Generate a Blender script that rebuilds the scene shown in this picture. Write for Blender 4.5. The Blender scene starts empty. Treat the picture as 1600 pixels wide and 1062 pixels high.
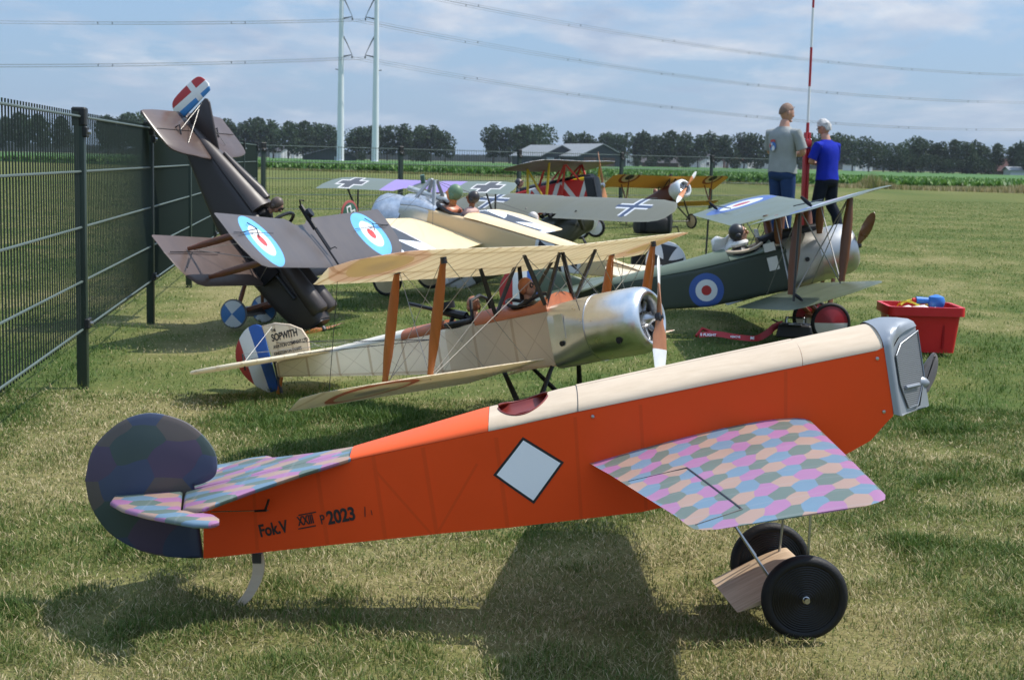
import bpy, bmesh, math, random
import numpy as np
from mathutils import Vector, Matrix, Euler

# ------------------------------------------------------------------ camera
SC = bpy.context.scene
COL = SC.collection
rad = math.radians
FPX, CAMH, Y0, ROLL = 2300.0, 1.015, 252.0, 0.022
PITCH = math.atan((531.0 - Y0) / FPX)
_fw = Vector((0, math.cos(PITCH), -math.sin(PITCH)))
_r0 = Vector((1, 0, 0))
_u0 = _r0.cross(_fw)
_rt = math.cos(ROLL) * _r0 + math.sin(ROLL) * _u0
_up = _rt.cross(_fw)
cam_d = bpy.data.cameras.new('camera')
cam = bpy.data.objects.new('camera', cam_d)
COL.objects.link(cam)
SC.camera = cam
cam_d.sensor_width = 23.6
cam_d.lens = FPX / 1600.0 * 23.6
cam_d.clip_start, cam_d.clip_end = 0.05, 9000.0
cam.matrix_world = Matrix(((_rt.x, _up.x, -_fw.x, 0), (_rt.y, _up.y, -_fw.y, 0), (_rt.z, _up.z, -_fw.z, CAMH), (0, 0, 0, 1)))
cam_d.dof.use_dof = True
cam_d.dof.focus_distance = 3.3
cam_d.dof.aperture_fstop = 11.0

# ------------------------------------------------------------------ light
SUN_EL, SUN_AZ = rad(58.0), rad(12.0)       # azimuth measured from +X towards +Y
sun_dir = Vector((math.cos(SUN_EL) * math.cos(SUN_AZ), math.cos(SUN_EL) * math.sin(SUN_AZ), math.sin(SUN_EL)))
sun_d = bpy.data.lights.new('sun', 'SUN')
sun_d.energy = 5.0
sun_d.angle = rad(0.53)
sun_d.color = (1.0, 0.95, 0.87)
sun = bpy.data.objects.new('sun', sun_d)
COL.objects.link(sun)
sun.rotation_euler = sun_dir.to_track_quat('Z', 'Y').to_euler()
sun.location = (0, 0, 30)

SC.view_settings.view_transform = 'Standard'
SC.view_settings.look = 'None'
SC.view_settings.gamma = 1.0
SC.view_settings.exposure = 0.14
SC.view_settings.use_curve_mapping = False
SC.cycles.max_bounces = 8
SC.cycles.transparent_max_bounces = 16
SC.cycles.use_denoising = True

# ------------------------------------------------------------------ node helpers
class G:
    """tiny expression layer over a node tree"""
    def __init__(s, nt): s.nt = nt
    def n(s, t, **k):
        o = s.nt.nodes.new(t)
        for a, b in k.items(): setattr(o, a, b)
        return o
    def put(s, sock, val):
        if hasattr(val, 'is_linked') or hasattr(val, 'links'): s.nt.links.new(val, sock)
        else:
            try: sock.default_value = val
            except Exception: sock.default_value = (*val, 1.0)
    def m(s, op, a, b=None, c=None, clamp=False):
        o = s.n('ShaderNodeMath', operation=op); o.use_clamp = clamp
        for i, v in enumerate((a, b, c)):
            if v is not None: s.put(o.inputs[i], v)
        return o.outputs[0]
    def add(s, a, b): return s.m('ADD', a, b)
    def sub(s, a, b): return s.m('SUBTRACT', a, b)
    def mul(s, a, b): return s.m('MULTIPLY', a, b)
    def div(s, a, b): return s.m('DIVIDE', a, b)
    def lt(s, a, b): return s.m('LESS_THAN', a, b)
    def gt(s, a, b): return s.m('GREATER_THAN', a, b)
    def ab(s, a): return s.m('ABSOLUTE', a)
    def mx(s, a, b): return s.m('MAXIMUM', a, b)
    def mn(s, a, b): return s.m('MINIMUM', a, b)
    def mod(s, a, b): return s.m('FLOORED_MODULO', a, b)
    def hyp(s, a, b): return s.m('SQRT', s.add(s.mul(a, a), s.mul(b, b)))
    def mix(s, f, a, b, typ='MIX'):
        o = s.n('ShaderNodeMix', data_type='RGBA', blend_type=typ)
        s.put(o.inputs[0], f)
        for i, v in ((6, a), (7, b)):
            if isinstance(v, tuple): o.inputs[i].default_value = (*v[:3], 1)
            else: s.nt.links.new(v, o.inputs[i])
        return o.outputs[2]
    def noise(s, vec, scale, detail=4.0, rough=0.55, dims='3D', dist=0.0):
        o = s.n('ShaderNodeTexNoise', noise_dimensions=dims)
        o.inputs['Scale'].default_value = scale; o.inputs['Detail'].default_value = detail
        o.inputs['Roughness'].default_value = rough; o.inputs['Distortion'].default_value = dist
        if vec is not None: s.nt.links.new(vec, o.inputs['Vector'])
        return o.outputs['Fac'] if 'Fac' in o.outputs else o.outputs[0]
    def ramp(s, f, stops, interp='LINEAR'):
        o = s.n('ShaderNodeValToRGB'); cr = o.color_ramp; cr.interpolation = interp
        while len(cr.elements) < len(stops): cr.elements.new(0.5)
        for e, (p, c) in zip(cr.elements, stops):
            e.position = p; e.color = (*c, 1)
        s.put(o.inputs[0], f)
        return o.outputs[0]
    def maprange(s, v, a, b, c, d):
        o = s.n('ShaderNodeMapRange'); s.put(o.inputs[0], v)
        for i, x in zip((1, 2, 3, 4), (a, b, c, d)): o.inputs[i].default_value = x
        return o.outputs[0]
    def uv(s):
        t = s.n('ShaderNodeUVMap'); x = s.n('ShaderNodeSeparateXYZ')
        s.nt.links.new(t.outputs[0], x.inputs[0])
        return x.outputs[0], x.outputs[1], t.outputs[0]
    def obj(s):
        return s.n('ShaderNodeTexCoord').outputs['Object']
    def comb(s, x, y, z=0.0):
        o = s.n('ShaderNodeCombineXYZ')
        for i, v in enumerate((x, y, z)): s.put(o.inputs[i], v)
        return o.outputs[0]

def srgb(r, g, b):
    f = lambda c: (c / 255) / 12.92 if c <= 10 else ((c / 255 + 0.055) / 1.055) ** 2.4
    return (f(r), f(g), f(b))

def mat(name, col, rough=0.5, metal=0.0, var=0.10, vs=6.0, bump=0.0, bs=80.0, transl=0.0, coat=0.0, spec=0.5, fn=None, stretch=None):
    """principled material; fn(g) may return a colour socket (print or weave)"""
    m = bpy.data.materials.new(name); m.use_nodes = True
    nt = m.node_tree; g = G(nt)
    b = nt.nodes['Principled BSDF']; out = nt.nodes['Material Output']
    oc = g.obj()
    if stretch:
        mp = g.n('ShaderNodeMapping'); mp.inputs['Scale'].default_value = stretch
        nt.links.new(oc, mp.inputs['Vector']); oc = mp.outputs[0]
    c = fn(g) if fn else None
    if c is None:
        c = g.mix(0.0, tuple(col), tuple(col))
    if var > 0:
        nz = g.noise(oc, vs, 5.0, 0.6)
        k = g.maprange(nz, 0.25, 0.75, 1.0 - var, 1.0 + var)
        kc = g.comb(k, k, k)
        c = g.mix(1.0, c, kc, 'MULTIPLY')
        r = g.maprange(nz, 0.2, 0.8, max(0.02, rough - 0.08), min(1.0, rough + 0.08))
        nt.links.new(r, b.inputs['Roughness'])
    else:
        b.inputs['Roughness'].default_value = rough
    nt.links.new(c, b.inputs['Base Color'])
    b.inputs['Metallic'].default_value = metal
    b.inputs['Specular IOR Level'].default_value = spec
    b.inputs['Coat Weight'].default_value = coat
    if bump > 0:
        bn = g.n('ShaderNodeBump'); bn.inputs['Strength'].default_value = bump
        bn.inputs['Distance'].default_value = 0.01
        nt.links.new(g.noise(oc, bs, 3.0), bn.inputs['Height'])
        nt.links.new(bn.outputs[0], b.inputs['Normal'])
    if transl > 0:
        tr = g.n('ShaderNodeBsdfTranslucent'); nt.links.new(c, tr.inputs['Color'])
        mx = g.n('ShaderNodeMixShader'); mx.inputs[0].default_value = transl
        nt.links.new(b.outputs[0], mx.inputs[1]); nt.links.new(tr.outputs[0], mx.inputs[2])
        nt.links.new(mx.outputs[0], out.inputs['Surface'])
    return m

# printed markings, all in UV metres of the part
def layers(g, base, ls):
    c = base if not isinstance(base, tuple) else g.mix(0.0, base, base)
    for mask, col in ls: c = g.mix(mask, c, col)
    return c
def roundel(g, u, v, cx, cy, R, cols, fr=(1.0, 0.62, 0.26)):
    r = g.hyp(g.sub(u, cx), g.sub(v, cy))
    return [(g.lt(r, R * f), c) for f, c in zip(fr, cols)]
def paty(g, u, v, cx, cy, s, a=0.16, e=0.52, p=1.8):
    x = g.ab(g.sub(u, cx)); y = g.ab(g.sub(v, cy))
    w1 = g.add(a * s, g.mul((e - a) * s, g.m('POWER', g.div(y, s), p)))
    w2 = g.add(a * s, g.mul((e - a) * s, g.m('POWER', g.div(x, s), p)))
    return g.mx(g.mul(g.lt(y, s), g.lt(x, w1)), g.mul(g.lt(x, s), g.lt(y, w2)))
def balken(g, u, v, cx, cy, s, w, sy=1.0):
    x = g.ab(g.sub(u, cx)); y = g.mul(g.ab(g.sub(v, cy)), sy)
    return g.mx(g.mul(g.lt(y, s), g.lt(x, w)), g.mul(g.lt(x, s), g.lt(y, w)))
def rect(g, u, v, cx, cy, a, b):
    return g.mul(g.lt(g.ab(g.sub(u, cx)), a), g.lt(g.ab(g.sub(v, cy)), b))
def band(g, u, a, b): return g.mul(g.gt(u, a), g.lt(u, b))
def ribs(g, u, sp, w, off=0.0): return g.lt(g.mod(g.add(u, off), sp), w)
def lozenge(g, su, sv, cols, ang=0.0, jit=0.03, k=1.0):
    """printed hexagon cloth: nearest point of a centred lattice, four inks that never touch themselves"""
    u, v, uvv = g.uv()
    nz = g.n('ShaderNodeTexNoise'); nz.inputs['Scale'].default_value = 9.0; nz.inputs['Detail'].default_value = 1.0
    g.nt.links.new(uvv, nz.inputs['Vector'])
    nx = g.n('ShaderNodeSeparateXYZ'); g.nt.links.new(nz.outputs['Color'], nx.inputs[0])
    ca, sa = math.cos(ang), math.sin(ang)
    u = g.add(u, g.mul(g.sub(nx.outputs[0], 0.5), jit)); v = g.add(v, g.mul(g.sub(nx.outputs[1], 0.5), jit))
    a = g.div(g.add(g.mul(u, ca), g.mul(v, sa)), su)
    b = g.div(g.sub(g.mul(v, ca), g.mul(u, sa)), sv * 2.0)
    ai, aj = g.m('ROUND', a), g.m('ROUND', b)
    bi, bj = g.m('FLOOR', a), g.m('FLOOR', b)
    A = (su / (2.0 * sv)) ** 2
    dA = g.add(g.mul(g.mul(g.sub(a, ai), g.sub(a, ai)), 0.40), g.mul(g.sub(b, aj), g.sub(b, aj)))
    e1, e2 = g.sub(g.sub(a, bi), 0.5), g.sub(g.sub(b, bj), 0.5)
    dB = g.add(g.mul(g.mul(e1, e1), 0.40), g.mul(e2, e2))
    qA = g.add(g.sub(ai, aj), g.mul(aj, 4.0)); qB = g.add(g.sub(bi, bj), g.add(g.mul(bj, 4.0), 2.0))
    f = g.lt(dB, dA)
    q = g.add(g.mul(f, qB), g.mul(g.sub(1.0, f), qA))
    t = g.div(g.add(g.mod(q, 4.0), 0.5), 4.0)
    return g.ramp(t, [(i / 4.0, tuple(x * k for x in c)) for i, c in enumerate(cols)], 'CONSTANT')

# ------------------------------------------------------------------ sky
W = bpy.data.worlds.new('World'); SC.world = W; W.use_nodes = True
wt = W.node_tree; wg = G(wt)
bg = wt.nodes['Background']
sky = wg.n('ShaderNodeTexSky', sky_type='NISHITA')
sky.sun_disc = False; sky.sun_elevation = SUN_EL; sky.sun_rotation = rad(90.0) - SUN_AZ
sky.air_density = 1.0; sky.dust_density = 1.2; sky.ozone_density = 1.5
tc = wg.n('ShaderNodeTexCoord')
sx = wg.n('ShaderNodeSeparateXYZ'); wt.links.new(tc.outputs['Generated'], sx.inputs[0])
zc = wg.mx(sx.outputs[2], 0.0)
den = wg.add(zc, 0.11)
cuv = wg.comb(wg.mul(wg.div(sx.outputs[0], den), 1.9), wg.mul(wg.div(sx.outputs[1], den), 1.15), 3.7)
n1 = wg.noise(cuv, 0.85, 7.0, 0.56, dist=0.25)
n2 = wg.noise(cuv, 2.4, 6.0, 0.6)
cl = wg.maprange(wg.add(wg.mul(n1, 0.75), wg.mul(n2, 0.25)), 0.46, 0.60, 0.0, 1.0)
cl = wg.mul(cl, wg.maprange(sx.outputs[2], 0.0, 0.06, 0.15, 1.0))
shade = wg.noise(cuv, 1.3, 5.0, 0.6)
ccol = wg.ramp(shade, [(0.3, (2.35, 3.0, 4.1)), (0.72, (4.9, 5.1, 5.5))])
base = wg.mix(0.72, sky.outputs[0], (1.62, 2.75, 4.45))
skyc = wg.mix(wg.mul(cl, 0.85), base, ccol)
zen = wg.add(1.0, wg.mul(zc, 1.1))                      # sky brightens towards the zenith, as a cloudy sky does
skyc = wg.mix(1.0, skyc, wg.comb(zen, zen, zen), 'MULTIPLY')
wt.links.new(skyc, bg.inputs['Color'])
bg.inputs['Strength'].default_value = 0.135

# ------------------------------------------------------------------ mesh helpers
def mk(name, vf, m, parent=None, uv=None, smooth=True, angle=38.0, mats=None, fmi=None, loc=None):
    v, f = vf[0], vf[1]
    if uv is None and len(vf) > 2: uv = vf[2]
    me = bpy.data.meshes.new(name)
    me.from_pydata([tuple(p) for p in v], [], [tuple(q) for q in f])
    for x in (mats or [m]): me.materials.append(x)
    if fmi is not None: me.polygons.foreach_set('material_index', fmi)
    if uv is not None:
        ul = me.uv_layers.new(name='UVMap')
        li = np.empty(len(me.loops), dtype=np.int32); me.loops.foreach_get('vertex_index', li)
        ul.data.foreach_set('uv', np.asarray(uv, dtype=np.float32)[li].ravel())
    me.update()
    if smooth:
        me.polygons.foreach_set('use_smooth', [True] * len(me.polygons))
        me.set_sharp_from_angle(angle=rad(angle))
    o = bpy.data.objects.new(name, me); COL.objects.link(o)
    if parent: o.parent = parent
    if loc is not None: o.location = loc
    return o
def inst(o, name, parent=None, loc=(0, 0, 0), rot=(0, 0, 0), sc=None):
    c = o.copy(); c.name = name; COL.objects.link(c)
    c.parent = parent; c.location = loc; c.rotation_euler = rot
    if sc: c.scale = sc
    return c
def tagit(o, label=None, cat=None, group=None, kind=None):
    if label: o['label'] = label
    if cat: o['category'] = cat
    if group: o['group'] = group
    if kind: o['kind'] = kind
    return o
def thing(name, label, cat, loc=(0, 0, 0), rot=(0, 0, 0), sc=1.0, group=None):
    o = bpy.data.objects.new(name, None); COL.objects.link(o)
    o.empty_display_size = 0.1
    o.location = loc; o.rotation_euler = rot; o.scale = (sc, sc, sc)
    return tagit(o, label, cat, group)
def join(*parts):
    V, F = [], []
    for p in parts:
        k = len(V); V += [tuple(x) for x in p[0]]; F += [tuple(i + k for i in q) for q in p[1]]
    return V, F
def frame(d, side=None):
    d = Vector(d).normalized()
    s = Vector(side) if side is not None else (Vector((0, 0, 1)) if abs(d.z) < 0.9 else Vector((1, 0, 0)))
    a = (s - d * s.dot(d)).normalized(); b = d.cross(a)
    return d, a, b
def sweep(pts, secs, caps=True):
    """pts: ring list of points lists"""
    n = len(secs[0]); V = [tuple(p) for s in secs for p in s]; F = []
    for i in range(len(secs) - 1):
        for j in range(n):
            F.append((i * n + j, i * n + (j + 1) % n, (i + 1) * n + (j + 1) % n, (i + 1) * n + j))
    if caps:
        F.append(tuple(range(n - 1, -1, -1))); F.append(tuple((len(secs) - 1) * n + j for j in range(n)))
    return V, F
def tube(p0, p1, r0, r1=None, n=8):
    p0, p1 = Vector(p0), Vector(p1); r1 = r0 if r1 is None else r1
    d, a, b = frame(p1 - p0)
    secs = []
    for p, r in ((p0, r0), (p1, r1)):
        secs.append([p + (a * math.cos(t) + b * math.sin(t)) * r for t in [2 * math.pi * k / n for k in range(n)]])
    return sweep(None, secs)
def path(pts, r, n=6, closed=False):
    pts = [Vector(p) for p in pts]; secs = []; a = None
    for i, p in enumerate(pts):
        d = (pts[min(i + 1, len(pts) - 1)] - pts[max(i - 1, 0)])
        if d.length < 1e-9: d = Vector((0, 0, 1))
        if a is None: a = (0.13, 0.27, 1) if abs(d.normalized().z) < 0.9 else (1, 0.1, 0)
        d, a, b = frame(d, a)
        rr = r[i] if isinstance(r, (list, tuple)) else r
        secs.append([p + (a * math.cos(t) + b * math.sin(t)) * rr for t in [2 * math.pi * k / n for k in range(n)]])
    return sweep(None, secs)
def strut(p0, p1, a, b, ch, ends=0.55, n=10):
    p0, p1 = Vector(p0), Vector(p1); d, u, w = frame(p1 - p0, ch); secs = []
    for t, k in ((0, ends), (0.06, ends), (0.25, 0.9), (0.5, 1), (0.75, 0.9), (0.94, ends), (1, ends)):
        p = p0.lerp(p1, t)
        secs.append([p + u * math.cos(q) * a * k + w * math.sin(q) * b * max(k, 0.8) for q in [2 * math.pi * j / n for j in range(n)]])
    return sweep(None, secs)
def box(cx, cy, cz, sx, sy, sz, taper=1.0):
    x, y, z = sx / 2, sy / 2, sz / 2; V = []
    for k, s in ((-z, 1.0), (z, taper)):
        V += [(cx - x * s, cy - y * s, cz + k), (cx + x * s, cy - y * s, cz + k), (cx + x * s, cy + y * s, cz + k), (cx - x * s, cy + y * s, cz + k)]
    return V, [(3, 2, 1, 0), (4, 5, 6, 7), (0, 1, 5, 4), (1, 2, 6, 5), (2, 3, 7, 6), (3, 0, 4, 7)]
def bevel_box(name, b, m, parent=None, w=0.01, seg=2, loc=None):
    o = mk(name, b, m, parent, loc=loc)
    bm = bmesh.new(); bm.from_mesh(o.data)
    bmesh.ops.bevel(bm, geom=bm.edges[:], offset=w, segments=seg, profile=0.6, affect='EDGES')
    bm.to_mesh(o.data); bm.free()
    o.data.polygons.foreach_set('use_smooth', [True] * len(o.data.polygons)); o.data.set_sharp_from_angle(angle=rad(35))
    return o
def lathe(prof, n=32, axis='x', c=(0, 0, 0), caps=True):
    """prof: (along, radius)"""
    secs = []
    for a, r in prof:
        ring = []
        for k in range(n):
            t = 2 * math.pi * k / n; p, q = r * math.cos(t), r * math.sin(t)
            ring.append({'x': (c[0] + a, c[1] + p, c[2] + q), 'y': (c[0] + q, c[1] + a, c[2] + p), 'z': (c[0] + p, c[1] + q, c[2] + a)}[axis])
        secs.append(ring)
    return sweep(None, secs, caps)
def sphere(c, rx, ry, rz, n=16, m=10):
    secs = []
    for i in range(m + 1):
        t = math.pi * (0.02 + 0.96 * i / m)
        secs.append([(c[0] + rx * math.sin(t) * math.cos(2 * math.pi * k / n), c[1] + ry * math.sin(t) * math.sin(2 * math.pi * k / n), c[2] - rz * math.cos(t)) for k in range(n)])
    return sweep(None, secs)
def torus(c, R, r, axis='y', n=36, m=10, sq=1.0):
    V, F = [], []
    for i in range(n):
        t = 2 * math.pi * i / n
        for j in range(m):
            p = 2 * math.pi * j / m; q = R + r * math.cos(p); h = r * sq * math.sin(p)
            if axis == 'y': V.append((c[0] + q * math.cos(t), c[1] + h, c[2] + q * math.sin(t)))
            elif axis == 'x': V.append((c[0] + h, c[1] + q * math.cos(t), c[2] + q * math.sin(t)))
            else: V.append((c[0] + q * math.cos(t), c[1] + q * math.sin(t), c[2] + h))
    for i in range(n):
        for j in range(m):
            F.append((i * m + j, ((i + 1) % n) * m + j, ((i + 1) % n) * m + (j + 1) % m, i * m + (j + 1) % m))
    return V, F
def catmull(pts, k=6, closed=True):
    n = len(pts); out = []
    P = [Vector(p) for p in pts]
    rng = range(n) if closed else range(n - 1)
    for i in rng:
        if closed: a, b, c, d = P[i - 1], P[i], P[(i + 1) % n], P[(i + 2) % n]
        else: a, b, c, d = P[max(i - 1, 0)], P[i], P[i + 1], P[min(i + 2, n - 1)]
        for s in range(k):
            t = s / k
            out.append(0.5 * ((2 * b) + (c - a) * t + (2 * a - 5 * b + 4 * c - d) * t * t + (3 * b - a - 3 * c + d) * t ** 3))
    if not closed: out.append(P[-1])
    return out
def plate(poly, th, to3, edge=0.5):
    """flat surface with softened rim; poly 2-D points, to3(u,v,h) -> 3-D"""
    n = len(poly); P = [Vector(p) for p in poly]
    area = sum(P[i].x * P[(i + 1) % n].y - P[(i + 1) % n].x * P[i].y for i in range(n))
    if area < 0: P.reverse()
    ins = []
    for i in range(n):
        e1 = (P[i] - P[i - 1]); e2 = (P[(i + 1) % n] - P[i])
        if e1.length < 1e-9 or e2.length < 1e-9: ins.append(P[i]); continue
        n1 = Vector((-e1.y, e1.x)).normalized(); n2 = Vector((-e2.y, e2.x)).normalized()
        nn = (n1 + n2)
        ins.append(P[i] + (nn.normalized() if nn.length > 1e-6 else n1) * th * edge)
    V, U = [], []
    for ring, h in ((ins, -th / 2), (P, -th * 0.22), (P, th * 0.22), (ins, th / 2)):
        for p in ring: V.append(to3(p.x, p.y, h)); U.append((p.x, p.y))
    F = []
    for r in range(3):
        for i in range(n):
            j = (i + 1) % n; F.append((r * n + i, r * n + j, (r + 1) * n + j, (r + 1) * n + i))
    F.append(tuple(range(n - 1, -1, -1))); F.append(tuple(3 * n + i for i in range(n)))
    return V, F, U
def foil(n=10, und=0.25):
    """closed section, (t from TE 0 to LE 1, height factor); top first then bottom"""
    top, bot = [], []
    for i in range(n + 1):
        t = 0.5 - 0.5 * math.cos(math.pi * i / n)
        x = 1 - t                                  # distance from LE 0..1
        y = 2.6 * (0.2969 * math.sqrt(max(x, 0)) - 0.126 * x - 0.3516 * x * x + 0.2843 * x ** 3 - 0.1015 * x ** 4) * 2.0 / 1.3
        top.append((t, max(y, 0.02)))
    for i in range(n - 1, 0, -1):
        t, y = top[i]; bot.append((t, -y * und))
    top[0] = (0.0, 0.03); return top, bot
def wing(name, secs, mt, mb, parent, n=10, und=0.25, to=None, caps=True):
    """secs: (y, xLE, xTE, zLE, zTE, thick)"""
    top, bot = foil(n, und); ring = top + bot; k = len(ring); V, U, F, MI = [], [], [], []
    for (y, xl, xt, zl, zt, th) in secs:
        for t, h in ring:
            x = xt + (xl - xt) * t; z = zt + (zl - zt) * t + h * th
            p = (x, y, z); V.append(to(p) if to else p); U.append((y, x))
    nt_ = len(top)
    up = secs[-1][0] < secs[0][0]
    for i in range(len(secs) - 1):
        for j in range(k):
            q = (i * k + j, i * k + (j + 1) % k, (i + 1) * k + (j + 1) % k, (i + 1) * k + j)
            F.append(q if up else q[::-1]); MI.append(0 if j < nt_ - 1 else 1)
    if caps:
        F.append(tuple(range(k))); F.append(tuple((len(secs) - 1) * k + j for j in range(k))); MI += [0, 0]
    bmv = mk(name, (V, F), mt, parent, uv=U, mats=[mt, mb], fmi=MI, angle=50)
    bm = bmesh.new(); bm.from_mesh(bmv.data); bmesh.ops.recalc_face_normals(bm, faces=bm.faces); bm.to_mesh(bmv.data); bm.free()
    return bmv
def mirror(secs):
    a = sorted(secs, key=lambda s: -s[0])
    return a + [(-s[0],) + tuple(s[1:]) for s in reversed(a) if s[0] > 1e-6]
def body(secs, n=24, sub=0):
    """secs: (x, halfwidth, zmid, up, down, e_up, e_down)"""
    R = []
    for (x, w, zm, u, d, eu, ed) in secs:
        ring = []
        for k in range(n):
            t = 2 * math.pi * k / n; c, s = math.cos(t), math.sin(t); e = eu if s >= 0 else ed
            y = w * math.copysign(abs(c) ** (2 / e), c); z = zm + (u if s >= 0 else d) * math.copysign(abs(s) ** (2 / e), s)
            ring.append((x, y, z))
        R.append(ring)
    V, F = sweep(None, R)
    return V, F, [(p[0], p[2]) for p in V]
def fixn(o):
    bm = bmesh.new(); bm.from_mesh(o.data); bmesh.ops.recalc_face_normals(bm, faces=bm.faces); bm.to_mesh(o.data); bm.free(); return o
def wires(parent, m, lst, r):
    for a, b in lst: mk('bracing_wire', tube(a, b, r, n=4), m, parent)
_font = None
def text(name, s, size, m, parent, origin, xd, yd, off=0.0, bold=0.0, sx=1.0, extr=0.0006, align='LEFT'):
    cu = bpy.data.curves.new(name, 'FONT'); cu.body = s; cu.size = size; cu.offset = bold; cu.extrude = extr; cu.align_x = align
    t = bpy.data.objects.new(name, cu); COL.objects.link(t)
    dg = bpy.context.evaluated_depsgraph_get()
    me = bpy.data.meshes.new_from_object(t.evaluated_get(dg)); me.name = name
    bpy.data.objects.remove(t); bpy.data.curves.remove(cu)
    xd = Vector(xd).normalized(); yd = Vector(yd); yd = (yd - xd * yd.dot(xd)).normalized(); nn = xd.cross(yd)
    M = Matrix(((xd.x * sx, yd.x, nn.x, 0), (xd.y * sx, yd.y, nn.y, 0), (xd.z * sx, yd.z, nn.z, 0), (0, 0, 0, 1)))
    me.transform(Matrix.Translation(Vector(origin) + nn * off) @ M)
    me.materials.clear(); me.materials.append(m)
    o = bpy.data.objects.new(name, me); COL.objects.link(o); o.parent = parent
    return o
def wheel(parent, c, R, wd, mcover, mtyre, tw=0.16, cone=0.25, mhub=None, dirs=1):
    """disc wheel about local y; cover is the part, tyre and hub its pieces"""
    ri = R * (1 - tw * 1.3)
    V, F = [], []
    w = mk('wheel', lathe([(-wd * 0.5 - cone * wd, R * 0.08), (-wd * 0.42, ri * 0.75), (-wd * 0.3, ri), (wd * 0.3, ri), (wd * 0.42, ri * 0.75), (wd * 0.5 + cone * wd, R * 0.08)], 40, 'y'), mcover, parent, loc=c)
    fixn(w)
    me = w.data; ul = me.uv_layers.new(name='UVMap')
    for l in me.loops:
        p = me.vertices[l.vertex_index].co; ul.data[l.index].uv = (p.x / R, p.z / R)
    t = mk('tyre', torus((0, 0, 0), R * (1 - tw), R * tw, 'y', 44, 12, 1.0), mtyre, w); fixn(t)
    if mhub:
        h = mk('hub', join(lathe([(-wd * 0.95, R * 0.03), (-wd * 0.95, R * 0.075), (wd * 0.95, R * 0.075), (wd * 0.95, R * 0.03)], 14, 'y')), mhub, w); fixn(h)
    return w
def propeller(parent, c, L, chord, ang, m, mh, th=None, tilt=0.0):
    """two blades about local x; blade UV u = radius"""
    hub = mk('propeller', lathe([(-0.04 * L, 0.02 * L), (-0.04 * L, 0.075 * L), (0.04 * L, 0.075 * L), (0.05 * L, 0.03 * L), (0.07 * L, 0.02 * L)], 16, 'x'), mh, parent, loc=c)
    fixn(hub)
    for s in (0, math.pi):
        secs, U = [], []
        for t, w, tw in ((0.0, 0.45, 70), (0.12, 0.5, 60), (0.3, 0.85, 40), (0.55, 1.0, 26), (0.8, 0.85, 18), (0.93, 0.55, 14), (1.0, 0.12, 12)):
            ca, sa = math.cos(rad(tw)), math.sin(rad(tw)); ring = []
            for q in range(10):
                p = 2 * math.pi * q / 10; a = chord * w * 0.5 * math.cos(p); b = chord * 0.10 * (1.3 - t) * math.sin(p)
                yy = a * ca - b * sa; xx = a * sa + b * ca
                A = ang + s; r = t * L
                ring.append((xx, r * math.cos(A) - yy * math.sin(A), r * math.sin(A) + yy * math.cos(A))); U.append((t, w))
            secs.append(ring)
        v, f = sweep(None, secs)
        fixn(mk('propeller_blade', (v, f), m, hub, uv=U))
    return hub
def pilot(parent, c, k, mh, mf, mb, face=0.0, gog=None):
    p = mk('pilot_dummy', body([(-0.16 * k, 0.05 * k, -0.30 * k, 0.06 * k, 0.1 * k, 2, 2), (-0.1 * k, 0.22 * k, -0.34 * k, 0.12 * k, 0.2 * k, 2, 2), (0.0, 0.24 * k, -0.34 * k, 0.16 * k, 0.2 * k, 2, 2), (0.1 * k, 0.18 * k, -0.36 * k, 0.12 * k, 0.2 * k, 2, 2), (0.15 * k, 0.05 * k, -0.38 * k, 0.05 * k, 0.1 * k, 2, 2)], 16)[:2], mb, parent, loc=c)
    p.rotation_euler = (0, 0, face)
    mk('face', join(sphere((0.035 * k, 0, -0.03 * k), 0.10 * k, 0.085 * k, 0.13 * k), sphere((0.14 * k, 0, -0.035 * k), 0.025 * k, 0.018 * k, 0.03 * k, 8, 6), tube((0, 0, -0.3 * k), (0, 0, -0.1 * k), 0.06 * k)), mf, p)
    h = mk('helmet', join(sphere((-0.01 * k, 0, 0.0), 0.125 * k, 0.112 * k, 0.135 * k), sphere((0.0, 0.095 * k, -0.06 * k), 0.05 * k, 0.03 * k, 0.06 * k, 8, 6), sphere((0.0, -0.095 * k, -0.06 * k), 0.05 * k, 0.03 * k, 0.06 * k, 8, 6)), mh, p)
    if gog: mk('goggles', join(*[torus((0.125 * k, s * 0.042 * k, 0.0), 0.034 * k, 0.012 * k, 'x', 14, 6) for s in (-1, 1)]), gog, p)
    return p
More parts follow.
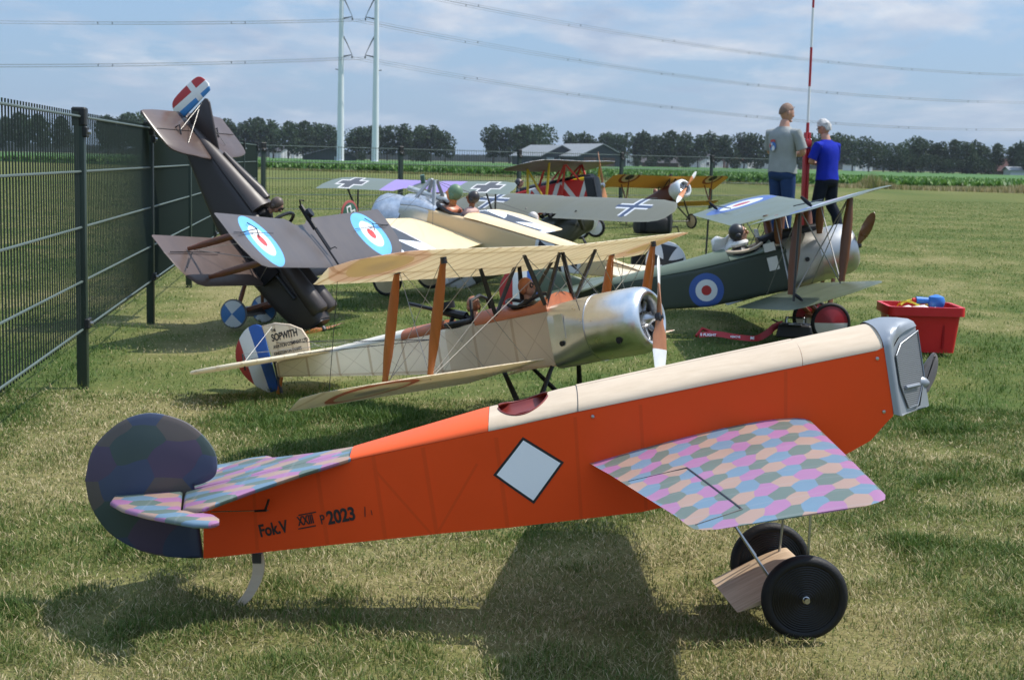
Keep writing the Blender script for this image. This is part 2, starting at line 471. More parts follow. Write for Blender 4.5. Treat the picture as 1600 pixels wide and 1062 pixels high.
# ================================================================== setting
rng = np.random.default_rng(7)
def vnoise(x, y, s, seed=0):
    x = np.asarray(x) / s + 1000; y = np.asarray(y) / s + 1000
    i = np.floor(x).astype(np.int64); j = np.floor(y).astype(np.int64); fx = x - i; fy = y - j
    fx = fx * fx * (3 - 2 * fx); fy = fy * fy * (3 - 2 * fy)
    def h(a, b):
        v = (a * 374761393 + b * 668265263 + seed * 974711) & 0x7fffffff
        v = ((v ^ (v >> 13)) * 1274126177) & 0x7fffffff
        return ((v ^ (v >> 16)) & 0xffff) / 65535.0
    return (h(i, j) * (1 - fx) + h(i + 1, j) * fx) * (1 - fy) + (h(i, j + 1) * (1 - fx) + h(i + 1, j + 1) * fx) * fy
def dryness(x, y):
    n = 0.28 * vnoise(x, y, 0.75, 1) + 0.30 * vnoise(x, y, 0.24, 2) + 0.20 * vnoise(x, y, 2.3, 3) + 0.22 * vnoise(x, y, 0.09, 4)
    d = np.clip((n - 0.335) / 0.34, 0, 1)
    # worn strip along the fence and round the fence foot
    fx = -1.884 - 0.1285 * (y - 6.408)
    k = np.exp(-((x - fx - 0.40) / 0.36) ** 2) * np.clip((y - 4.2) / 1.5, 0, 1) * np.clip((14 - y) / 3, 0, 1)
    d = np.clip(d + 1.05 * k * (0.25 + vnoise(x, y, 0.5, 9)), 0, 1)
    d = np.clip(d + 0.55 * np.exp(-((x + 1.15) / 0.35) ** 2 - ((y - 4.6) / 0.9) ** 2) * vnoise(x, y, 0.3, 19) * 1.6 + 0.35 * np.exp(-((x - 0.15) / 0.5) ** 2 - ((y - 3.35) / 0.25) ** 2) * (0.3 + vnoise(x, y, 0.2, 17)), 0, 1)
    # mowing bands across the far lawn
    u = y + 0.25 * x + 1.2 * vnoise(x, y, 6.0, 5)
    far = np.clip((y - 13) / 12, 0, 1)
    st = 0.5 + 0.5 * np.sin(u * 2 * np.pi / (1.7 + 0.02 * y))
    return np.clip(d * (1 - 0.55 * far) + far * (0.13 + 0.24 * st), 0, 1)

def grass_cols(g, f, soil):
    green = (0.062, 0.105, 0.022); olive = (0.140, 0.152, 0.046); straw = (0.33, 0.27, 0.135)
    return g.ramp(f, [(0.0, green), (0.45, olive), (1.0, straw)])
def ground_fn(g):
    a = g.n('ShaderNodeAttribute', attribute_name='dry').outputs['Fac']
    o = g.obj()
    n = g.noise(o, 34.0, 6.0, 0.7); n2 = g.noise(o, 5.0, 5.0, 0.65)
    f = g.add(g.add(g.mul(a, 0.62), g.mul(g.sub(n, 0.5), 0.75)), g.mul(g.sub(n2, 0.36), 0.55))
    c = grass_cols(g, f, True)
    k = g.maprange(g.noise(o, 90.0, 4.0, 0.7), 0.3, 0.7, 0.55, 1.08)
    return g.mix(1.0, c, g.comb(k, k, k), 'MULTIPLY')
M_ground = mat('lawn ground', (0.1, 0.12, 0.04), 0.95, var=0, fn=ground_fn, bump=0.6, bs=70.0, spec=0.1)
ys_ = np.concatenate([np.linspace(-14, 2.2, 8), 2.3 + np.linspace(0, 1, 150) ** 1.9 * 37.0, np.geomspace(40.5, 1900, 46)])
xs_ = np.concatenate([-np.geomspace(1500, 9.0, 34), np.linspace(-8.8, 12, 150), np.geomspace(12.5, 1500, 34)])
X_, Y_ = np.meshgrid(xs_, ys_); Z_ = np.zeros_like(X_)
near = np.clip((60 - Y_) / 20, 0, 1)
Z_ = (-0.012 * vnoise(X_, Y_, 0.5, 11) - 0.012 * vnoise(X_, Y_, 1.7, 12)) * near - 0.004
nx, ny = len(xs_), len(ys_)
gi = (np.arange(ny - 1)[:, None] * nx + np.arange(nx - 1)[None, :]).ravel()
gf = np.stack([gi, gi + 1, gi + nx + 1, gi + nx], 1)
gm = bpy.data.meshes.new('ground')
gm.vertices.add(nx * ny); gm.vertices.foreach_set('co', np.stack([X_, Y_, Z_], 2).astype(np.float32).ravel())
gm.loops.add(len(gf) * 4); gm.loops.foreach_set('vertex_index', gf.astype(np.int32).ravel())
gm.polygons.add(len(gf)); gm.polygons.foreach_set('loop_start', np.arange(0, len(gf) * 4, 4, dtype=np.int32))
gm.update(calc_edges=True)
at = gm.attributes.new('dry', 'FLOAT', 'POINT'); at.data.foreach_set('value', dryness(X_, Y_).astype(np.float32).ravel())
gm.polygons.foreach_set('use_smooth', [True] * len(gf))
gm.materials.append(M_ground)
ground = bpy.data.objects.new('ground', gm); COL.objects.link(ground); ground['kind'] = 'structure'

def blades(name, P, h, w, yaw, lean, tone, m, seg=2, zb=0.0):
    """numpy blades: P (n,2|3); bent in two segments"""
    n = len(P); z0 = P[:, 2] if P.shape[1] == 3 else np.zeros(n) + zb
    ca, sa = np.cos(yaw), np.sin(yaw)
    lx, ly = -sa * lean * h, ca * lean * h
    def pt(t, s, k):
        return np.stack([P[:, 0] + lx * t ** 1.2 + ca * w * s * k, P[:, 1] + ly * t ** 1.2 + sa * w * s * k, z0 + h * t * (1 - 0.25 * lean * t)], 1)
    if seg == 2:
        V = np.stack([pt(0, -0.5, 1), pt(0, 0.5, 1), pt(0.55, 0.5, 0.8), pt(0.55, -0.5, 0.8), pt(1, 0, 0)], 1).reshape(-1, 3); nv = 5
        F3 = np.array([[3, 2, 4]]); F4 = np.array([[0, 1, 2, 3]])
    else:
        V = np.stack([pt(0, -0.5, 1), pt(0, 0.5, 1), pt(1, 0, 0)], 1).reshape(-1, 3); nv = 3
        F3 = np.array([[0, 1, 2]]); F4 = np.zeros((0, 4), int)
    b = np.arange(n)[:, None, None] * nv
    f4 = (F4[None] + b).reshape(-1, 4); f3 = (F3[None] + b).reshape(-1, 3)
    me = bpy.data.meshes.new(name)
    me.vertices.add(len(V)); me.vertices.foreach_set('co', V.astype(np.float32).ravel())
    lv = np.concatenate([f4.ravel(), f3.ravel()]).astype(np.int32)
    ls = np.concatenate([np.arange(len(f4)) * 4, len(f4) * 4 + np.arange(len(f3)) * 3]).astype(np.int32)
    me.loops.add(len(lv)); me.loops.foreach_set('vertex_index', lv)
    me.polygons.add(len(ls)); me.polygons.foreach_set('loop_start', ls)
    me.update(calc_edges=True)
    a = me.attributes.new('dry', 'FLOAT', 'POINT'); a.data.foreach_set('value', np.repeat(tone, nv).astype(np.float32))
    me.materials.append(m)
    o = bpy.data.objects.new(name, me); COL.objects.link(o); o['kind'] = 'stuff'
    return o
def blade_fn(g):
    a = g.n('ShaderNodeAttribute', attribute_name='dry').outputs['Fac']
    return g.ramp(a, [(0.0, (0.055, 0.11, 0.016)), (0.3, (0.085, 0.140, 0.028)), (0.55, (0.165, 0.185, 0.052)), (0.8, (0.33, 0.275, 0.135)), (1.0, (0.52, 0.44, 0.26))])
M_blade = mat('grass blade', (0.1, 0.2, 0.03), 0.6, var=0, fn=blade_fn, transl=0.35, spec=0.25)
def scatter(n, d0, d1, p, half=0.50):
    u = rng.random(n)
    d = (d0 ** (1 + p) + u * (d1 ** (1 + p) - d0 ** (1 + p))) ** (1 / (1 + p))
    return np.stack([(rng.random(n) * 2 - 1) * half * d, d], 1)
def lawn(name, n, d0, d1, p, h0, w0, seg):
    P = scatter(n, d0, d1, p)
    dr = dryness(P[:, 0], P[:, 1])
    k = (P[:, 1] / 3.0)
    clump = vnoise(P[:, 0], P[:, 1], 0.09, 21)
    keep = rng.random(n) < (1.0 - 0.55 * dr) * (0.45 + 0.75 * clump)
    P, dr, k, clump = P[keep], dr[keep], k[keep], clump[keep]; m = len(P)
    tuft = np.clip((vnoise(P[:, 0], P[:, 1], 0.22, 31) - 0.62) / 0.2, 0, 1)
    h = h0 * (0.45 + 0.8 * rng.random(m) ** 1.5) * (1.15 - 0.5 * dr + 0.9 * tuft * (1 - dr)) * (0.6 + 0.6 * clump)
    w = w0 * k ** 0.75 * (0.6 + 0.7 * rng.random(m))
    straw = rng.random(m) < 0.11 + 0.15 * dr
    tone = np.clip(0.21 + 0.42 * dr + rng.normal(0, 0.15, m) - 0.15 * tuft + np.where(straw, 0.36, 0), 0, 1)
    lean = np.abs(rng.normal(0.65, 0.5, m)) + np.where(straw, 0.5, 0)
    return blades(name, P, h, w, rng.random(m) * 6.283, np.clip(lean, 0, 1.5), tone, M_blade, seg)
lawn('grass', 680000, 2.35, 6.2, -0.35, 0.0235, 0.0024, 2)
lawn('grass', 570000, 6.0, 50.0, -0.6, 0.021, 0.0027, 1)

# ---- crop field beyond the lawn (edge runs obliquely)
def edge_y(x): return 93.5 - 0.82 * x
fxs = np.linspace(-260, 104, 60)
def crop_fn(g):
    o = g.obj(); n = g.noise(o, 0.9, 6.0, 0.7); n2 = g.noise(o, 0.06, 3.0, 0.5)
    return g.ramp(g.add(g.mul(n, 0.6), g.mul(n2, 0.4)), [(0.3, (0.030, 0.085, 0.012)), (0.6, (0.055, 0.135, 0.018)), (0.8, (0.085, 0.17, 0.026))])
M_crop = mat('crop leaves', (0.1, 0.2, 0.03), 0.7, var=0, fn=crop_fn, bump=1.0, bs=3.0, spec=0.2)
V, F = [], []
for x in fxs:
    e = edge_y(x)
    for d, z in ((1.6, -0.05), (2.2, 0.26), (30, 0.30), (120, 0.30), (470 - e * 0.3, 0.30)): V.append((x * (1 + d * 0.0022) , e + d, z))
for i in range(len(fxs) - 1):
    for j in range(4): F.append((i * 5 + j, (i + 1) * 5 + j, (i + 1) * 5 + j + 1, i * 5 + j + 1))
fo = mk('crop_field', (V, F), M_crop, smooth=True); fo['kind'] = 'structure'
def leaf_fn(g):
    a = g.n('ShaderNodeAttribute', attribute_name='dry').outputs['Fac']
    return g.ramp(a, [(0.0, (0.03, 0.09, 0.010)), (0.5, (0.065, 0.16, 0.02)), (1.0, (0.15, 0.27, 0.05))])
M_leaf = mat('crop leaf', (0.1, 0.2, 0.03), 0.6, var=0, fn=leaf_fn, transl=0.3)
nL = 46000
xx = rng.random(nL) * 90 - 46; dd = 1.7 + 60 * rng.random(nL) ** 1.7
P = np.stack([xx * (1 + dd * 0.002), edge_y(xx) + dd, 0.18 + 0.12 * rng.random(nL)], 1)
blades('crop_plants', P, 0.16 + 0.22 * rng.random(nL), 0.13 + 0.10 * rng.random(nL), rng.random(nL) * 6.28, 0.2 + 1.0 * rng.random(nL), rng.random(nL), M_leaf, 2)
# dry tall grass along the field edge, thick towards the right, with one rough hump
nV = 24000
xx = 14 + 34 * rng.random(nV) ** 0.9; off = np.abs(rng.normal(0, 0.9, nV)); dense = vnoise(xx, xx * 0, 2.6, 41)
hump = np.exp(-((xx - 18.9) / 0.55) ** 2)
P = np.stack([xx, edge_y(xx) + 0.2 - 0.8 * off + hump, 0 * xx], 1)
hh = (0.26 + 0.50 * dense) * (0.5 + 0.6 * rng.random(nV)) * np.clip((xx - 15) / 3, 0.3, 1) + 0.75 * hump * rng.random(nV)
blades('dry_verge_grass', P, hh, 0.05 + 0.03 * rng.random(nV), rng.random(nV) * 6.28, 0.5 * rng.random(nV), np.clip(0.78 + rng.normal(0, 0.14, nV) - 0.3 * hump * rng.random(nV), 0, 1), M_blade, 1)
nV = 9000
xx = -30 + 46 * rng.random(nV)
P = np.stack([xx, edge_y(xx) + 0.4 + 1.3 * rng.random(nV), 0 * xx], 1)
blades('dry_verge_grass', P, 0.10 + 0.14 * rng.random(nV), 0.07 + 0 * xx, rng.random(nV) * 6.28, 0.8 * rng.random(nV), np.clip(0.62 + rng.normal(0, 0.15, nV), 0, 1), M_blade, 1)

# ---- wire mesh fences
M_fence = mat('dark green coated steel', (0.012, 0.026, 0.018), 0.45, var=0.15, vs=3.0, spec=0.5)
M_fwire = mat('dark green wire', (0.010, 0.022, 0.015), 0.5, var=0)
M_rod = mat('grey green rod', (0.09, 0.12, 0.11), 0.42, var=0.1)
M_clamp = mat('black clamp', (0.008, 0.009, 0.009), 0.5, var=0)
M_zinc = mat('zinc bolt', (0.5, 0.5, 0.5), 0.35, 1.0, var=0)
def fence(label, pts, hgt=1.20):
    t = thing('mesh_fence', label, 'fence', (pts[0][0], pts[0][1], 0)); o = Vector((pts[0][0], pts[0][1], 0))
    rel = [Vector((p[0], p[1], 0)) - o for p in pts]
    for i, p in enumerate(rel):
        d = (rel[min(i + 1, len(rel) - 1)] - rel[max(i - 1, 0)]).normalized(); yaw = math.atan2(d.y, d.x)
        po = bevel_box('fence_post', box(0, 0, hgt / 2 - 0.05, 0.062, 0.045, hgt + 0.1), M_fence, t, 0.006, 2, loc=p); po.rotation_euler.z = yaw
        cp = bevel_box('post_cap', box(0, 0, hgt - 0.035, 0.075, 0.060, 0.08), M_clamp, po, 0.006, 1)
        for z in (0.27, 1.10):
            c = bevel_box('clamp', box(0.004, -0.024, z, 0.078, 0.022, 0.045), M_clamp, po, 0.004, 1)
            fixn(mk('bolt', lathe([(0, 0.001), (0, 0.009), (-0.012, 0.009), (-0.014, 0.001)], 8, 'y', (0, -0.035, z)), M_zinc, po))
    for i in range(len(rel) - 1):
        a, b = rel[i], rel[i + 1]; d = (b - a); L = d.length; u = d / L; nrm = Vector((-u.y, u.x, 0))
        for z in (0.245, 0.455, 0.69, 0.93, 1.165):
            for s in (-1,):
                mk('horizontal_rod', tube(a + nrm * s * 0.006 + Vector((0, 0, z)), b + nrm * s * 0.006 + Vector((0, 0, z)), 0.0052, n=6), M_rod, t)
        ws = []
        k = int(L / 0.05)
        for j in range(1, k):
            q = a + u * (L * j / k)
            ws.append(tube(q + Vector((0, 0, 0.225)), q + Vector((0, 0, 1.185)), 0.0035, n=3))
        w = mk('wire_mesh', join(*ws), M_fwire, t, smooth=False); w['kind'] = 'stuff'
    return t
fence('dark green wire mesh fence running along the left edge of the lawn', [(-1.884 - 0.325 * k, 6.408 + 2.53 * k) for k in (-1, 0, 1, 2, 3, 4, 5)] + [(-3.75, 21.4)])
fence('dark green wire mesh fence crossing behind the parked model planes', [(-3.66, 21.48), (-1.78, 22.9), (0.055, 24.6), (1.87, 26.25), (3.69, 27.95), (5.5, 29.7)])

# ---- high voltage line
M_pyl = mat('pale grey painted steel', (0.66, 0.69, 0.71), 0.5, var=0.05, vs=0.2)
M_ins = mat('dark insulator', (0.06, 0.07, 0.075), 0.5, var=0)
M_cab = mat('grey aluminium cable', (0.17, 0.18, 0.20), 0.5, 0.0, var=0)
PD = Vector((287, 190, 0)).normalized()
LV = (22.6, 30.6, 38.6)
def pylon(x, y, s, label):
    t = thing('pylon', label, 'pylon', (x, y, 0))
    fixn(mk('mast', lathe([(-0.5, 0.78), (3, 0.76), (20, 0.6), (44, 0.36), (44.2, 0.05)], 24, 'z'), M_pyl, t))
    fixn(mk('base_flange', lathe([(-0.2, 0.9), (0.35, 0.9), (0.4, 0.72)], 24, 'z'), M_pyl, t))
    for z in LV:
        tip = Vector((s * 2.35, 0, z + 0.25))
        mk('insulator_arm', path([(s * 0.4, 0, z - 0.15), tip], [0.17, 0.10], 8), M_ins, t)
        mk('insulator_stay', path([(s * 0.4, 0, z + 4.2), (s * 1.0, 0, z + 3.1), tip], [0.16, 0.13, 0.05], 8), M_ins, t)
        fixn(mk('conductor_clamp', lathe([(-0.6, 0.08), (-0.5, 0.16), (-0.1, 0.16), (0, 0.06)], 10, 'z', (s * 2.35, 0, z + 0.1)), M_ins, t))
    mk('side_bracket', tube((-s * 0.4, 0, 19.6), (-s * 1.2, 0, 19.75), 0.1), M_ins, t)
    return t
PX = ((-37.9, 320.0), (-30.4, 320.0))
pylon(*PX[0], 1, 'tall white tubular power pylon, the left of the close pair')
pylon(*PX[1], -1, 'tall white tubular power pylon, the right of the close pair')
def cable(a, b, sag, r=0.05, n=40):
    a, b = Vector(a), Vector(b); out = []
    for i in range(n + 1):
        t = i / n; p = a.lerp(b, t); p.z -= 4 * sag * t * (1 - t); out.append(p)
    return out
names = {22.6: 'lowest', 30.6: 'middle', 38.6: 'top'}
for k, (x, y) in enumerate(PX):
    s = 1 if k == 0 else -1
    for z in LV:
        a0 = Vector((x + s * 2.35, y, z - 0.4))
        for sgn, span, sag in ((1, 340, 9.5), (-1, 330, 8.0)):
            pth = []
            for off in (-0.22, 0.22):
                pth.append(path(cable(a0 + Vector((0, 0, off)), a0 + PD * sgn * span + Vector((0, 0, off)), sag), 0.032, 4))
            mid = cable(a0, a0 + PD * sgn * span, sag, n=12)
            o = mk('power_cable', pth[0], M_cab, smooth=True)
            tagit(o, '%s twin conductor of the %s pylon, sagging away to the %s' % (names[z], 'left' if k == 0 else 'right', 'right' if sgn > 0 else 'left'), 'power cable', 'overhead power cables')
            mk('lower_strand', pth[1], M_cab, o)
            for q in mid[1:-1]:
                bevel_box('spacer', box(q.x, q.y, q.z, 0.15, 0.15, 0.52), M_ins, o, 0.03, 1)

# ---- trees
def leafm(name, lo, hi):
    def fn(g):
        inf = g.n('ShaderNodeObjectInfo').outputs['Random']
        a = g.n('ShaderNodeAttribute', attribute_name='dry').outputs['Fac']
        c = g.ramp(a, [(0.0, lo), (1.0, hi)])
        k = g.maprange(inf, 0, 1, 0.8, 1.15)
        return g.mix(1.0, c, g.comb(k, k, k), 'MULTIPLY')
    return mat(name, lo, 0.7, var=0, fn=fn, transl=0.25, spec=0.15)
M_tree = leafm('poplar leaves', (0.020, 0.040, 0.020), (0.055, 0.088, 0.040))
M_bush = leafm('bush leaves', (0.014, 0.032, 0.014), (0.036, 0.060, 0.024))
M_bark = mat('bark', (0.07, 0.06, 0.045), 0.9, var=0.2)
def crown_mesh(name, seed, H, Rx, zlo, n, m, leaf, lobes=7):
    r = np.random.default_rng(seed)
    cen = np.stack([r.normal(0, Rx * 0.38, lobes), r.normal(0, Rx * 0.38, lobes), zlo + (H - zlo) * (0.12 + 0.76 * (np.arange(lobes) + r.random(lobes) * 0.8) / lobes)], 1)
    hz = (cen[:, 2] - zlo) / (H - zlo)
    R = Rx * (0.40 + 0.42 * np.sin(np.pi * np.clip(hz, 0.08, 0.92)) ** 0.8) * (0.85 + 0.3 * r.random(lobes))
    li = r.integers(0, lobes, n)
    d = r.normal(0, 1, (n, 3)); d /= np.linalg.norm(d, axis=1)[:, None]
    rr = R[li] * (0.45 + 0.6 * r.random(n) ** 0.5)
    P = cen[li] + d * rr[:, None] * np.array([1, 1, 1.25])
    P[:, 2] = zlo + (P[:, 2] - P[:, 2].min()) / (P[:, 2].max() - P[:, 2].min()) * (H - zlo)
    a = r.normal(0, 1, (n, 3)); a /= np.linalg.norm(a, axis=1)[:, None]
    b = np.cross(a, r.normal(0, 1, (n, 3))); b /= np.linalg.norm(b, axis=1)[:, None]
    s = leaf * (0.6 + 0.8 * r.random(n))[:, None]
    V = np.stack([P - a * s, P + b * s * 0.6, P + a * s, P - b * s * 0.6], 1).reshape(-1, 3)
    me = bpy.data.meshes.new(name)
    me.vertices.add(n * 4); me.vertices.foreach_set('co', V.astype(np.float32).ravel())
    me.loops.add(n * 4); me.loops.foreach_set('vertex_index', np.arange(n * 4, dtype=np.int32))
    me.polygons.add(n); me.polygons.foreach_set('loop_start', np.arange(0, n * 4, 4, dtype=np.int32)); me.update(calc_edges=True)
    at = me.attributes.new('dry', 'FLOAT', 'POINT'); at.data.foreach_set('value', np.repeat(r.random(n), 4).astype(np.float32))
    me.materials.append(m); return me
crowns = [crown_mesh('crown', 100 + i, 1.0, 0.27, 0.15 + 0.02 * (i % 3), 1700, M_tree, 0.036, 9) for i in range(7)]
wides = [crown_mesh('crown', 200 + i, 1.0, 0.36, 0.12, 1900, M_tree, 0.034, 9) for i in range(4)]
bushes = [crown_mesh('crown', 300 + i, 1.0, 0.62, 0.02, 1100, M_bush, 0.05, 6) for i in range(3)]
def trunk_mesh(seed):
    r = random.Random(seed); parts = [path([(0, 0, -0.02), (0.01, 0, 0.25), (0.0, 0.01, 0.55), (0.01, 0, 0.85)], [0.024, 0.018, 0.012, 0.004], 7)]
    for k in range(5):
        z = 0.28 + 0.1 * k; a = r.random() * 6.28; L = 0.2 - 0.02 * k
        parts.append(path([(0, 0, z), (math.cos(a) * L * 0.6, math.sin(a) * L * 0.6, z + 0.12), (math.cos(a) * L, math.sin(a) * L, z + 0.24)], [0.009, 0.006, 0.002], 5))
    o = mk('trunk', join(*parts), M_bark); me = o.data; bpy.data.objects.remove(o); return me
trunks = [trunk_mesh(i) for i in range(3)]
rt = random.Random(5)
def tree(px, top, D, kind, label, group, wide=1.0, base=0.0, cat='tree'):
    x = (px - 800) / FPX * D; yh = Y0 + 0.022 * (px - 800)
    h = (yh - top) / FPX * D + CAMH
    t = thing('bush' if cat == 'bush' else 'tree', label, cat, (x, D, base), group=group)
    src = {'p': crowns, 'w': wides, 'b': bushes}[kind]
    c = bpy.data.objects.new('crown', rt.choice(src)); COL.objects.link(c); c.parent = t
    c.rotation_euler.z = rt.random() * 6.28; c.scale = (h * wide, h * wide, h)
    tr = bpy.data.objects.new('trunk', rt.choice(trunks)); COL.objects.link(tr); tr.parent = t
    tr.rotation_euler.z = rt.random() * 6.28; tr.scale = (h, h, h * 0.9)
    return t
Lrow = 'leafy dark tree in the long row behind the left fence and the pylons'
for px, top in ((8, 182), (32, 176), (58, 180), (95, 184), (168, 180), (190, 176), (212, 178), (238, 180), (330, 184), (352, 186), (374, 187), (398, 186), (424, 189), (447, 188), (470, 190), (494, 192), (512, 195), (553, 200), (575, 196), (600, 197), (622, 195), (645, 197), (668, 196), (690, 203)):
    tree(px, top + rt.uniform(-2, 2), 430 + rt.uniform(-8, 8), 'p', Lrow, 'trees of the long left row', 1.05)
for px, top, nm in ((765, 196, 'leftmost'), (790, 198, 'second from left'), (811, 196, 'third from left'), (834, 194, 'rightmost')):
    tree(px, top, 420, 'w' if px > 820 else 'p', 'dark tree in the small clump left of the barns, %s of four' % nm, 'small tree clump', 0.95)
for px in list(range(890, 1345, 24)):
    tree(px + rt.uniform(-4, 4), 205 + (px - 890) * 0.018 + rt.uniform(-5, 4), 430 + rt.uniform(-8, 8), 'p', 'slender dark tree in the even row running right from the barns', 'trees of the middle row', 1.0)
for px, top in ((1347, 214), (1370, 222), (1392, 224), (1412, 213), (1428, 216), (1452, 222), (1478, 218), (1500, 222), (1522, 220), (1545, 224), (1572, 221), (1594, 224), (1625, 222)):
    tree(px, top, 380 + rt.uniform(-8, 8), 'w' if px < 1440 else 'p', 'broad dark tree in the loose row at the far right', 'trees of the right row', 0.95)
for px, top in ((1398, 243), (1420, 246), (1446, 241), (1470, 249), (1492, 250), (1515, 243), (1535, 252)):
    tree(px, top, 372 + rt.uniform(-5, 5), 'b', 'low dark bush under the loose tree row at the far right', 'bushes under the right trees', 1.0, cat='bush')
for px, top in ((560, 236), (640, 233), (660, 236), (985, 246), (1010, 243), (1065, 243), (1140, 247), (1180, 246), (1240, 248)):
    tree(px, top, 424, 'b', 'small dark bush at the foot of the distant tree row', 'bushes under the tree rows', 0.9, cat='bush')
far_hedge = []
for k in range(70):
    pass
hz = crown_mesh('distant_woods', 901, 1.0, 1.0, 0.0, 10, M_bush, 0.1)
nW = 5200; r9 = np.random.default_rng(77)
bx = r9.random(nW) * 1000 - 480
Pw = np.stack([bx, 1150 + 40 * r9.random(nW), 0 * bx], 1)
blades('distant_woods', Pw, 4 + 6 * vnoise(bx, bx * 0, 30.0, 55) * (0.6 + 0.4 * r9.random(nW)), 3 + 0 * bx, r9.normal(0, 0.3, nW), 0.1 * r9.random(nW), 0.1 * r9.random(nW), M_bush, 2)

# ---- barns and far houses
M_bw = mat('dark barn boards', (0.035, 0.043, 0.052), 0.8, var=0.2, vs=0.6)
M_br = mat('fibre cement roof', (0.20, 0.215, 0.225), 0.8, var=0.12, vs=0.5)
M_bd = mat('pale barn door', (0.30, 0.33, 0.37), 0.7, var=0.1)
M_brick = mat('dull red brick', (0.115, 0.062, 0.052), 0.85, var=0.2, vs=2.0)
M_tile = mat('red brown roof tile', (0.16, 0.065, 0.045), 0.8, var=0.2, vs=1.5)
M_grey = mat('dark slate roof', (0.07, 0.065, 0.068), 0.8, var=0.2, vs=1.5)
M_white = mat('white painted wall', (0.55, 0.56, 0.56), 0.7, var=0.06)
M_glass = mat('dark window glass', (0.03, 0.04, 0.05), 0.1, var=0)
def house(name, label, cat, px, D, w, L, he, hr, yaw, mw, mr, doors, wins, md, group=None):
    t = thing(name, label, cat, ((px - 800) / FPX * D, D, 0), (0, 0, yaw), group=group)
    a, b = w / 2, L / 2
    V = [(-a, -b, -.3), (a, -b, -.3), (a, b, -.3), (-a, b, -.3), (-a, -b, he), (a, -b, he), (a, b, he), (-a, b, he), (0, -b, hr), (0, b, hr)]
    mk('wall', (V, [(0, 1, 5, 8, 4), (2, 3, 7, 9, 6), (1, 2, 6, 5), (3, 0, 4, 7)]), mw, t, smooth=False)
    e = 0.5; th = 0.18; rise = (hr - he) / a
    for s in (-1, 1):
        x0, z0 = s * (a + e), he - e * rise + 0.05
        Vr = [(0, -b - e, hr + .05), (x0, -b - e, z0), (x0, b + e, z0), (0, b + e, hr + .05)]
        Vr += [(p[0], p[1], p[2] + th) for p in Vr]
        f = [(0, 1, 2, 3), (7, 6, 5, 4), (0, 4, 5, 1), (1, 5, 6, 2), (2, 6, 7, 3), (3, 7, 4, 0)]
        fixn(mk('roof_slope', (Vr, f), mr, t, smooth=False))
    for (x, ww, hh) in doors:
        mk('door', box(x, -b - 0.05, hh / 2, ww, 0.16, hh), md, t, smooth=False)
    for (x, z, ww, hh) in wins:
        f = mk('window', box(x, -b - 0.04, z, ww + 0.2, 0.12, hh + 0.2), M_white, t, smooth=False)
        mk('pane', box(x, -b - 0.09, z, ww, 0.10, hh), M_glass, f, smooth=False)
    return t
house('barn', 'dark gabled barn with grey roof, the left of the two near the small tree clump', 'barn', 846, 335, 9.5, 16, 2.3, 4.6, rad(24), M_bw, M_br, [(-2.6, 1.8, 2.0), (0.6, 2.6, 2.0)], [], M_bd, 'pair of barns')
house('barn', 'dark gabled barn with grey roof, right and larger of the two near the middle row', 'barn', 905, 330, 11.5, 18, 2.4, 5.0, rad(24), M_bw, M_br, [(-3.0, 3.0, 2.2), (1.5, 3.0, 2.2)], [], M_brick, 'pair of barns')
house('shed', 'low dark shed with shallow roof beside the left pylon foot', 'shed', 510, 350, 12, 9, 1.2, 2.9, rad(10), M_bw, M_bw, [(2, 2, 1.2)], [], M_bd)
house('farmhouse', 'brown roofed farmhouse under the middle tree row right of the barns', 'house', 1025, 452, 8, 11, 1.6, 4.2, rad(80), M_brick, M_grey, [(2, 1.0, 2.0)], [(-2, 1.2, 1.2, 1.2), (4, 1.2, 1.2, 1.2)], M_bd)
house('farmhouse', 'red tiled farmhouse among the dark trees at the far right', 'house', 1556, 398, 5.2, 7, 1.6, 4.4, rad(20), M_brick, M_tile, [(0, 1.2, 2.0)], [(-1.6, 1.0, .8, .8), (1.6, 1.0, .8, .8)], M_bd)
house('greenhouse', 'long low white greenhouse right of the red tiled farmhouse', 'greenhouse', 1612, 374, 7, 16, 1.4, 2.2, rad(85), M_white, M_br, [(0, 2, 2)], [], M_glass)
for i, (px, mw, mr) in enumerate(((862, M_white, M_grey), (962, M_white, M_tile), (1095, M_white, M_grey), (1120, M_brick, M_tile), (1152, M_white, M_tile), (1172, M_white, M_grey), (1218, M_white, M_grey), (1330, M_white, M_grey), (445, M_white, M_grey))):
    house('far_house', 'tiny pale house of the village seen through gaps in the tree rows', 'house', px, 620 + 12 * (i % 4), 8 + (i % 3) * 2, 8, 3.0, 6.0, rad(15 * (i % 5)), mw, mr, [(0, 1.2, 2.1)], [(-2.2, 1.8, 1.4, 1.3), (2.2, 1.8, 1.4, 1.3)], M_bd, 'village houses in the distance')

# ---- thin summer haze: one closed box round camera and scene
hm = bpy.data.materials.new('haze air'); hm.use_nodes = True
hn = hm.node_tree; hn.nodes.remove(hn.nodes['Principled BSDF'])
pv = hn.nodes.new('ShaderNodeVolumePrincipled'); pv.inputs['Color'].default_value = (0.80, 0.88, 1.0, 1); pv.inputs['Density'].default_value = 0.00011
hn.links.new(pv.outputs[0], hn.nodes['Material Output'].inputs['Volume'])
hz_ = mk('haze', box(0, 940, 24.25, 3040, 1990, 50.5), hm, smooth=False); hz_['kind'] = 'stuff'
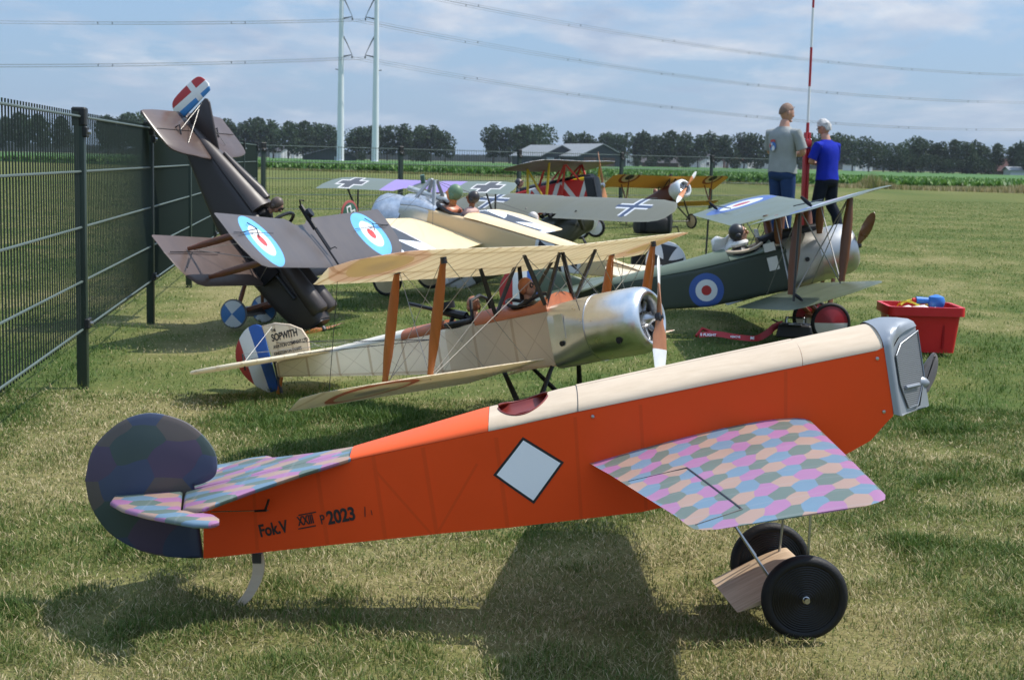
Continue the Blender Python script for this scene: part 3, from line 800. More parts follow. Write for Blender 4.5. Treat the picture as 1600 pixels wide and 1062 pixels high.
# ================================================================== shared aircraft materials
LZ = (srgb(110, 152, 186), srgb(196, 124, 184), srgb(104, 122, 112), srgb(206, 166, 140), srgb(110, 152, 186))
LZ = (srgb(97, 122, 141), srgb(148, 103, 138), srgb(91, 105, 98), srgb(153, 127, 114))
LZR_SHADED = (srgb(86, 97, 126), srgb(104, 90, 116), srgb(84, 100, 98), srgb(118, 108, 104))  # rudder inks darker and bluer: its shaded side is put into the colour
M_steel = mat('brushed steel rod', (0.45, 0.45, 0.46), 0.3, 1.0, var=0.1)
M_dsteel = mat('dark steel', (0.05, 0.05, 0.055), 0.4, 0.6, var=0.1)
M_black = mat('black rubber', (0.010, 0.010, 0.011), 0.6, var=0.2, vs=30, bump=0.15, bs=200, spec=0.35)
M_blackp = mat('black print', (0.012, 0.012, 0.013), 0.6, var=0)
M_whitep = mat('white vinyl', (0.86, 0.87, 0.90), 0.4, var=0.02)
M_wire = mat('steel bracing wire', (0.30, 0.29, 0.27), 0.4, 0.5, var=0)
M_dwire = mat('dark bracing wire', (0.04, 0.04, 0.04), 0.5, 0.3, var=0)
M_gun = mat('gun metal', (0.018, 0.018, 0.020), 0.42, 0.5, var=0.15)
M_leather = mat('brown leather', (0.20, 0.075, 0.035), 0.5, var=0.25, vs=12, bump=0.2, bs=60)
M_skin = mat('painted skin', (0.42, 0.22, 0.15), 0.55, var=0.12, vs=8)
M_alu = mat('turned aluminium', (0.74, 0.74, 0.73), 0.32, 1.0, var=0.08, vs=5, bump=0.05, bs=30)
M_woodp = mat('varnished strut wood', (0.40, 0.115, 0.018), 0.35, var=0.22, vs=6, stretch=(1, 1, 0.08), coat=0.3)
def grain(c1, c2, sc):
    def fn(g):
        mp = g.n('ShaderNodeMapping'); mp.inputs['Scale'].default_value = sc
        g.nt.links.new(g.obj(), mp.inputs['Vector'])
        n = g.noise(mp.outputs[0], 1.0, 6.0, 0.65, dist=0.6); n2 = g.noise(mp.outputs[0], 4.0, 4.0, 0.6)
        return g.ramp(g.add(g.mul(n, 0.65), g.mul(n2, 0.35)), [(0.3, c1), (0.7, c2)])
    return fn
M_ply = mat('pale birch plywood', (0.5, 0.38, 0.25), 0.55, var=0.05, vs=4, fn=grain((0.50, 0.385, 0.265), (0.63, 0.51, 0.375), (3, 22, 22)))
M_ply2 = mat('striped plywood', (0.5, 0.38, 0.25), 0.5, var=0.05, vs=4, fn=grain((0.33, 0.215, 0.125), (0.62, 0.48, 0.33), (4, 30, 4)))
M_propw = mat('propeller wood', (0.36, 0.13, 0.04), 0.35, var=0.25, vs=20, coat=0.3)

# ================================================================== orange monoplane in the foreground
OC = Vector((0.10, 3.25, 0.0))
YC = 3.25
orange = thing('model_aeroplane', 'orange model monoplane with lozenge patterned wings and plywood decking, nearest in front', 'model aeroplane', OC)
def O(p): return (p[0] - OC.x, p[1] - OC.y, p[2] - OC.z)
def OV(vf): return ([O(p) for p in vf[0]],) + tuple(vf[1:])
def of_(g):
    u, v, _ = g.uv()
    base = g.mix(0.0, (0.93, 0.088, 0.008), (0.93, 0.088, 0.008))
    # frame members showing through the covering
    fr = None
    def line(x0, z0, x1, z1, w):
        L = math.hypot(x1 - x0, z1 - z0); nx_, nz_ = -(z1 - z0) / L, (x1 - x0) / L
        dd = g.ab(g.add(g.mul(g.sub(u, x0), nx_), g.mul(g.sub(v, z0), nz_)))
        tt = g.add(g.mul(g.sub(u, x0), (x1 - x0) / L / L), g.mul(g.sub(v, z0), (z1 - z0) / L / L))
        s_ = g.maprange(dd, w * 0.5, w, 1.0, 0.0)
        return g.mul(g.m('MINIMUM', g.m('MAXIMUM', s_, 0.0), 1.0), g.mul(g.gt(tt, 0.0), g.lt(tt, 1.0)))
    ls = [line(-0.56, 0.14, -0.57, 0.30, 0.005), (line(-0.40, 0.16, -0.425, 0.33, 0.006)), line(-0.27, 0.18, -0.30, 0.37, 0.006), line(-0.155, 0.195, -0.19, 0.39, 0.006), line(-0.165, 0.195, -0.30, 0.34, 0.004), line(-0.155, 0.2, -0.07, 0.36, 0.004), line(0.0, 0.22, -0.03, 0.42, 0.006), line(0.16, 0.24, 0.14, 0.47, 0.005), line(0.30, 0.27, 0.28, 0.50, 0.005), line(0.60, 0.36, 0.59, 0.58, 0.005)]
    m = ls[0]
    for q in ls[1:]: m = g.mx(m, q)
    soft = g.noise(g.obj(), 5.0, 3.0, 0.5)
    c = g.mix(g.mul(m, 0.22), base, (0.42, 0.042, 0.006))
    return g.mix(g.mul(g.maprange(soft, 0.45, 0.75, 0.0, 1.0), 0.15), c, (0.62, 0.06, 0.008))
M_orange = mat('orange fabric', (0.75, 0.09, 0.012), 0.48, var=0.03, vs=3, fn=of_, bump=0.20, bs=7.0, spec=0.35, transl=0.22)
M_orange2 = mat('orange decking', (0.80, 0.105, 0.022), 0.5, var=0.04, vs=4, spec=0.3)
sx_ = [-0.684, -0.55, -0.42, -0.27, -0.13, 0.0, 0.15, 0.29, 0.425, 0.50, 0.58, 0.66, 0.733, 0.78, 0.812, 0.826]
bz_ = np.interp(sx_, [-0.684, -0.42, -0.13, 0.287, 0.425, 0.58, 0.66, 0.733, 0.78, 0.812, 0.832], [0.112, 0.156, 0.203, 0.263, 0.297, 0.342, 0.371, 0.404, 0.433, 0.473, 0.495])
tz_ = np.interp(sx_, [-0.684, -0.349, -0.047, 0.146, 0.416, 0.804, 0.84], [0.266, 0.354, 0.432, 0.481, 0.544, 0.633, 0.641])
hw_ = np.interp(sx_, [-0.69, 0, 0.85], [0.018, 0.11, 0.115])
def hwid(x): return float(np.interp(x, [-0.69, 0, 0.85], [0.018, 0.11, 0.115]))
def lz(x): return float(np.interp(x, [-0.684, -0.349, -0.047, 0.146, 0.416, 0.804, 0.84], [0.266, 0.354, 0.432, 0.481, 0.544, 0.633, 0.641]))
def rz(x): return float(np.interp(x, [-0.36, -0.06, 0.0, 0.11, 0.428, 0.797, 0.86], [0.366, 0.462, 0.476, 0.509, 0.586, 0.673, 0.688]))
secs = []
for x, b, t, h in zip(sx_, bz_, tz_, hw_):
    xf = 0.0
    secs.append([(x, YC - h, b), (x, YC + h, b), (x + (0.0 if x < .8 else -.018), YC + h, t), (x + (0.0 if x < .8 else -.018), YC - h, t)])
v, f = sweep(None, secs)
fus = fixn(mk('fuselage', OV((v, f)), M_orange, orange, uv=[(p[0], p[2]) for p in v], angle=30))
def deck(name, xs, m, parent, open_fn=None, lift=0.0, th=0.0, e=2.0):
    V, F = [], []; n = 12
    for s in (-1, 1):
        base = len(V)
        for x in xs:
            h, z0, z1 = hwid(x), lz(x), rz(x)
            yo = open_fn(x) if open_fn else 0.0
            tm = math.acos(min(1, yo / h)) if yo > 0 else math.pi / 2
            for k in range(n + 1):
                t = tm * k / n
                yy = h * math.cos(t) ** (2 / e) if k < n or yo > 0 else (0.0 if yo <= 0 else h * math.cos(t) ** (2 / e))
                V.append((x, YC + s * (yy + lift), z0 + 0.001 + (z1 - z0 + lift) * math.sin(t) ** (2 / e)))
        for i in range(len(xs) - 1):
            for k in range(n):
                a = base + i * (n + 1) + k
                F.append((a, a + n + 1, a + n + 2, a + 1))
    o = fixn(mk(name, OV((V, F)), m, parent, uv=[(p[0], p[1]) for p in V], angle=30))
    bm = bmesh.new(); bm.from_mesh(o.data); bmesh.ops.remove_doubles(bm, verts=bm.verts, dist=1e-4); bmesh.ops.recalc_face_normals(bm, faces=bm.faces); bm.to_mesh(o.data); bm.free()
    return o
deck('rear_decking', [-0.352, -0.25, -0.15, -0.07, -0.048], M_orange2, orange)
def cock(x):
    if not (-0.028 < x < 0.082): return 0.0
    t = (x - 0.027) / 0.055
    return 0.088 * math.sqrt(max(0, 1 - t * t)) ** 0.9 + (0.004 if abs(t) < .99 else 0)
xs1 = [-0.047, -0.035] + [0.027 + 0.055 * math.sin(math.pi * q) for q in np.linspace(-0.5, 0.5, 22)] + [0.09, 0.11, 0.13, 0.1455]
d1 = deck('cockpit_decking', xs1, M_ply, orange, cock)
deck('front_decking', [0.1465, 0.25, 0.35, 0.45, 0.55, 0.625], M_ply, orange, lift=0.0015)
deck('front_decking', [0.6262, 0.70, 0.76, 0.795], M_ply, orange, lift=0.0)
mk('decking_seam', OV(path([(0.146, YC + hwid(.146) * math.cos(t) * 1.012, lz(.146) + (rz(.146) - lz(.146) + .001) * math.sin(t)) for t in np.linspace(0.02, math.pi - .02, 20)], 0.0011, 5)), M_dsteel, orange)
# dark red cockpit tub
M_tub = mat('dark red cockpit lining', (0.16, 0.018, 0.012), 0.45, var=0.15, vs=20)
tv, tf = [], []
for i, x in enumerate(np.linspace(-0.026, 0.080, 14)):
    for k in range(11):
        t = math.pi * (0.02 + 0.96 * k / 10); tv.append((x, YC + 0.078 * math.cos(t), lz(x) + .004 + (rz(x) - lz(x)) * 0.55 * (1 - math.sin(t))))
for i in range(13):
    for k in range(10):
        a = i * 11 + k; tf.append((a, a + 1, a + 12, a + 11))
mk('cockpit_lining', OV((tv, tf)), M_tub, orange)
rim = []
for s in (-1, 1):
    pts = [(x, YC + s * (cock(x) + .0005), lz(x) + (rz(x) - lz(x)) * math.sqrt(max(0, 1 - (cock(x) / hwid(x)) ** 2)) + 0.001) for x in xs1[3:23]]
    rim.append(path(pts, 0.0022, 6))
mk('cockpit_rim', OV(join(*rim)), M_tub, orange)
# nose cowl with radiator
M_nose = mat('silver painted nose', (0.27, 0.295, 0.325), 0.46, 0.4, var=0.06, vs=8)
def nose_sec(x, kx, ztop, zl_, hw, zb, v=0.0):
    """half hoop with V pushed nose; x at the side, x+v at the keel"""
    R = []; n = 14
    for k in range(n + 1):
        t = math.pi * k / n; c, s = math.cos(t), math.sin(t)
        y = hw * math.copysign(abs(c) ** 0.8, c); R.append((x + v * (1 - abs(c)), YC + y, zl_ + (ztop - zl_) * s ** 0.9))
    R.append((x, YC - hw, zb)); R.append((x + v, YC, zb + 0.004)); R.append((x, YC + hw, zb))
    return R
ns = [nose_sec(0.797, 0, rz(0.795) + .003, lz(0.795), 0.1165, 0.492), nose_sec(0.806, 0, 0.681, 0.638, 0.1165, 0.490, 0.014),
      nose_sec(0.812, 0, 0.688, 0.640, 0.1155, 0.489, 0.046), nose_sec(0.816, 0, 0.688, 0.634, 0.112, 0.488, 0.070), nose_sec(0.818, 0, 0.682, 0.626, 0.105, 0.488, 0.080), nose_sec(0.819, 0, 0.672, 0.616, 0.098, 0.488, 0.084)]
ns = [[(p[0] + (0.64 - p[2]) * 0.20, p[1], p[2]) for p in r] for i, r in enumerate(ns)]
v, f = sweep(None, ns, caps=False)
fixn(mk('nose_cowl', OV((v, f)), M_nose, orange, angle=45))
# V radiator faces, both sides, with grille mesh pattern
def gr_fn(g):
    u, v, _ = g.uv()
    su, sv = 0.0042, 0.0042
    row = g.m('FLOOR', g.div(v, sv)); uu = g.add(g.div(u, su), g.mul(g.mod(row, 2.0), 0.5))
    du = g.sub(g.mod(uu, 1.0), 0.5); dv = g.sub(g.mod(g.div(v, sv), 1.0), 0.5)
    hole = g.lt(g.hyp(du, dv), 0.33)
    return g.mix(hole, (0.27, 0.28, 0.30), (0.012, 0.012, 0.014))
M_grille = mat('radiator mesh', (0.3, 0.3, 0.3), 0.4, 0.4, var=0, fn=gr_fn)
for s in (-1, 1):
    sl = lambda z: (0.64 - z) * 0.20
    ya = 0.100
    P = lambda yy, z, o: (0.818 + 0.086 * (1 - yy / ya) + sl(z) + o, YC + s * yy, z)
    # silver surround plate behind
    pts = [P(ya, 0.490, -.003), P(0.0, 0.492, -.003), P(0.0, 0.672, -.003), P(0.05, 0.665, -.003), P(ya, 0.625, -.003)]
    fixn(mk('nose_plate', OV((pts, [(0, 1, 2, 3, 4)])), M_nose, orange, smooth=False))
    q = [P(0.092, 0.616, 0), P(0.070, 0.640, 0), P(0.002, 0.662, 0), P(0.002, 0.562, 0), P(0.040, 0.502, 0), P(0.074, 0.500, 0), P(0.092, 0.555, 0)]
    gv = [p for p in q]
    fixn(mk('radiator_grille', OV((gv, [tuple(range(len(gv)))])), M_grille, orange, uv=[((p[1] - YC) * 1.1, p[2]) for p in gv], smooth=False))
    fr = [Vector(p) + Vector((.002, 0, 0)) for p in q + q[:1]]
    mk('grille_frame', OV(path(fr, 0.0013, 5)), M_nose, orange)
    mk('shutter_plate', OV(([P(0.004, 0.562, .004), P(0.004, 0.494, .004), P(0.060, 0.494, .004), P(0.036, 0.500, .004)], [(0, 1, 2, 3)])), M_nose, orange, smooth=False)
    mk('radiator_bar', OV(tube(P(0.078, 0.545, .004), P(0.030, 0.545, .004), 0.0042, n=8)), M_nose, orange)
M_bprop = mat('dark varnished propeller', (0.085, 0.070, 0.055), 0.3, var=0.2, vs=20, coat=0.4)
hub_ = fixn(mk('propeller', OV(lathe([(0.885, 0.006), (0.885, 0.014), (0.915, 0.016), (0.925, 0.011), (0.932, 0.004)], 18, 'x', (0, YC, 0.545))), M_nose, orange))
bp = [(1432, 592), (1441, 576), (1452, 563), (1460, 555), (1465, 555), (1468, 563), (1466, 577), (1460, 592), (1452, 604), (1447, 611), (1435, 612)]
bp = [(0.905 + (a - 1432) * 0.00136, 0.534 + (605 - b) * 0.00146) for a, b in bp]
bl_ = fixn(mk('propeller_blade', plate([tuple(q) for q in catmull(bp, 4)], 0.012, lambda x, z, h: O((x + 0.004, YC + h + (z - 0.53) * 0.5, z)), 0.7), M_bprop, hub_, angle=70))
# screws
for (x, z) in ((0.178, 0.472), (0.785, 0.612), (0.805, 0.497)):
    mk('screw', OV(lathe([(-.0006, .0005), (-.0016, .0042), (-.003, .0034), (-.0036, .001)], 12, 'y', (x, YC - hwid(x), z))), M_steel, orange)
# text on the side
def side_pt(x, z, off=0.0012): return O((x, YC - hwid(x) - off, z))
def side_dir(x0, z0, x1, z1): return Vector(side_pt(x1, z1)) - Vector(side_pt(x0, z0))
up_ = Vector((0, 0, 1))
td = side_dir(-0.551, 0.170, -0.300, 0.231)
text('lettering', 'Fok.V', 0.039, M_blackp, orange, side_pt(-0.553, 0.170), td, up_, 0.0, 0.0009, 0.74)
text('lettering', 'XXIII', 0.0285, M_blackp, orange, side_pt(-0.4655, 0.2005), td, up_, 0.0, 0.0007, 0.60)
text('lettering', 'P', 0.030, M_blackp, orange, side_pt(-0.4150, 0.2065), td, up_, 0.0, 0.0002, 0.74)
text('lettering', '2023', 0.041, M_blackp, orange, side_pt(-0.3985, 0.2075), td, up_, 0.0, 0.0013, 0.80)
text('lettering', '/', 0.032, M_blackp, orange, side_pt(-0.3170, 0.229), td, up_, 0.0, 0.0, 0.7)
text('lettering', '1', 0.016, M_blackp, orange, side_pt(-0.3030, 0.2335), td, up_, 0.0, 0.0, 0.7)
for z in (-0.0055, 0.0255):
    a = Vector(side_pt(-0.4665, 0.1985 + z)); b = a + td.normalized() * 0.0415; d_ = Vector((0, 0, 0.0014))
    mk('lettering_bar', ([a - d_, b - d_, b + d_, a + d_], [(0, 1, 2, 3)]), M_blackp, orange, smooth=False)
# diamond badge
dc = [(0.028, 0.4235), (0.1185, 0.370), (0.0555, 0.2765), (-0.0345, 0.337)]
cx_, cz_ = sum(p[0] for p in dc) / 4, sum(p[1] for p in dc) / 4
def badge(name, k, off, m, parent):
    A, B, C, D = [Vector((cx_ + (p[0] - cx_) * k, cz_ + (p[1] - cz_) * k)) for p in dc]; n = 10; V, F = [], []
    for i in range(n + 1):
        for j in range(n + 1):
            q = A.lerp(B, i / n).lerp(D.lerp(C, i / n), j / n); V.append(side_pt(q.x, q.y, off))
    for i in range(n):
        for j in range(n): F.append((i * (n + 1) + j, i * (n + 1) + j + 1, (i + 1) * (n + 1) + j + 1, (i + 1) * (n + 1) + j))
    return mk(name, (V, F), m, parent, smooth=False)
bd = badge('badge', 1.0, 0.0012, M_blackp, orange)
badge('badge_panel', 0.90, 0.0020, M_whitep, bd)
# wings
def lz_fn(su, sv, a, j=1.0, pal=None, jit=.045):
    def fn(g):
        c = lozenge(g, su, sv, pal or LZ, a, jit, j); u, v, _ = g.uv()
        return g.mix(g.mul(ribs(g, u, 0.098, 0.006), 0.0 if pal else 0.14), c, (0.30, 0.30, 0.32))
    return fn
M_loz = mat('lozenge fabric', (0.5, 0.4, 0.5), 0.42, var=0.05, vs=8, fn=lz_fn(0.080, 0.034, 0.30), spec=0.35, bump=0.05, bs=14.0)
M_lozb = mat('shade darkened rudder lozenge', (0.5, 0.4, 0.5), 0.42, var=0.05, vs=8, fn=lz_fn(0.118, 0.070, 0.45, 0.55, LZR_SHADED, .06), spec=0.4)  # lozenge cloth darkened again, painted-in shade for the rudder
M_lozt = mat('lozenge tail fabric', (0.5, 0.4, 0.5), 0.42, var=0.05, vs=8, fn=lz_fn(0.080, 0.034, 0.30), spec=0.4)
def owing(s):
    S = []
    for y, xl, xt, zl, zt, th in ((0.10, 0.652, 0.172, 0.468, 0.366, 0.066), (0.30, 0.650, 0.208, 0.467, 0.382, 0.057), (0.55, 0.645, 0.254, 0.468, 0.397, 0.046), (0.75, 0.638, 0.292, 0.470, 0.409, 0.034), (0.82, 0.634, 0.302, 0.4715, 0.412, 0.025), (0.855, 0.625, 0.310, 0.472, 0.414, 0.019), (0.875, 0.608, 0.322, 0.471, 0.418, 0.011), (0.886, 0.585, 0.345, 0.467, 0.423, 0.004)):
        S.append((YC + s * y - OC.y, xl - OC.x, xt - OC.x, zl, zt, th))
    w = wing('wing', S, M_loz, M_loz, orange, n=16, und=0.55)
    return w
w1 = owing(-1); owing(1)
# aileron outline gap on the near wing
def wz(x, y):
    yy = YC - y; xl = np.interp(yy, [.1, .3, .55, .75, .82, .855], [.652, .650, .645, .638, .634, .625]); xt = np.interp(yy, [.1, .3, .55, .75, .82, .855], [.172, .208, .254, .292, .302, .310])
    zl = np.interp(yy, [.1, .3, .55, .75, .855], [.468, .467, .468, .470, .472]); zt = np.interp(yy, [.1, .3, .55, .75, .855], [.366, .382, .397, .409, .414]); th = np.interp(yy, [.1, .3, .55, .75, .82, .855], [.066, .057, .046, .034, .025, .019])
    t = (x - xt) / (xl - xt); q = 1 - t
    h = 2.6 * (0.2969 * math.sqrt(max(q, 0)) - 0.126 * q - 0.3516 * q * q + 0.2843 * q ** 3 - 0.1015 * q ** 4) * 2 / 1.3
    return zt + (zl - zt) * t + h * th
def on_wing(x, y, o=0.0003): return (x, y, wz(x, y) + o)
gp = [(0.236, 2.86), (0.27, 2.855), (0.31, 2.85), (0.350, 2.845)] + [(0.350 + (0.398 - 0.350) * t, 2.845 + (2.455 - 2.845) * t) for t in np.linspace(0.08, 1, 10)] + [(0.375, 2.445), (0.345, 2.432), (0.315, 2.42)]
mk('aileron_gap', OV(path([on_wing(*p) for p in gp], [0.0008] * 3 + [0.0019] * 11 + [0.001] * 3, 5)), M_dsteel, orange)
# tail
poly = [(-0.953, 0.282), (-0.940, 0.341), (-0.914, 0.382), (-0.866, 0.421), (-0.806, 0.438), (-0.741, 0.425), (-0.698, 0.399), (-0.666, 0.361), (-0.657, 0.329), (-0.661, 0.300), (-0.682, 0.284), (-0.709, 0.275)]
poly = [tuple(p) for p in catmull(poly, 5, False)] + [(-0.700, 0.2), (-0.688, 0.110)] + [tuple(p) for p in catmull([(-0.72, 0.108), (-0.772, 0.111), (-0.816, 0.119), (-0.859, 0.136), (-0.902, 0.165), (-0.931, 0.204), (-0.946, 0.238)], 4, False)]
def th_r(x, z, h): return O((x, YC + h, z))
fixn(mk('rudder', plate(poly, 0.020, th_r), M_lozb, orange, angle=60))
def sz(x): return 0.3555 + 0.262 * (x + 0.349)
for s in (1, -1):
    st = [(-0.352, 0.0), (-0.349, 0.066), (-0.44, 0.106), (-0.54, 0.170), (-0.604, 0.223), (-0.630, 0.250), (-0.650, 0.245), (-0.688, 0.205), (-0.728, 0.004)]
    fixn(mk('tailplane', plate(st, 0.013, lambda x, y, h: O((x, YC - s * y, sz(x) + h))), M_lozt, orange, angle=60))
    el = [(-0.732, 0.012), (-0.80, 0.012), (-0.886, 0.012), (-0.878, 0.075), (-0.832, 0.150), (-0.757, 0.232), (-0.69, 0.292), (-0.639, 0.335), (-0.600, 0.345), (-0.586, 0.330), (-0.592, 0.300), (-0.611, 0.262), (-0.694, 0.200)]
    fixn(mk('elevator', plate(el, 0.013, lambda x, y, h: O((x, YC - s * y, 0.262 + 0.09 * (x + 0.7) + h))), M_lozt, orange, angle=60))
# elevator horn and pushrod
mk('control_horn', OV(join(tube((-0.530, YC - .06, 0.262), (-0.538, YC - .062, 0.237), 0.0025, 0.003), tube((-0.535, YC - .062, 0.237), (-0.562, YC - .06, 0.234), 0.003, 0.0025))), M_gun, orange)
mk('pushrod', OV(tube((-0.66, YC - 0.05, 0.228), (-0.53, YC - 0.062, 0.237), 0.0012)), M_steel, orange)
# tail skid
sk = [(-0.566, 0.120), (-0.563, 0.085), (-0.572, 0.05), (-0.590, 0.018), (-0.610, -0.003)]
v, f = [], []
for i, (x, z) in enumerate(catmull([Vector(p) for p in sk], 4, False)):
    w_ = 0.013
    v += [(x - w_, YC - .006, z), (x + w_, YC - .006, z + 0.002), (x + w_, YC + .006, z + .002), (x - w_, YC + .006, z)]
n_ = len(v) // 4
for i in range(n_ - 1):
    for j in range(4): f.append((i * 4 + j, i * 4 + (j + 1) % 4, (i + 1) * 4 + (j + 1) % 4, (i + 1) * 4 + j))
f += [(0, 1, 2, 3), tuple((n_ - 1) * 4 + j for j in range(4))]
fixn(mk('tail_skid', OV((v, f)), M_ply, orange, angle=40))
mk('skid_bracket', OV(box(-0.566, YC, 0.112, 0.02, 0.018, 0.022)), M_dsteel, orange)
# undercarriage
M_disc = mat('grooved black wheel disc', (0.008, 0.008, 0.009), 0.36, var=0.3, vs=30, spec=0.3)
for (x, y, z) in ((0.648, 3.112, 0.088), (0.622, 3.395, 0.088)):
    R = 0.0955
    prof = [(-0.017, R * .80)]
    w = mk('wheel', [None, None] and lathe([(-0.012, R * .06)] + [(-0.012 - 0.004 * (1 - i / 26) - (0.0011 if i % 2 else 0), R * (0.08 + 0.70 * i / 26)) for i in range(27)] + [(0.012, R * .78), (0.014, R * .1)], 48, 'y'), M_disc, orange, loc=O((x, y, z)), angle=20)
    fixn(w)
    fixn(mk('tyre', torus((0, 0, 0), R * .865, R * .135, 'y', 56, 14, 1.25), M_black, w))
    fixn(mk('hub_nut', lathe([(-0.026, 0.002), (-0.026, 0.006), (-0.017, 0.0065), (-0.016, 0.0085), (0.014, 0.0085), (0.016, 0.002)], 16, 'y'), M_steel, w))
    w.rotation_euler = (rad(2 if y < 3.2 else -2), 0, rad(3))
mk('axle', OV(tube((0.650, 3.10, 0.088), (0.621, 3.41, 0.088), 0.004)), M_steel, orange)
# faired plywood axle box: TE low at the left
ax = []
for y in (3.128, 3.375):
    xa = 0.648 - (y - 3.112) * 0.10
    te = Vector((xa - 0.140, y, 0.046)); le = Vector((xa + 0.035, y, 0.128)); ch = (le - te); nn_ = Vector((-ch.z, 0, ch.x)).normalized(); ring = []
    top, bot = foil(12, 0.8)
    for t, h in top + bot: ring.append(te + ch * t + nn_ * h * 0.021)
    ax.append(ring)
v, f = sweep(None, ax)
fixn(mk('axle_fairing', OV((v, f)), M_ply2, orange, angle=40))
for a, b in (((0.585, 3.145, 0.108), (0.43, 3.16, 0.33)), ((0.657, 3.14, 0.10), (0.662, 3.15, 0.39)), ((0.58, 3.355, 0.115), (0.42, 3.34, 0.33)), ((0.635, 3.36, 0.11), (0.652, 3.345, 0.39))):
    mk('undercarriage_strut', OV(tube(a, b, 0.0032)), M_steel, orange)
# ================================================================== cream two-seat biplane (middle)
def plane(name_label, cat, loc, ypr, sc):
    return thing('model_biplane' if 'biplane' in name_label else 'model_aeroplane', name_label, cat, loc, (rad(ypr[2]), rad(ypr[1]), rad(ypr[0])), sc)
RWB = {'red': (0.42, 0.025, 0.025), 'white': (0.72, 0.71, 0.68), 'blue': (0.025, 0.10, 0.36)}
CREAM = (0.90, 0.81, 0.63)
def cream_fn(top, rnd=True):
    def fn(g):
        u, v, _ = g.uv()
        c = g.mix(0.0, CREAM, CREAM)
        au = g.ab(u)
        c = g.mix(g.mul(ribs(g, u, 0.36, 0.06), 0.45), c, (0.50, 0.34, 0.15))
        for sp in (-1.43, -2.38):
            c = g.mix(g.mul(g.lt(g.ab(g.sub(v, sp)), 0.035), 0.35), c, (0.42, 0.28, 0.12))
        if rnd:
            r = g.hyp(g.sub(au, 4.15), g.sub(v, -2.0))
            c = g.mix(g.mul(g.lt(r, 0.78), 0.08 if not top else 0.42), c, (0.60, 0.20, 0.08) if not top else (0.60, 0.16, 0.14))
            c = g.mix(g.lt(r, 0.52), c, (0.72, 0.58, 0.35))
            c = g.mix(g.mul(g.lt(r, 0.24), 0.25 if top else 0.0), c, (0.10, 0.14, 0.35))
        return c
    return fn
def cream_lfn(g):
    u, v, _ = g.uv(); au = g.ab(u)
    c = g.mix(0.0, CREAM, CREAM)
    c = g.mix(g.mul(ribs(g, u, 0.36, 0.05), 0.30), c, (0.45, 0.30, 0.12))
    r = g.hyp(g.sub(au, 4.05), g.sub(v, -2.65))
    c = g.mix(g.mul(g.lt(r, 0.74), .75), c, (0.50, 0.07, 0.05)); c = g.mix(g.lt(r, 0.60), c, (0.74, 0.66, 0.50)); c = g.mix(g.mul(g.lt(r, 0.28), .4), c, (0.30, 0.28, 0.36))
    return c
M_cream = mat('doped cream linen', CREAM, 0.45, var=0.04, vs=2, fn=cream_fn(True), transl=0.55, spec=0.3)
M_creamb = mat('doped cream linen underside', CREAM, 0.45, var=0.04, vs=2, fn=cream_fn(False), transl=0.55, spec=0.3)
M_creaml = mat('cream linen lower wing', CREAM, 0.45, var=0.04, vs=2, fn=cream_lfn, transl=0.35, spec=0.3)
M_creamt = mat('cream linen tail', CREAM, 0.45, var=0.05, vs=2, fn=lambda g: g.mix(g.mul(ribs(g, g.uv()[1], 0.34, 0.04), 0.3), CREAM, (0.45, 0.30, 0.12)), transl=0.35, spec=0.3)
def cfus(g):
    u, v, _ = g.uv()
    c = g.mix(0.0, (0.95, 0.92, 0.84), (0.95, 0.92, 0.84))
    tapes = g.lt(g.ab(g.sub(g.mod(g.add(u, 0.25), 0.85), 0.4)), 0.028)
    zt = g.add(0.47, g.mul(u, 0.006)); zb = g.add(-0.74, g.mul(u, -0.105))
    k = g.mod(g.add(u, 0.25 - 0.4), 0.85); k = g.div(k, 0.85); hh = g.div(g.sub(v, zb), g.sub(zt, zb))
    cr = g.mx(g.lt(g.ab(g.sub(hh, k)), 0.014), g.lt(g.ab(g.sub(hh, g.sub(1.0, k))), 0.014))
    c = g.mix(g.mul(tapes, 0.45), c, (0.36, 0.22, 0.10)); c = g.mix(g.mul(cr, 0.30), c, (0.24, 0.20, 0.15))
    c = g.mix(g.mul(g.lt(g.ab(g.sub(hh, 0.03)), 0.03), 0.35), c, (0.36, 0.22, 0.10))
    c = g.mix(g.mul(g.gt(u, -3.9), 0.45), c, (0.62, 0.50, 0.34))
    return c
M_cfus = mat('translucent fuselage linen', (0.6, 0.52, 0.38), 0.4, var=0.05, vs=1.5, fn=cfus, transl=0.78, spec=0.35)
M_panel = mat('brushed aluminium panel', (0.62, 0.60, 0.55), 0.32, 0.9, var=0.12, vs=3, bump=0.03, bs=20)
M_tanl = mat('tan leather decking', (0.38, 0.115, 0.045), 0.42, var=0.16, vs=5, spec=0.45)
M_blk = mat('black painted steel', (0.014, 0.014, 0.015), 0.45, var=0.1)
strut_pl = plane('cream linen model biplane with polished aluminium cowl, orange struts and striped rudder', 'model aeroplane', (0.496, 5.33, 0.457), (-34.3, -13.2, 0.25), 0.222)
S = strut_pl
xu, zu, xl, zl, dih, ys = -1.178, 1.363, -1.809, -0.444, 0.023, 3.27
zb_ = lambda x: float(np.interp(x, [-8.45, -6.0, -3.0, -1.0], [0.14, -0.14, -0.48, -0.55]))
zt_ = lambda x: float(np.interp(x, [-8.45, -1.0], [0.415, 0.47]))
wf_ = lambda x: float(np.interp(x, [-8.45, -6, -3, -1.5], [0.05, 0.27, 0.44, 0.50]))
fixn(mk('fuselage', body([(x, wf_(x), (zt_(x) + zb_(x)) / 2, (zt_(x) - zb_(x)) / 2, (zt_(x) - zb_(x)) / 2, 9, 9) for x in (-8.4, -7.6, -6.8, -6, -5, -4, -3, -2.2, -1.62)], 40), M_cfus, S, angle=30))
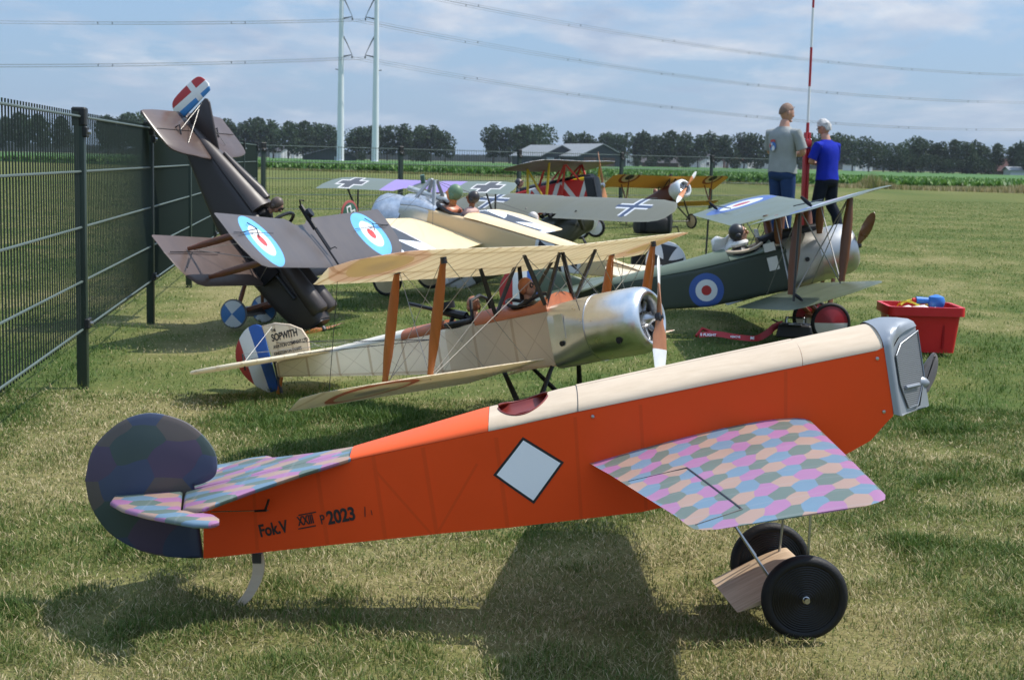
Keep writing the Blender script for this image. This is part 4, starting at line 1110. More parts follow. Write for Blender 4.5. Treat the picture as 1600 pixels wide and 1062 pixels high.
dk = lambda x: float(np.interp(x, [-8.3, -6.5, -5.0, -4.2, -3.6, -2.0, -1.5], [0.03, 0.10, 0.16, 0.17, 0.18, 0.26, 0.26]))
fixn(mk('rear_decking', body([(x, wf_(x) * 0.98, zt_(x) - 0.01, dk(x), 0.02, 2.2, 2) for x in (-8.3, -7.4, -6.5, -5.6, -4.96)], 24), mat('cream decking', (0.72, 0.66, 0.55), 0.45, var=0.04), S))
fixn(mk('leather_decking', body([(x, wf_(x) * 0.99, zt_(x) - 0.005, dk(x), 0.06, 2.3, 8) for x in (-4.95, -4.5, -4.1)], 28), M_tanl, S))
fixn(mk('leather_decking', body([(x, wf_(x) * 0.99, zt_(x) - 0.005, dk(x), 0.06, 2.3, 8) for x in (-3.2, -2.95, -2.75)], 28), M_tanl, S))
fixn(mk('leather_decking', body([(x, wf_(x) * 0.99, zt_(x) - 0.005, dk(x) * k, 0.06, 2.3, 8) for x, k in ((-2.74, 1), (-2.6, 0.75), (-2.3, 0.45), (-2.0, 0.5), (-1.8, 0.85), (-1.62, 1))], 28), M_tanl, S))
mk('cockpit_coaming', path([(-2.3 + 0.36 * math.cos(t), 0.36 * math.sin(t), zt_(-2.3) + 0.17 + 0.05 * math.cos(2 * t) + 0.06 * abs(math.cos(t))) for t in np.linspace(0, 2 * math.pi, 26)], 0.035, 6), M_gun, S)
fixn(mk('cockpit_floor', body([(-2.6, 0.3, zt_(-2.3) + .10, 0.03, 0.05, 2, 2), (-2.3, 0.34, zt_(-2.3) + .12, 0.03, 0.05, 2, 2), (-2.0, 0.3, zt_(-2.3) + .10, 0.03, 0.05, 2, 2)], 16), M_gun, S))
mk('gun_ring', torus((-3.65, 0, zt_(-3.6) + 0.06), 0.40, 0.04, 'z', 32, 8), M_blk, S)
fixn(mk('rear_cockpit', lathe([(-0.05, 0.02), (-0.05, 0.38), (0.04, 0.4)], 24, 'z', (-3.65, 0, zt_(-3.6) + 0.02), caps=True), M_gun, S))
fixn(mk('metal_panel', body([(-1.64, 0.505, -0.03, 0.54, 0.545, 5, 6), (-1.3, 0.53, -0.015, 0.55, 0.555, 3.2, 3.5), (-0.93, 0.552, 0.0, 0.556, 0.556, 2.1, 2.1)], 48), M_panel, S))
fixn(mk('panel_hatch', box(-1.40, -0.535, 0.12, 0.18, 0.012, 0.42), M_panel, S, smooth=False))
fixn(mk('vent_hole', lathe([(0, 0.002), (0, 0.045), (-0.02, 0.045), (-0.02, 0.03)], 16, 'y', (-1.40, -0.535, -0.16)), M_gun, S))
cowl = fixn(mk('cowl', lathe([(-0.92, 0.558), (-0.45, 0.562), (-0.16, 0.558), (-0.02, 0.53), (0.055, 0.47), (0.075, 0.42), (0.05, 0.385), (-0.05, 0.375), (-0.30, 0.375)], 64, 'x', caps=False), M_alu, S, angle=60))
mk('cowl_band', torus((-0.925, 0, 0), 0.561, 0.008, 'x', 60, 6), M_steel, cowl)
fixn(mk('cowl_hole', lathe([(0, .002), (0, 0.06), (-0.02, 0.06), (-.02, .05)], 14, 'y', (-0.32, -0.50, -0.26)), M_gun, cowl))
fixn(mk('firewall', lathe([(-0.34, 0.01), (-0.34, 0.38), (-0.36, 0.38)], 32, 'x'), M_gun, S))
fixn(mk('crankcase', lathe([(-0.33, 0.14), (-0.05, 0.14), (0.02, 0.09), (0.10, 0.05), (0.16, 0.05), (0.17, 0.01)], 20, 'x'), M_steel, S))
for k in range(9):
    t = 2 * math.pi * k / 9 + 0.2; c, s = math.cos(t), math.sin(t)
    parts = [tube((-0.16, c * (0.13 + 0.026 * q), s * (0.13 + 0.026 * q)), (-0.16, c * (0.143 + 0.026 * q), s * (0.143 + 0.026 * q)), 0.062, n=10) for q in range(8)] + [tube((-0.16, c * 0.1, s * 0.1), (-0.16, c * 0.36, s * 0.36), 0.047, n=10)]
    mk('engine_cylinder', join(*parts), M_steel, S)
def ptip_fn(w, c2):
    def fn(g):
        u = g.uv()[0]
        return g.mix(g.gt(u, w), (0.40, 0.155, 0.06), c2)
    return fn
M_prop2 = mat('propeller with white tips', (0.4, 0.15, 0.05), 0.35, var=0.12, vs=6, fn=ptip_fn(0.52, (0.80, 0.79, 0.76)), coat=0.4)
propeller(S, (0.20, 0, 0), 1.05, 0.27, rad(72), M_prop2, M_dsteel)
# wings
def fz(z0, y): return z0 + dih * abs(y)
up_s = [(a, b, c, d + .07, e - .09, f) for a, b, c, d, e, f in [(0.0, xu, xu - 1.72, zu, zu - .06, .13), (1.2, xu, xu - 1.72, fz(zu, 1.2), fz(zu, 1.2) - .06, .13), (3.27, xu, xu - 1.72, fz(zu, 3.27), fz(zu, 3.27) - .06, .13), (4.1, xu - .03, xu - 1.72, fz(zu, 4.1), fz(zu, 4.1) - .06, .125), (4.55, xu - .20, xu - 1.72, fz(zu, 4.55), fz(zu, 4.55) - .06, .11), (4.85, xu - .48, xu - 1.71, fz(zu, 4.85), fz(zu, 4.85) - .06, .08), (5.05, xu - .85, xu - 1.68, fz(zu, 5.05), fz(zu, 5.05) - .05, .05), (5.15, xu - 1.25, xu - 1.58, fz(zu, 5.15) - .03, fz(zu, 5.15) - .05, .012)]]
wing('upper_wing', [((a if a > -3.9 else -3.9 + (a + 3.9) * .72), b, c, d, e, f) for a, b, c, d, e, f in mirror(up_s)], M_cream, M_creamb, S, n=10, und=0.1)
for s in (1, -1):
    lw = [(0.50, xl, xl - 1.72, fz(zl, .5), fz(zl, .5) - .06, .13), (2, xl, xl - 1.72, fz(zl, 2), fz(zl, 2) - .06, .13), (4.0, xl - .02, xl - 1.72, fz(zl, 4), fz(zl, 4) - .06, .125), (4.5, xl - .20, xl - 1.72, fz(zl, 4.5), fz(zl, 4.5) - .06, .1), (4.85, xl - .55, xl - 1.71, fz(zl, 4.85), fz(zl, 4.85) - .06, .07), (5.05, xl - .95, xl - 1.67, fz(zl, 5.05), fz(zl, 5.05) - .05, .04), (5.14, xl - 1.3, xl - 1.58, fz(zl, 5.1) - .03, fz(zl, 5.1) - .05, .01)]
    wing('lower_wing', [(s * a[0], a[1], a[2], a[3] + .06, a[4] - .08, a[5]) for a in lw], M_creaml, M_creaml, S, n=10, und=0.1)
    y = s * ys
    for dx in (-0.30, -1.22):
        mk('interplane_strut', strut((xl + dx, y, fz(zl, ys) + .08), (xu + dx, y, fz(zu, ys) - .03), 0.105, 0.04, (1, 0, 0)), M_woodp, S)
        mk('strut_socket', tube((xu + dx, y, fz(zu, ys) - .10), (xu + dx, y, fz(zu, ys) + .0), 0.05, n=8), M_dsteel, S)
    # black steel cabane
    for a, b in (((-1.66, s * .44, .50), (xu - .28, s * 1.12, zu - .0)), ((-1.66, s * .44, .50), (xu - .28, s * .05, zu - .0)), ((-2.72, s * .42, .50), (xu - 1.2, s * 1.12, zu - .03)), ((-2.72, s * .42, .50), (xu - 1.2, s * .05, zu - .03))):
        mk('cabane_strut', strut(a, b, 0.05, 0.025, (1, 0, 0), 0.8, 8), M_blk, S)
    # bracing
    W_ = [((xl - .3, y, fz(zl, ys) + .05), (xu - .28, s * 1.12, zu)), ((xl - 1.2, y, fz(zl, ys) + .05), (xu - 1.2, s * 1.12, zu)), ((xl - .3, s * .55, zl + .05), (xu - .3, y, fz(zu, ys))), ((xl - 1.2, s * .55, zl + .05), (xu - 1.2, y, fz(zu, ys))), ((xl - .3, y, fz(zl, ys)), (xu - 1.2, y, fz(zu, ys))), ((xl - 1.2, y, fz(zl, ys)), (xu - .3, y, fz(zu, ys))), ((xl - .3, y, fz(zl, ys) + .03), (xu - .28, s * .05, zu))]
    wires(S, M_wire, W_, 0.0065)
    wires(S, M_dwire, [((-1.66, s * .44, .5), (xu - .28, -s * 1.12, zu)), ((-0.95, s * .5, 0.22), (xu - .28, s * .05, zu)), ((-4.2, s * .4, .3), (-8.2, s * .9, .55)), ((-4.2, s * .4, .3), (-8.3, s * .05, .8)), ((xu - 1.55, s * 4.3, fz(zu, 4.3) - .06), (xl - 1.5, s * 4.3, fz(zl, 4.3)))], 0.007)
    # tailplane half
    tp = [(-6.85, .06), (-6.95, .5), (-7.25, 1.5), (-7.55, 2.35), (-7.95, 2.75), (-8.35, 2.80), (-8.85, 2.55), (-9.15, 1.9), (-9.2, 1.0), (-8.75, .12)]
    fixn(mk('tailplane', plate([tuple(p) for p in catmull(tp, 4)], 0.07, lambda a, b, h: (a, s * b * .74, .475 + h)), M_creamt, S, angle=60))
    mk('elevator_horn', tube((-8.5, s * .8, .36), (-8.5, s * .8, .68), 0.018, n=6), M_dsteel, S)
    wires(S, M_wire, [((-8.1, s * 1.2, .5), (-8.35, 0, 1.15)), ((-8.5, s * .8, .68), (-5.2, s * .34, .45))], 0.005)
    # undercarriage
    for xx in (-1.75, -2.75): mk('undercarriage_leg', strut((xx, s * .42, zb_(xx) + .02), (-2.15, s * .82, -1.46), .055, .03, (1, 0, 0), .8, 8), M_blk, S)
    wheel(S, (-2.15, s * .98, -1.51), .36, .13, mat('cream wheel cover', (0.6, 0.5, 0.33), .5), M_black)
mk('undercarriage_axle', tube((-2.15, -.98, -1.48), (-2.15, .98, -1.48), .035), M_blk, S)
mk('undercarriage_axle', tube((-2.0, -.85, -1.38), (-2.0, .85, -1.38), .03), M_blk, S)
# fin and rudder
def fin_fn(g):
    u, v, _ = g.uv(); return g.mix(g.mul(g.lt(g.ab(g.sub(g.mod(u, 0.4), 0.1)), 0.025), 0.35), (0.74, 0.64, 0.47), (0.40, 0.25, 0.12))
M_fin = mat('cream fin fabric', (.7, .6, .45), .45, var=.04, fn=fin_fn, transl=.25)
fn_ = [(-8.47, .50), (-8.62, 1.18), (-8.3, 1.17), (-7.9, 1.08), (-7.62, .95), (-7.50, .75), (-7.52, .52)]
fixn(mk('fin', plate(fn_[:1] + [tuple(p) for p in catmull(fn_[1:], 4, False)], .05, lambda a, b, h: (a, h, b)), M_fin, S, angle=60))
mk('fin_edge', path([(p[0], 0, p[1]) for p in fn_], .028, 6), M_ply, S)
def rud_fn(x0, x1, lean, zref):
    def fn(g):
        u, v, _ = g.uv(); q = g.add(u, g.mul(g.sub(v, zref), lean))
        c = g.mix(g.lt(q, x1), RWB['blue'], RWB['white'])
        return g.mix(g.lt(q, x0), c, RWB['red'])
    return fn
M_rud = mat('striped rudder', (.5, .5, .5), .45, var=.04, vs=2, fn=rud_fn(-9.28, -8.93, 0.22, .9), transl=.15)
rd = [(-8.48, -.12), (-8.65, 1.18), (-8.85, 1.24), (-9.15, 1.15), (-9.42, .90), (-9.50, .60), (-9.35, .28), (-9.05, .02), (-8.75, -.14)]
fixn(mk('rudder', plate(rd[:2] + [tuple(p) for p in catmull(rd[1:], 5, False)][1:], .06, lambda a, b, h: (a, h, b)), M_rud, S, angle=60))
fd = Vector((1, 0, 0.03)); fu = Vector((0.12, 0, 1))
for st, sz_, xx, zz, b in (('THE', .085, -8.40, 1.02, .002), ('SOPWITH', .20, -8.42, .84, .006), ('AVIATION COMPANY LTD', .098, -8.41, .69, .002), ('KINGSTON ON THAMES', .085, -8.42, .56, .001)):
    text('lettering', st, sz_, mat('faded black paint', (.05, .04, .035), .7, var=0) if False else M_blackp, S, (xx, -.029, zz), fd, (0, 0, 1), 0.0, b, .80, .002)
mk('tail_skid', strut((-8.35, 0, .12), (-8.62, 0, -.36), .05, .03, (1, 0, 0), .8, 8), M_woodp, S)
mk('skid_post', join(tube((-8.47, 0, .5), (-8.43, 0, -.2), .035, n=8)), M_dsteel, S)
# crew and gun
pilot(S, (-2.28, 0, .92), 1.15, mat('tan flying helmet', (.30, .10, .04), .5, var=.2), M_skin, M_gun, 0, M_gun)
pilot(S, (-3.50, .05, .80), 1.05, mat('rust flying helmet', (.34, .13, .06), .5, var=.2), M_skin, M_gun, rad(150), None)
gn = [path([(-3.95, -.1, .72), (-4.75, -.18, 1.02)], .035, 8), path([(-3.6, -.08, .60), (-4.15, -.12, .80)], [.085, .07], 8), tube((-3.95, -.1, .80), (-3.95, -.1, .92), .13, n=14), path([(-4.02, -.12, .38), (-3.85, -.1, .70)], .04, 6), path([(-3.45, -.06, .50), (-3.62, -.08, .62)], [.03, .05], 6)]
gun = mk('machine_gun', gn[1], M_gun, S)
mk('gun_barrel', gn[0], M_gun, gun); mk('ammunition_drum', gn[2], M_gun, gun); mk('gun_mount', gn[3], M_gun, gun); mk('gun_grip', gn[4], M_gun, gun)
mk('gun_mount', path([(-3.3, -.33, .5), (-3.32, -.25, .85), (-3.3, 0, .92), (-3.32, .25, .85), (-3.3, .33, .5)], .035, 6), M_gun, S)
# ================================================================== green single-seat biplane (right)
OG = (0.075, 0.095, 0.060)
RN = ((0.045, 0.10, 0.32), (0.66, 0.67, 0.66), (0.42, 0.03, 0.03))
def pup_wing_fn(base, top=True, cyR=(-1.10, 0.80), Ry=4.0):
    def fn(g):
        u, v, _ = g.uv(); c = g.mix(0.0, base, base)
        c = g.mix(g.mul(ribs(g, u, .34, .03), .18), c, tuple(x * .6 for x in base))
        if top:
            for s in (-1, 1): c = layers(g, c, roundel(g, u, v, s * Ry, cyR[0], cyR[1], RN))
        return c
    return fn
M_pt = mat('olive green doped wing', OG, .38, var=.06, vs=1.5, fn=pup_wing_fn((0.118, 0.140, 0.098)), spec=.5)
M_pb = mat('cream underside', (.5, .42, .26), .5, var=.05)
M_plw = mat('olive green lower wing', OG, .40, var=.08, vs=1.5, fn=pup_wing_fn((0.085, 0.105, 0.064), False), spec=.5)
def pf_fn(g):
    u, v, _ = g.uv()
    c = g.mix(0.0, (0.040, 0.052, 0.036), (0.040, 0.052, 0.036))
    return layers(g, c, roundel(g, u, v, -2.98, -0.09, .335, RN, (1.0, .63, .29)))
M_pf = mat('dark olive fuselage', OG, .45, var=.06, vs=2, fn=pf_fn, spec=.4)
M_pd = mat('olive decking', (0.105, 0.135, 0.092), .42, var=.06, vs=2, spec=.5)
M_walnut = mat('brown strut wood', (0.15, 0.050, 0.020), .4, var=.25, vs=5, stretch=(1, 1, .1), coat=.2)
M_cop = mat('copper brown tube', (0.20, 0.075, 0.03), .35, .3, var=.1)
M_redw = mat('red wheel half', (.5, .5, .5), .4, var=.03, fn=lambda g: g.mix(g.gt(g.uv()[1], 0.0), (0.66, 0.64, 0.62), (0.30, 0.012, 0.018)))
pup = plane('olive green model biplane with roundels, brown struts and scarfed pilot dummy, beside the red crate', 'model aeroplane', (2.041, 8.95, 0.542), (3.15, -15.47, -2.36), 0.311)
Pp = pup
xu, zu, xl, zl, dih, ys, ch = -0.308, 0.985, -0.797, -0.496, 0.053, 2.65, 1.736
pzb = lambda x: float(np.interp(x, [-6.1, -4.5, -3, -1.3], [.28, -.14, -.42, -.50]))
pzt = lambda x: float(np.interp(x, [-6.1, -3, -1.3], [.56, .36, .36]))
pw = lambda x: float(np.interp(x, [-6.1, -4, -2, -1.3], [.05, .22, .36, .40]))
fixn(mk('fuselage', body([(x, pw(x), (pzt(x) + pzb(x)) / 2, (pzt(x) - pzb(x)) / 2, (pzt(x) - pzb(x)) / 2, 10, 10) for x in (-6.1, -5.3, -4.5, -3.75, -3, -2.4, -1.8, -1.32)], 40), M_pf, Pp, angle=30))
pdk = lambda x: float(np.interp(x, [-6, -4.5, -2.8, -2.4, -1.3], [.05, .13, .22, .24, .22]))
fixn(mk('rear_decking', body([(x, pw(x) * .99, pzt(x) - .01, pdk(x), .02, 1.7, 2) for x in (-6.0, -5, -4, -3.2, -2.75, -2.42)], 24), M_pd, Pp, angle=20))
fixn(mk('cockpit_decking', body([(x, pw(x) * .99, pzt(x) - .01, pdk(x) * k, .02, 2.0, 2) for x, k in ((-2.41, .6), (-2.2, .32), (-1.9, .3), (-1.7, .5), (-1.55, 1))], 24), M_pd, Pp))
mk('cockpit_coaming', path([(-2.05 + .40 * math.cos(t), .30 * math.sin(t), pzt(-2) + .10 + .08 * math.cos(t) ** 2) for t in np.linspace(0, 2 * math.pi, 26)], .035, 6), M_ply, Pp)
fixn(mk('cockpit_floor', body([(-2.4, .22, pzt(-2) + .06, .03, .05, 2, 2), (-2.05, .28, pzt(-2) + .08, .03, .05, 2, 2), (-1.75, .22, pzt(-2) + .06, .03, .05, 2, 2)], 16), M_gun, Pp))
fixn(mk('gun_fairing', body([(-1.75, .16, .55, .09, .12, 3, 3), (-1.3, .17, .58, .10, .14, 3, 3), (-.75, .12, .56, .08, .12, 3, 3), (-.55, .08, .55, .05, .1, 3, 3)], 16), M_gun, Pp))
mk('gun_barrel', tube((-.9, 0, .62), (-.42, 0, .58), .03, n=8), M_gun, Pp)
fixn(mk('windscreen', box(-1.72, 0, .72, .02, .34, .16), mat('windscreen glass', (.3, .33, .33), .08, var=0), Pp, smooth=False))
fixn(mk('metal_panel', body([(-1.34, .405, -.06, .55, .45, 4, 5), (-1.0, .45, -.02, .54, .48, 3, 3), (-.70, .495, 0, .50, .50, 2.1, 2.1)], 44), mat('dull aluminium', (.42, .41, .385), .42, .8, var=.10, vs=4), Pp))
fixn(mk('side_hatch', box(-1.62, -.385, .10, .2, .02, .26), M_panel, Pp, smooth=False))
fixn(mk('hatch_plate', box(-1.62, -.355, .42, .22, .05, .16), M_panel, Pp, smooth=False))
cw = fixn(mk('cowl', lathe([(-.70, .502), (-.35, .505), (-.12, .495), (.0, .45), (.06, .38), (.07, .32), (.03, .29), (-.1, .28)], 60, 'x', caps=False), mat('matt aluminium cowl', (.50, .49, .47), .38, .85, var=.08, vs=4), Pp, angle=60))
fixn(mk('cowl_hole', lathe([(0, .002), (0, .045), (-.02, .045), (-.02, .03)], 12, 'y', (-.98, -.47, .02)), M_gun, cw))
fixn(mk('firewall', lathe([(-.1, .01), (-.1, .30), (-.12, .30)], 30, 'x'), M_gun, Pp))
fixn(mk('engine_block', lathe([(-.1, .24), (-.02, .24), (.0, .12), (.1, .06), (.14, .01)], 18, 'x'), M_steel, Pp))
propeller(Pp, (.16, 0, 0), .90, .21, rad(90), mat('brown propeller', (0.17, 0.075, 0.03), .3, var=.2, vs=5, coat=.5), M_dsteel).rotation_euler = (rad(50), 0, rad(24))
fz2 = lambda z0, y: z0 + dih * max(0, abs(y) - .5)
cut = 0.55
us = [(.0, xu, xu - ch + cut, zu, zu - .045, .11), (.42, xu, xu - ch + cut, zu, zu - .045, .11), (.55, xu, xu - ch + .08, zu, zu - .05, .11), (.75, xu, xu - ch, fz2(zu, .75), fz2(zu, .75) - .05, .11), (2.65, xu, xu - ch, fz2(zu, 2.65), fz2(zu, 2.65) - .05, .11), (4.5, xu, xu - ch, fz2(zu, 4.5), fz2(zu, 4.5) - .05, .11), (4.85, xu - .06, xu - ch + .0, fz2(zu, 4.85), fz2(zu, 4.85) - .05, .10), (5.1, xu - .25, xu - ch + .02, fz2(zu, 5.1), fz2(zu, 5.1) - .05, .07), (5.24, xu - .50, xu - ch + .06, fz2(zu, 5.24), fz2(zu, 5.24) - .05, .04), (5.32, xu - .75, xu - ch + .2, fz2(zu, 5.32) - .02, fz2(zu, 5.32) - .05, .012)]
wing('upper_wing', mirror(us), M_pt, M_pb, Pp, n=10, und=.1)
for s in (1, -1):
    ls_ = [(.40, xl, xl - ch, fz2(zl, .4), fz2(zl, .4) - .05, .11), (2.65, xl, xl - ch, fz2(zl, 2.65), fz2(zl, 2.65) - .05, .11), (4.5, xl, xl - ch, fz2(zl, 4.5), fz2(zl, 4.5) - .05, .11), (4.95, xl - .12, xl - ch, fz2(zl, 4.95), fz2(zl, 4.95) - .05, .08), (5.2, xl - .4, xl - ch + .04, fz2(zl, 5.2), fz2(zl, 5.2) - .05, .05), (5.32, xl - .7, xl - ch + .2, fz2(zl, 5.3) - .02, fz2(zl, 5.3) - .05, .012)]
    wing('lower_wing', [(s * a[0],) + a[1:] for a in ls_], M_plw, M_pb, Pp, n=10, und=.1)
    y = s * ys
    for dx in (-.18, -1.12): mk('interplane_strut', strut((xl + dx, y, fz2(zl, ys) + .06), (xu + dx, y, fz2(zu, ys) - .02), .095, .045, (1, 0, 0), .6), M_walnut, Pp)
    for dx, fx, yy in ((-.2, -.62, .40), (-1.05, -1.42, .34)):
        mk('cabane_strut', strut((fx, s * yy, .44), (xu + dx, s * .52, zu), .085, .04, (1, 0, 0), .7), M_walnut, Pp)
    wires(Pp, M_wire, [((xl - .2, s * .45, zl + .05), (xu - .2, y, fz2(zu, ys))), ((xl - .2, y, fz2(zl, ys) + .06), (xu - .2, s * .52, zu)), ((xl - 1.1, s * .45, zl + .05), (xu - 1.1, y, fz2(zu, ys))), ((xl - 1.1, y, fz2(zl, ys) + .06), (xu - 1.1, s * .52, zu)), ((xl - .2, y, fz2(zl, ys)), (xu - 1.1, y, fz2(zu, ys))), ((xl - 1.1, y, fz2(zl, ys)), (xu - .2, y, fz2(zu, ys)))], .012)
    mk('aileron_cable', tube((xu - 1.5, s * 4.3, fz2(zu, 4.3) - .05), (xl - 1.45, s * 4.3, fz2(zl, 4.3) + .03), .022, n=5), M_dwire, Pp)
    mk('aileron_horn', join(strut((xu - 1.28, s * 4.3, fz2(zu, 4.3) + .0), (xu - 1.42, s * 4.3, fz2(zu, 4.3) + .20), .035, .012, (1, 0, 0), .6, 6)), M_gun, Pp)
    mk('aileron_gap', tube((xu - 1.25, s * 2.9, fz2(zu, 2.9) + .085), (xu - 1.25, s * 5.0, fz2(zu, 5.0) + .06), .012, n=5), M_gun, Pp)
    mk('aileron_horn', join(strut((xl - 1.30, s * 4.3, fz2(zl, 4.3) - .0), (xl - 1.42, s * 4.3, fz2(zl, 4.3) + .16), .03, .012, (1, 0, 0), .6, 6)), M_gun, Pp)
    for fx in (-.55, -1.35): mk('undercarriage_leg', strut((fx, s * .36, pzb(fx) + .02), (-.90, s * .62, -1.2), .05, .035, (1, 0, 0), .8, 8), M_cop, Pp)
    wheel(Pp, (-.893, s * .76, -1.241), .385, .13, M_redw, M_black, .12, .5, M_dsteel).rotation_euler = (0, rad(15), 0)
    tp = [(-4.75, .08), (-4.85, .5), (-5.2, 1.45), (-5.6, 1.7), (-6.2, 1.55), (-6.45, 1.0), (-6.3, .1)]
    fixn(mk('tailplane', plate([tuple(p) for p in catmull(tp, 4)], .06, lambda a, b, h: (a, s * b, .60 + h)), M_plw, Pp, angle=60))
mk('undercarriage_axle', tube((-.893, -.8, -1.241), (-.893, .8, -1.241), .035), M_cop, Pp)
mk('spreader_bar', tube((-1.0, -.62, -1.15), (-1.0, .62, -1.15), .045), M_cop, Pp)
mk('tail_skid', strut((-5.7, 0, .35), (-6.0, 0, -.22), .04, .03, (1, 0, 0), .8, 8), M_walnut, Pp)
fixn(mk('fin', plate([tuple(p) for p in catmull([(-6.08, .58), (-6.1, 1.12), (-5.8, 1.05), (-5.45, .85), (-5.2, .62)], 3)], .05, lambda a, b, h: (a, h, b)), M_pd, Pp, angle=60))
M_prud = mat('green tail striped rudder', (.5, .5, .5), .45, var=.04, fn=rud_fn(-6.62, -6.33, -.25, .75))
prd = [(-6.1, .2), (-6.12, 1.12), (-6.3, 1.28), (-6.6, 1.22), (-6.83, .95), (-6.85, .6), (-6.65, .32), (-6.35, .18)]
fixn(mk('rudder', plate(prd[:2] + [tuple(p) for p in catmull(prd[1:], 4, False)][1:], .055, lambda a, b, h: (a, h, b)), M_prud, Pp, angle=60))
pd_ = pilot(Pp, (-2.08, 0, .83), 1.30, mat('black flying helmet', (.02, .018, .018), .4, var=.2), M_skin, M_gun, rad(-10), mat('amber goggles', (.25, .12, .02), .2, var=0))
M_scarf = mat('white silk scarf', (.78, .77, .74), .6, var=.05, transl=.2)
fixn(mk('scarf', join(torus((-.02, 0, -.22), .13, .06, 'z', 20, 8)), M_scarf, pd_))
sv, sf = [], []
for i in range(9):
    for j in range(7):
        t = i / 8; u_ = j / 6 - .5
        sv.append((-.10 - .44 * t, .03 + .10 * math.sin(4 * t + 5 * u_) + .12 * u_, -.12 - .10 * t + (u_ * .36 * (0.5 + .7 * t)) + .04 * math.sin(9 * t + 3 * u_)))
for i in range(8):
    for j in range(6): sf.append((i * 7 + j, i * 7 + j + 1, (i + 1) * 7 + j + 1, (i + 1) * 7 + j))
so = mk('scarf_tail', (sv, sf), M_scarf, pd_); so.modifiers.new('thick', 'SOLIDIFY').thickness = .02
# ================================================================== brown biplane standing on its nose against the fence
BR = (0.055, 0.044, 0.040)
RB = ((0.13, 0.42, 0.78), (0.74, 0.75, 0.76), (0.52, 0.06, 0.05))
def bw_fn(top, base=(0.088, 0.073, 0.067)):
    def fn(g):
        u, v, _ = g.uv(); c = g.mix(0.0, base, base)
        c = g.mix(g.mul(ribs(g, u, .42, .03), .25), c, tuple(x * 1.5 for x in base))
        if top:
            for s in (-1, 1): c = layers(g, c, roundel(g, u, v, s * 3.22, -1.36, .74, RB, (1.0, .60, .23)))
        return c
    return fn
M_bt = mat('dark brown doped wing', BR, .36, var=.10, vs=1.2, fn=bw_fn(True), spec=.5)
M_bl = mat('dark brown lower wing', BR, .36, var=.12, vs=1.2, fn=bw_fn(False, (0.090, 0.063, 0.054)), spec=.5)
M_bf = mat('dark brown fuselage', BR, .48, var=.10, vs=2, fn=lambda g: g.mix(0.0, (0.030, 0.022, 0.020), (0.030, 0.022, 0.020)), spec=.5)
M_bd = mat('brown decking', (0.050, 0.038, 0.034), .42, var=.08, vs=2, spec=.5)
dol = plane('dark brown model biplane with blue roundels standing on its nose against the fence', 'model aeroplane', (-1.186, 8.766, 0.079), (-18.19, 48.97, -1.39), .2393)
D = dol
xu, zu, xl, zl, dih, SS = -.60, 1.109, -1.26, -.412, .08, 4.69
fd = lambda z0, y: z0 + dih * abs(y)
dzb = lambda x: float(np.interp(x, [-6.35, -5.3, -3.5, -2, -.6, .24], [.05, -.18, -.62, -.74, -.66, -.38]))
dzt = lambda x: float(np.interp(x, [-6.35, -5.3, -3.5, -2.6], [.42, .46, .52, .55]))
dw = lambda x: float(np.interp(x, [-6.35, -4.9, -3, -2, -.6, .24], [.05, .28, .46, .50, .50, .36]))
fixn(mk('fuselage', body([(x, dw(x), (dzt(x) + dzb(x)) / 2, (dzt(x) - dzb(x)) / 2, (dzt(x) - dzb(x)) / 2, 5, 5) for x in (-6.35, -5.9, -5.4, -4.8, -4.1, -3.4, -2.9, -2.4)], 36), M_bf, D, angle=35))
fixn(mk('rear_decking', body([(x, dw(x) * .97, dzt(x) - .02, d_, .02, 2, 2) for x, d_ in ((-6.2, .03), (-5.8, .10), (-5.1, .18), (-4.4, .25), (-3.6, .32), (-3.05, .36))], 28), M_bd, D))
fixn(mk('headrest', body([(-4.9, .05, .70, .03, .1, 2, 2), (-4.2, .12, .74, .10, .15, 2, 2), (-3.5, .15, .78, .18, .2, 2, 2), (-3.2, .14, .78, .18, .2, 2, 2)], 18), M_bd, D))
fixn(mk('nose_section', body([(-2.42, .50, -.10, .55, .62, 5, 5), (-1.6, .505, -.12, .50, .60, 5, 5), (-.7, .50, -.14, .46, .52, 4.5, 4.5), (0.0, .45, -.14, .42, .42, 4, 4), (.26, .36, -.13, .34, .34, 3.5, 3.5)], 36), M_bf, D))
for s in (1, -1):
    fixn(mk('engine_cowling', lathe([(-2.0, .10), (-1.9, .19), (-.55, .24), (.05, .24), (.12, .20), (.10, .02)], 24, 'x', (0, s * .30, .30)), M_bd, D))
    mk('exhaust_pipe', path([(-3.1, s * .53, -.05), (-1.9, s * .55, .02), (-.5, s * .53, .05)], .055, 10), M_dsteel, D)
    mk('side_radiator', box(-1.55, s * .56, -.12, .60, .12, .55), M_gun, D, smooth=False)
fixn(mk('radiator_front', body([(.25, .33, -.13, .31, .31, 4, 4), (.30, .33, -.13, .31, .31, 4, 4)], 28), M_gun, D))
propeller(D, (.42, 0, -.05), 1.15, .2, rad(0), M_propw, M_dsteel).rotation_euler = (rad(5), 0, 0)
cut = .16
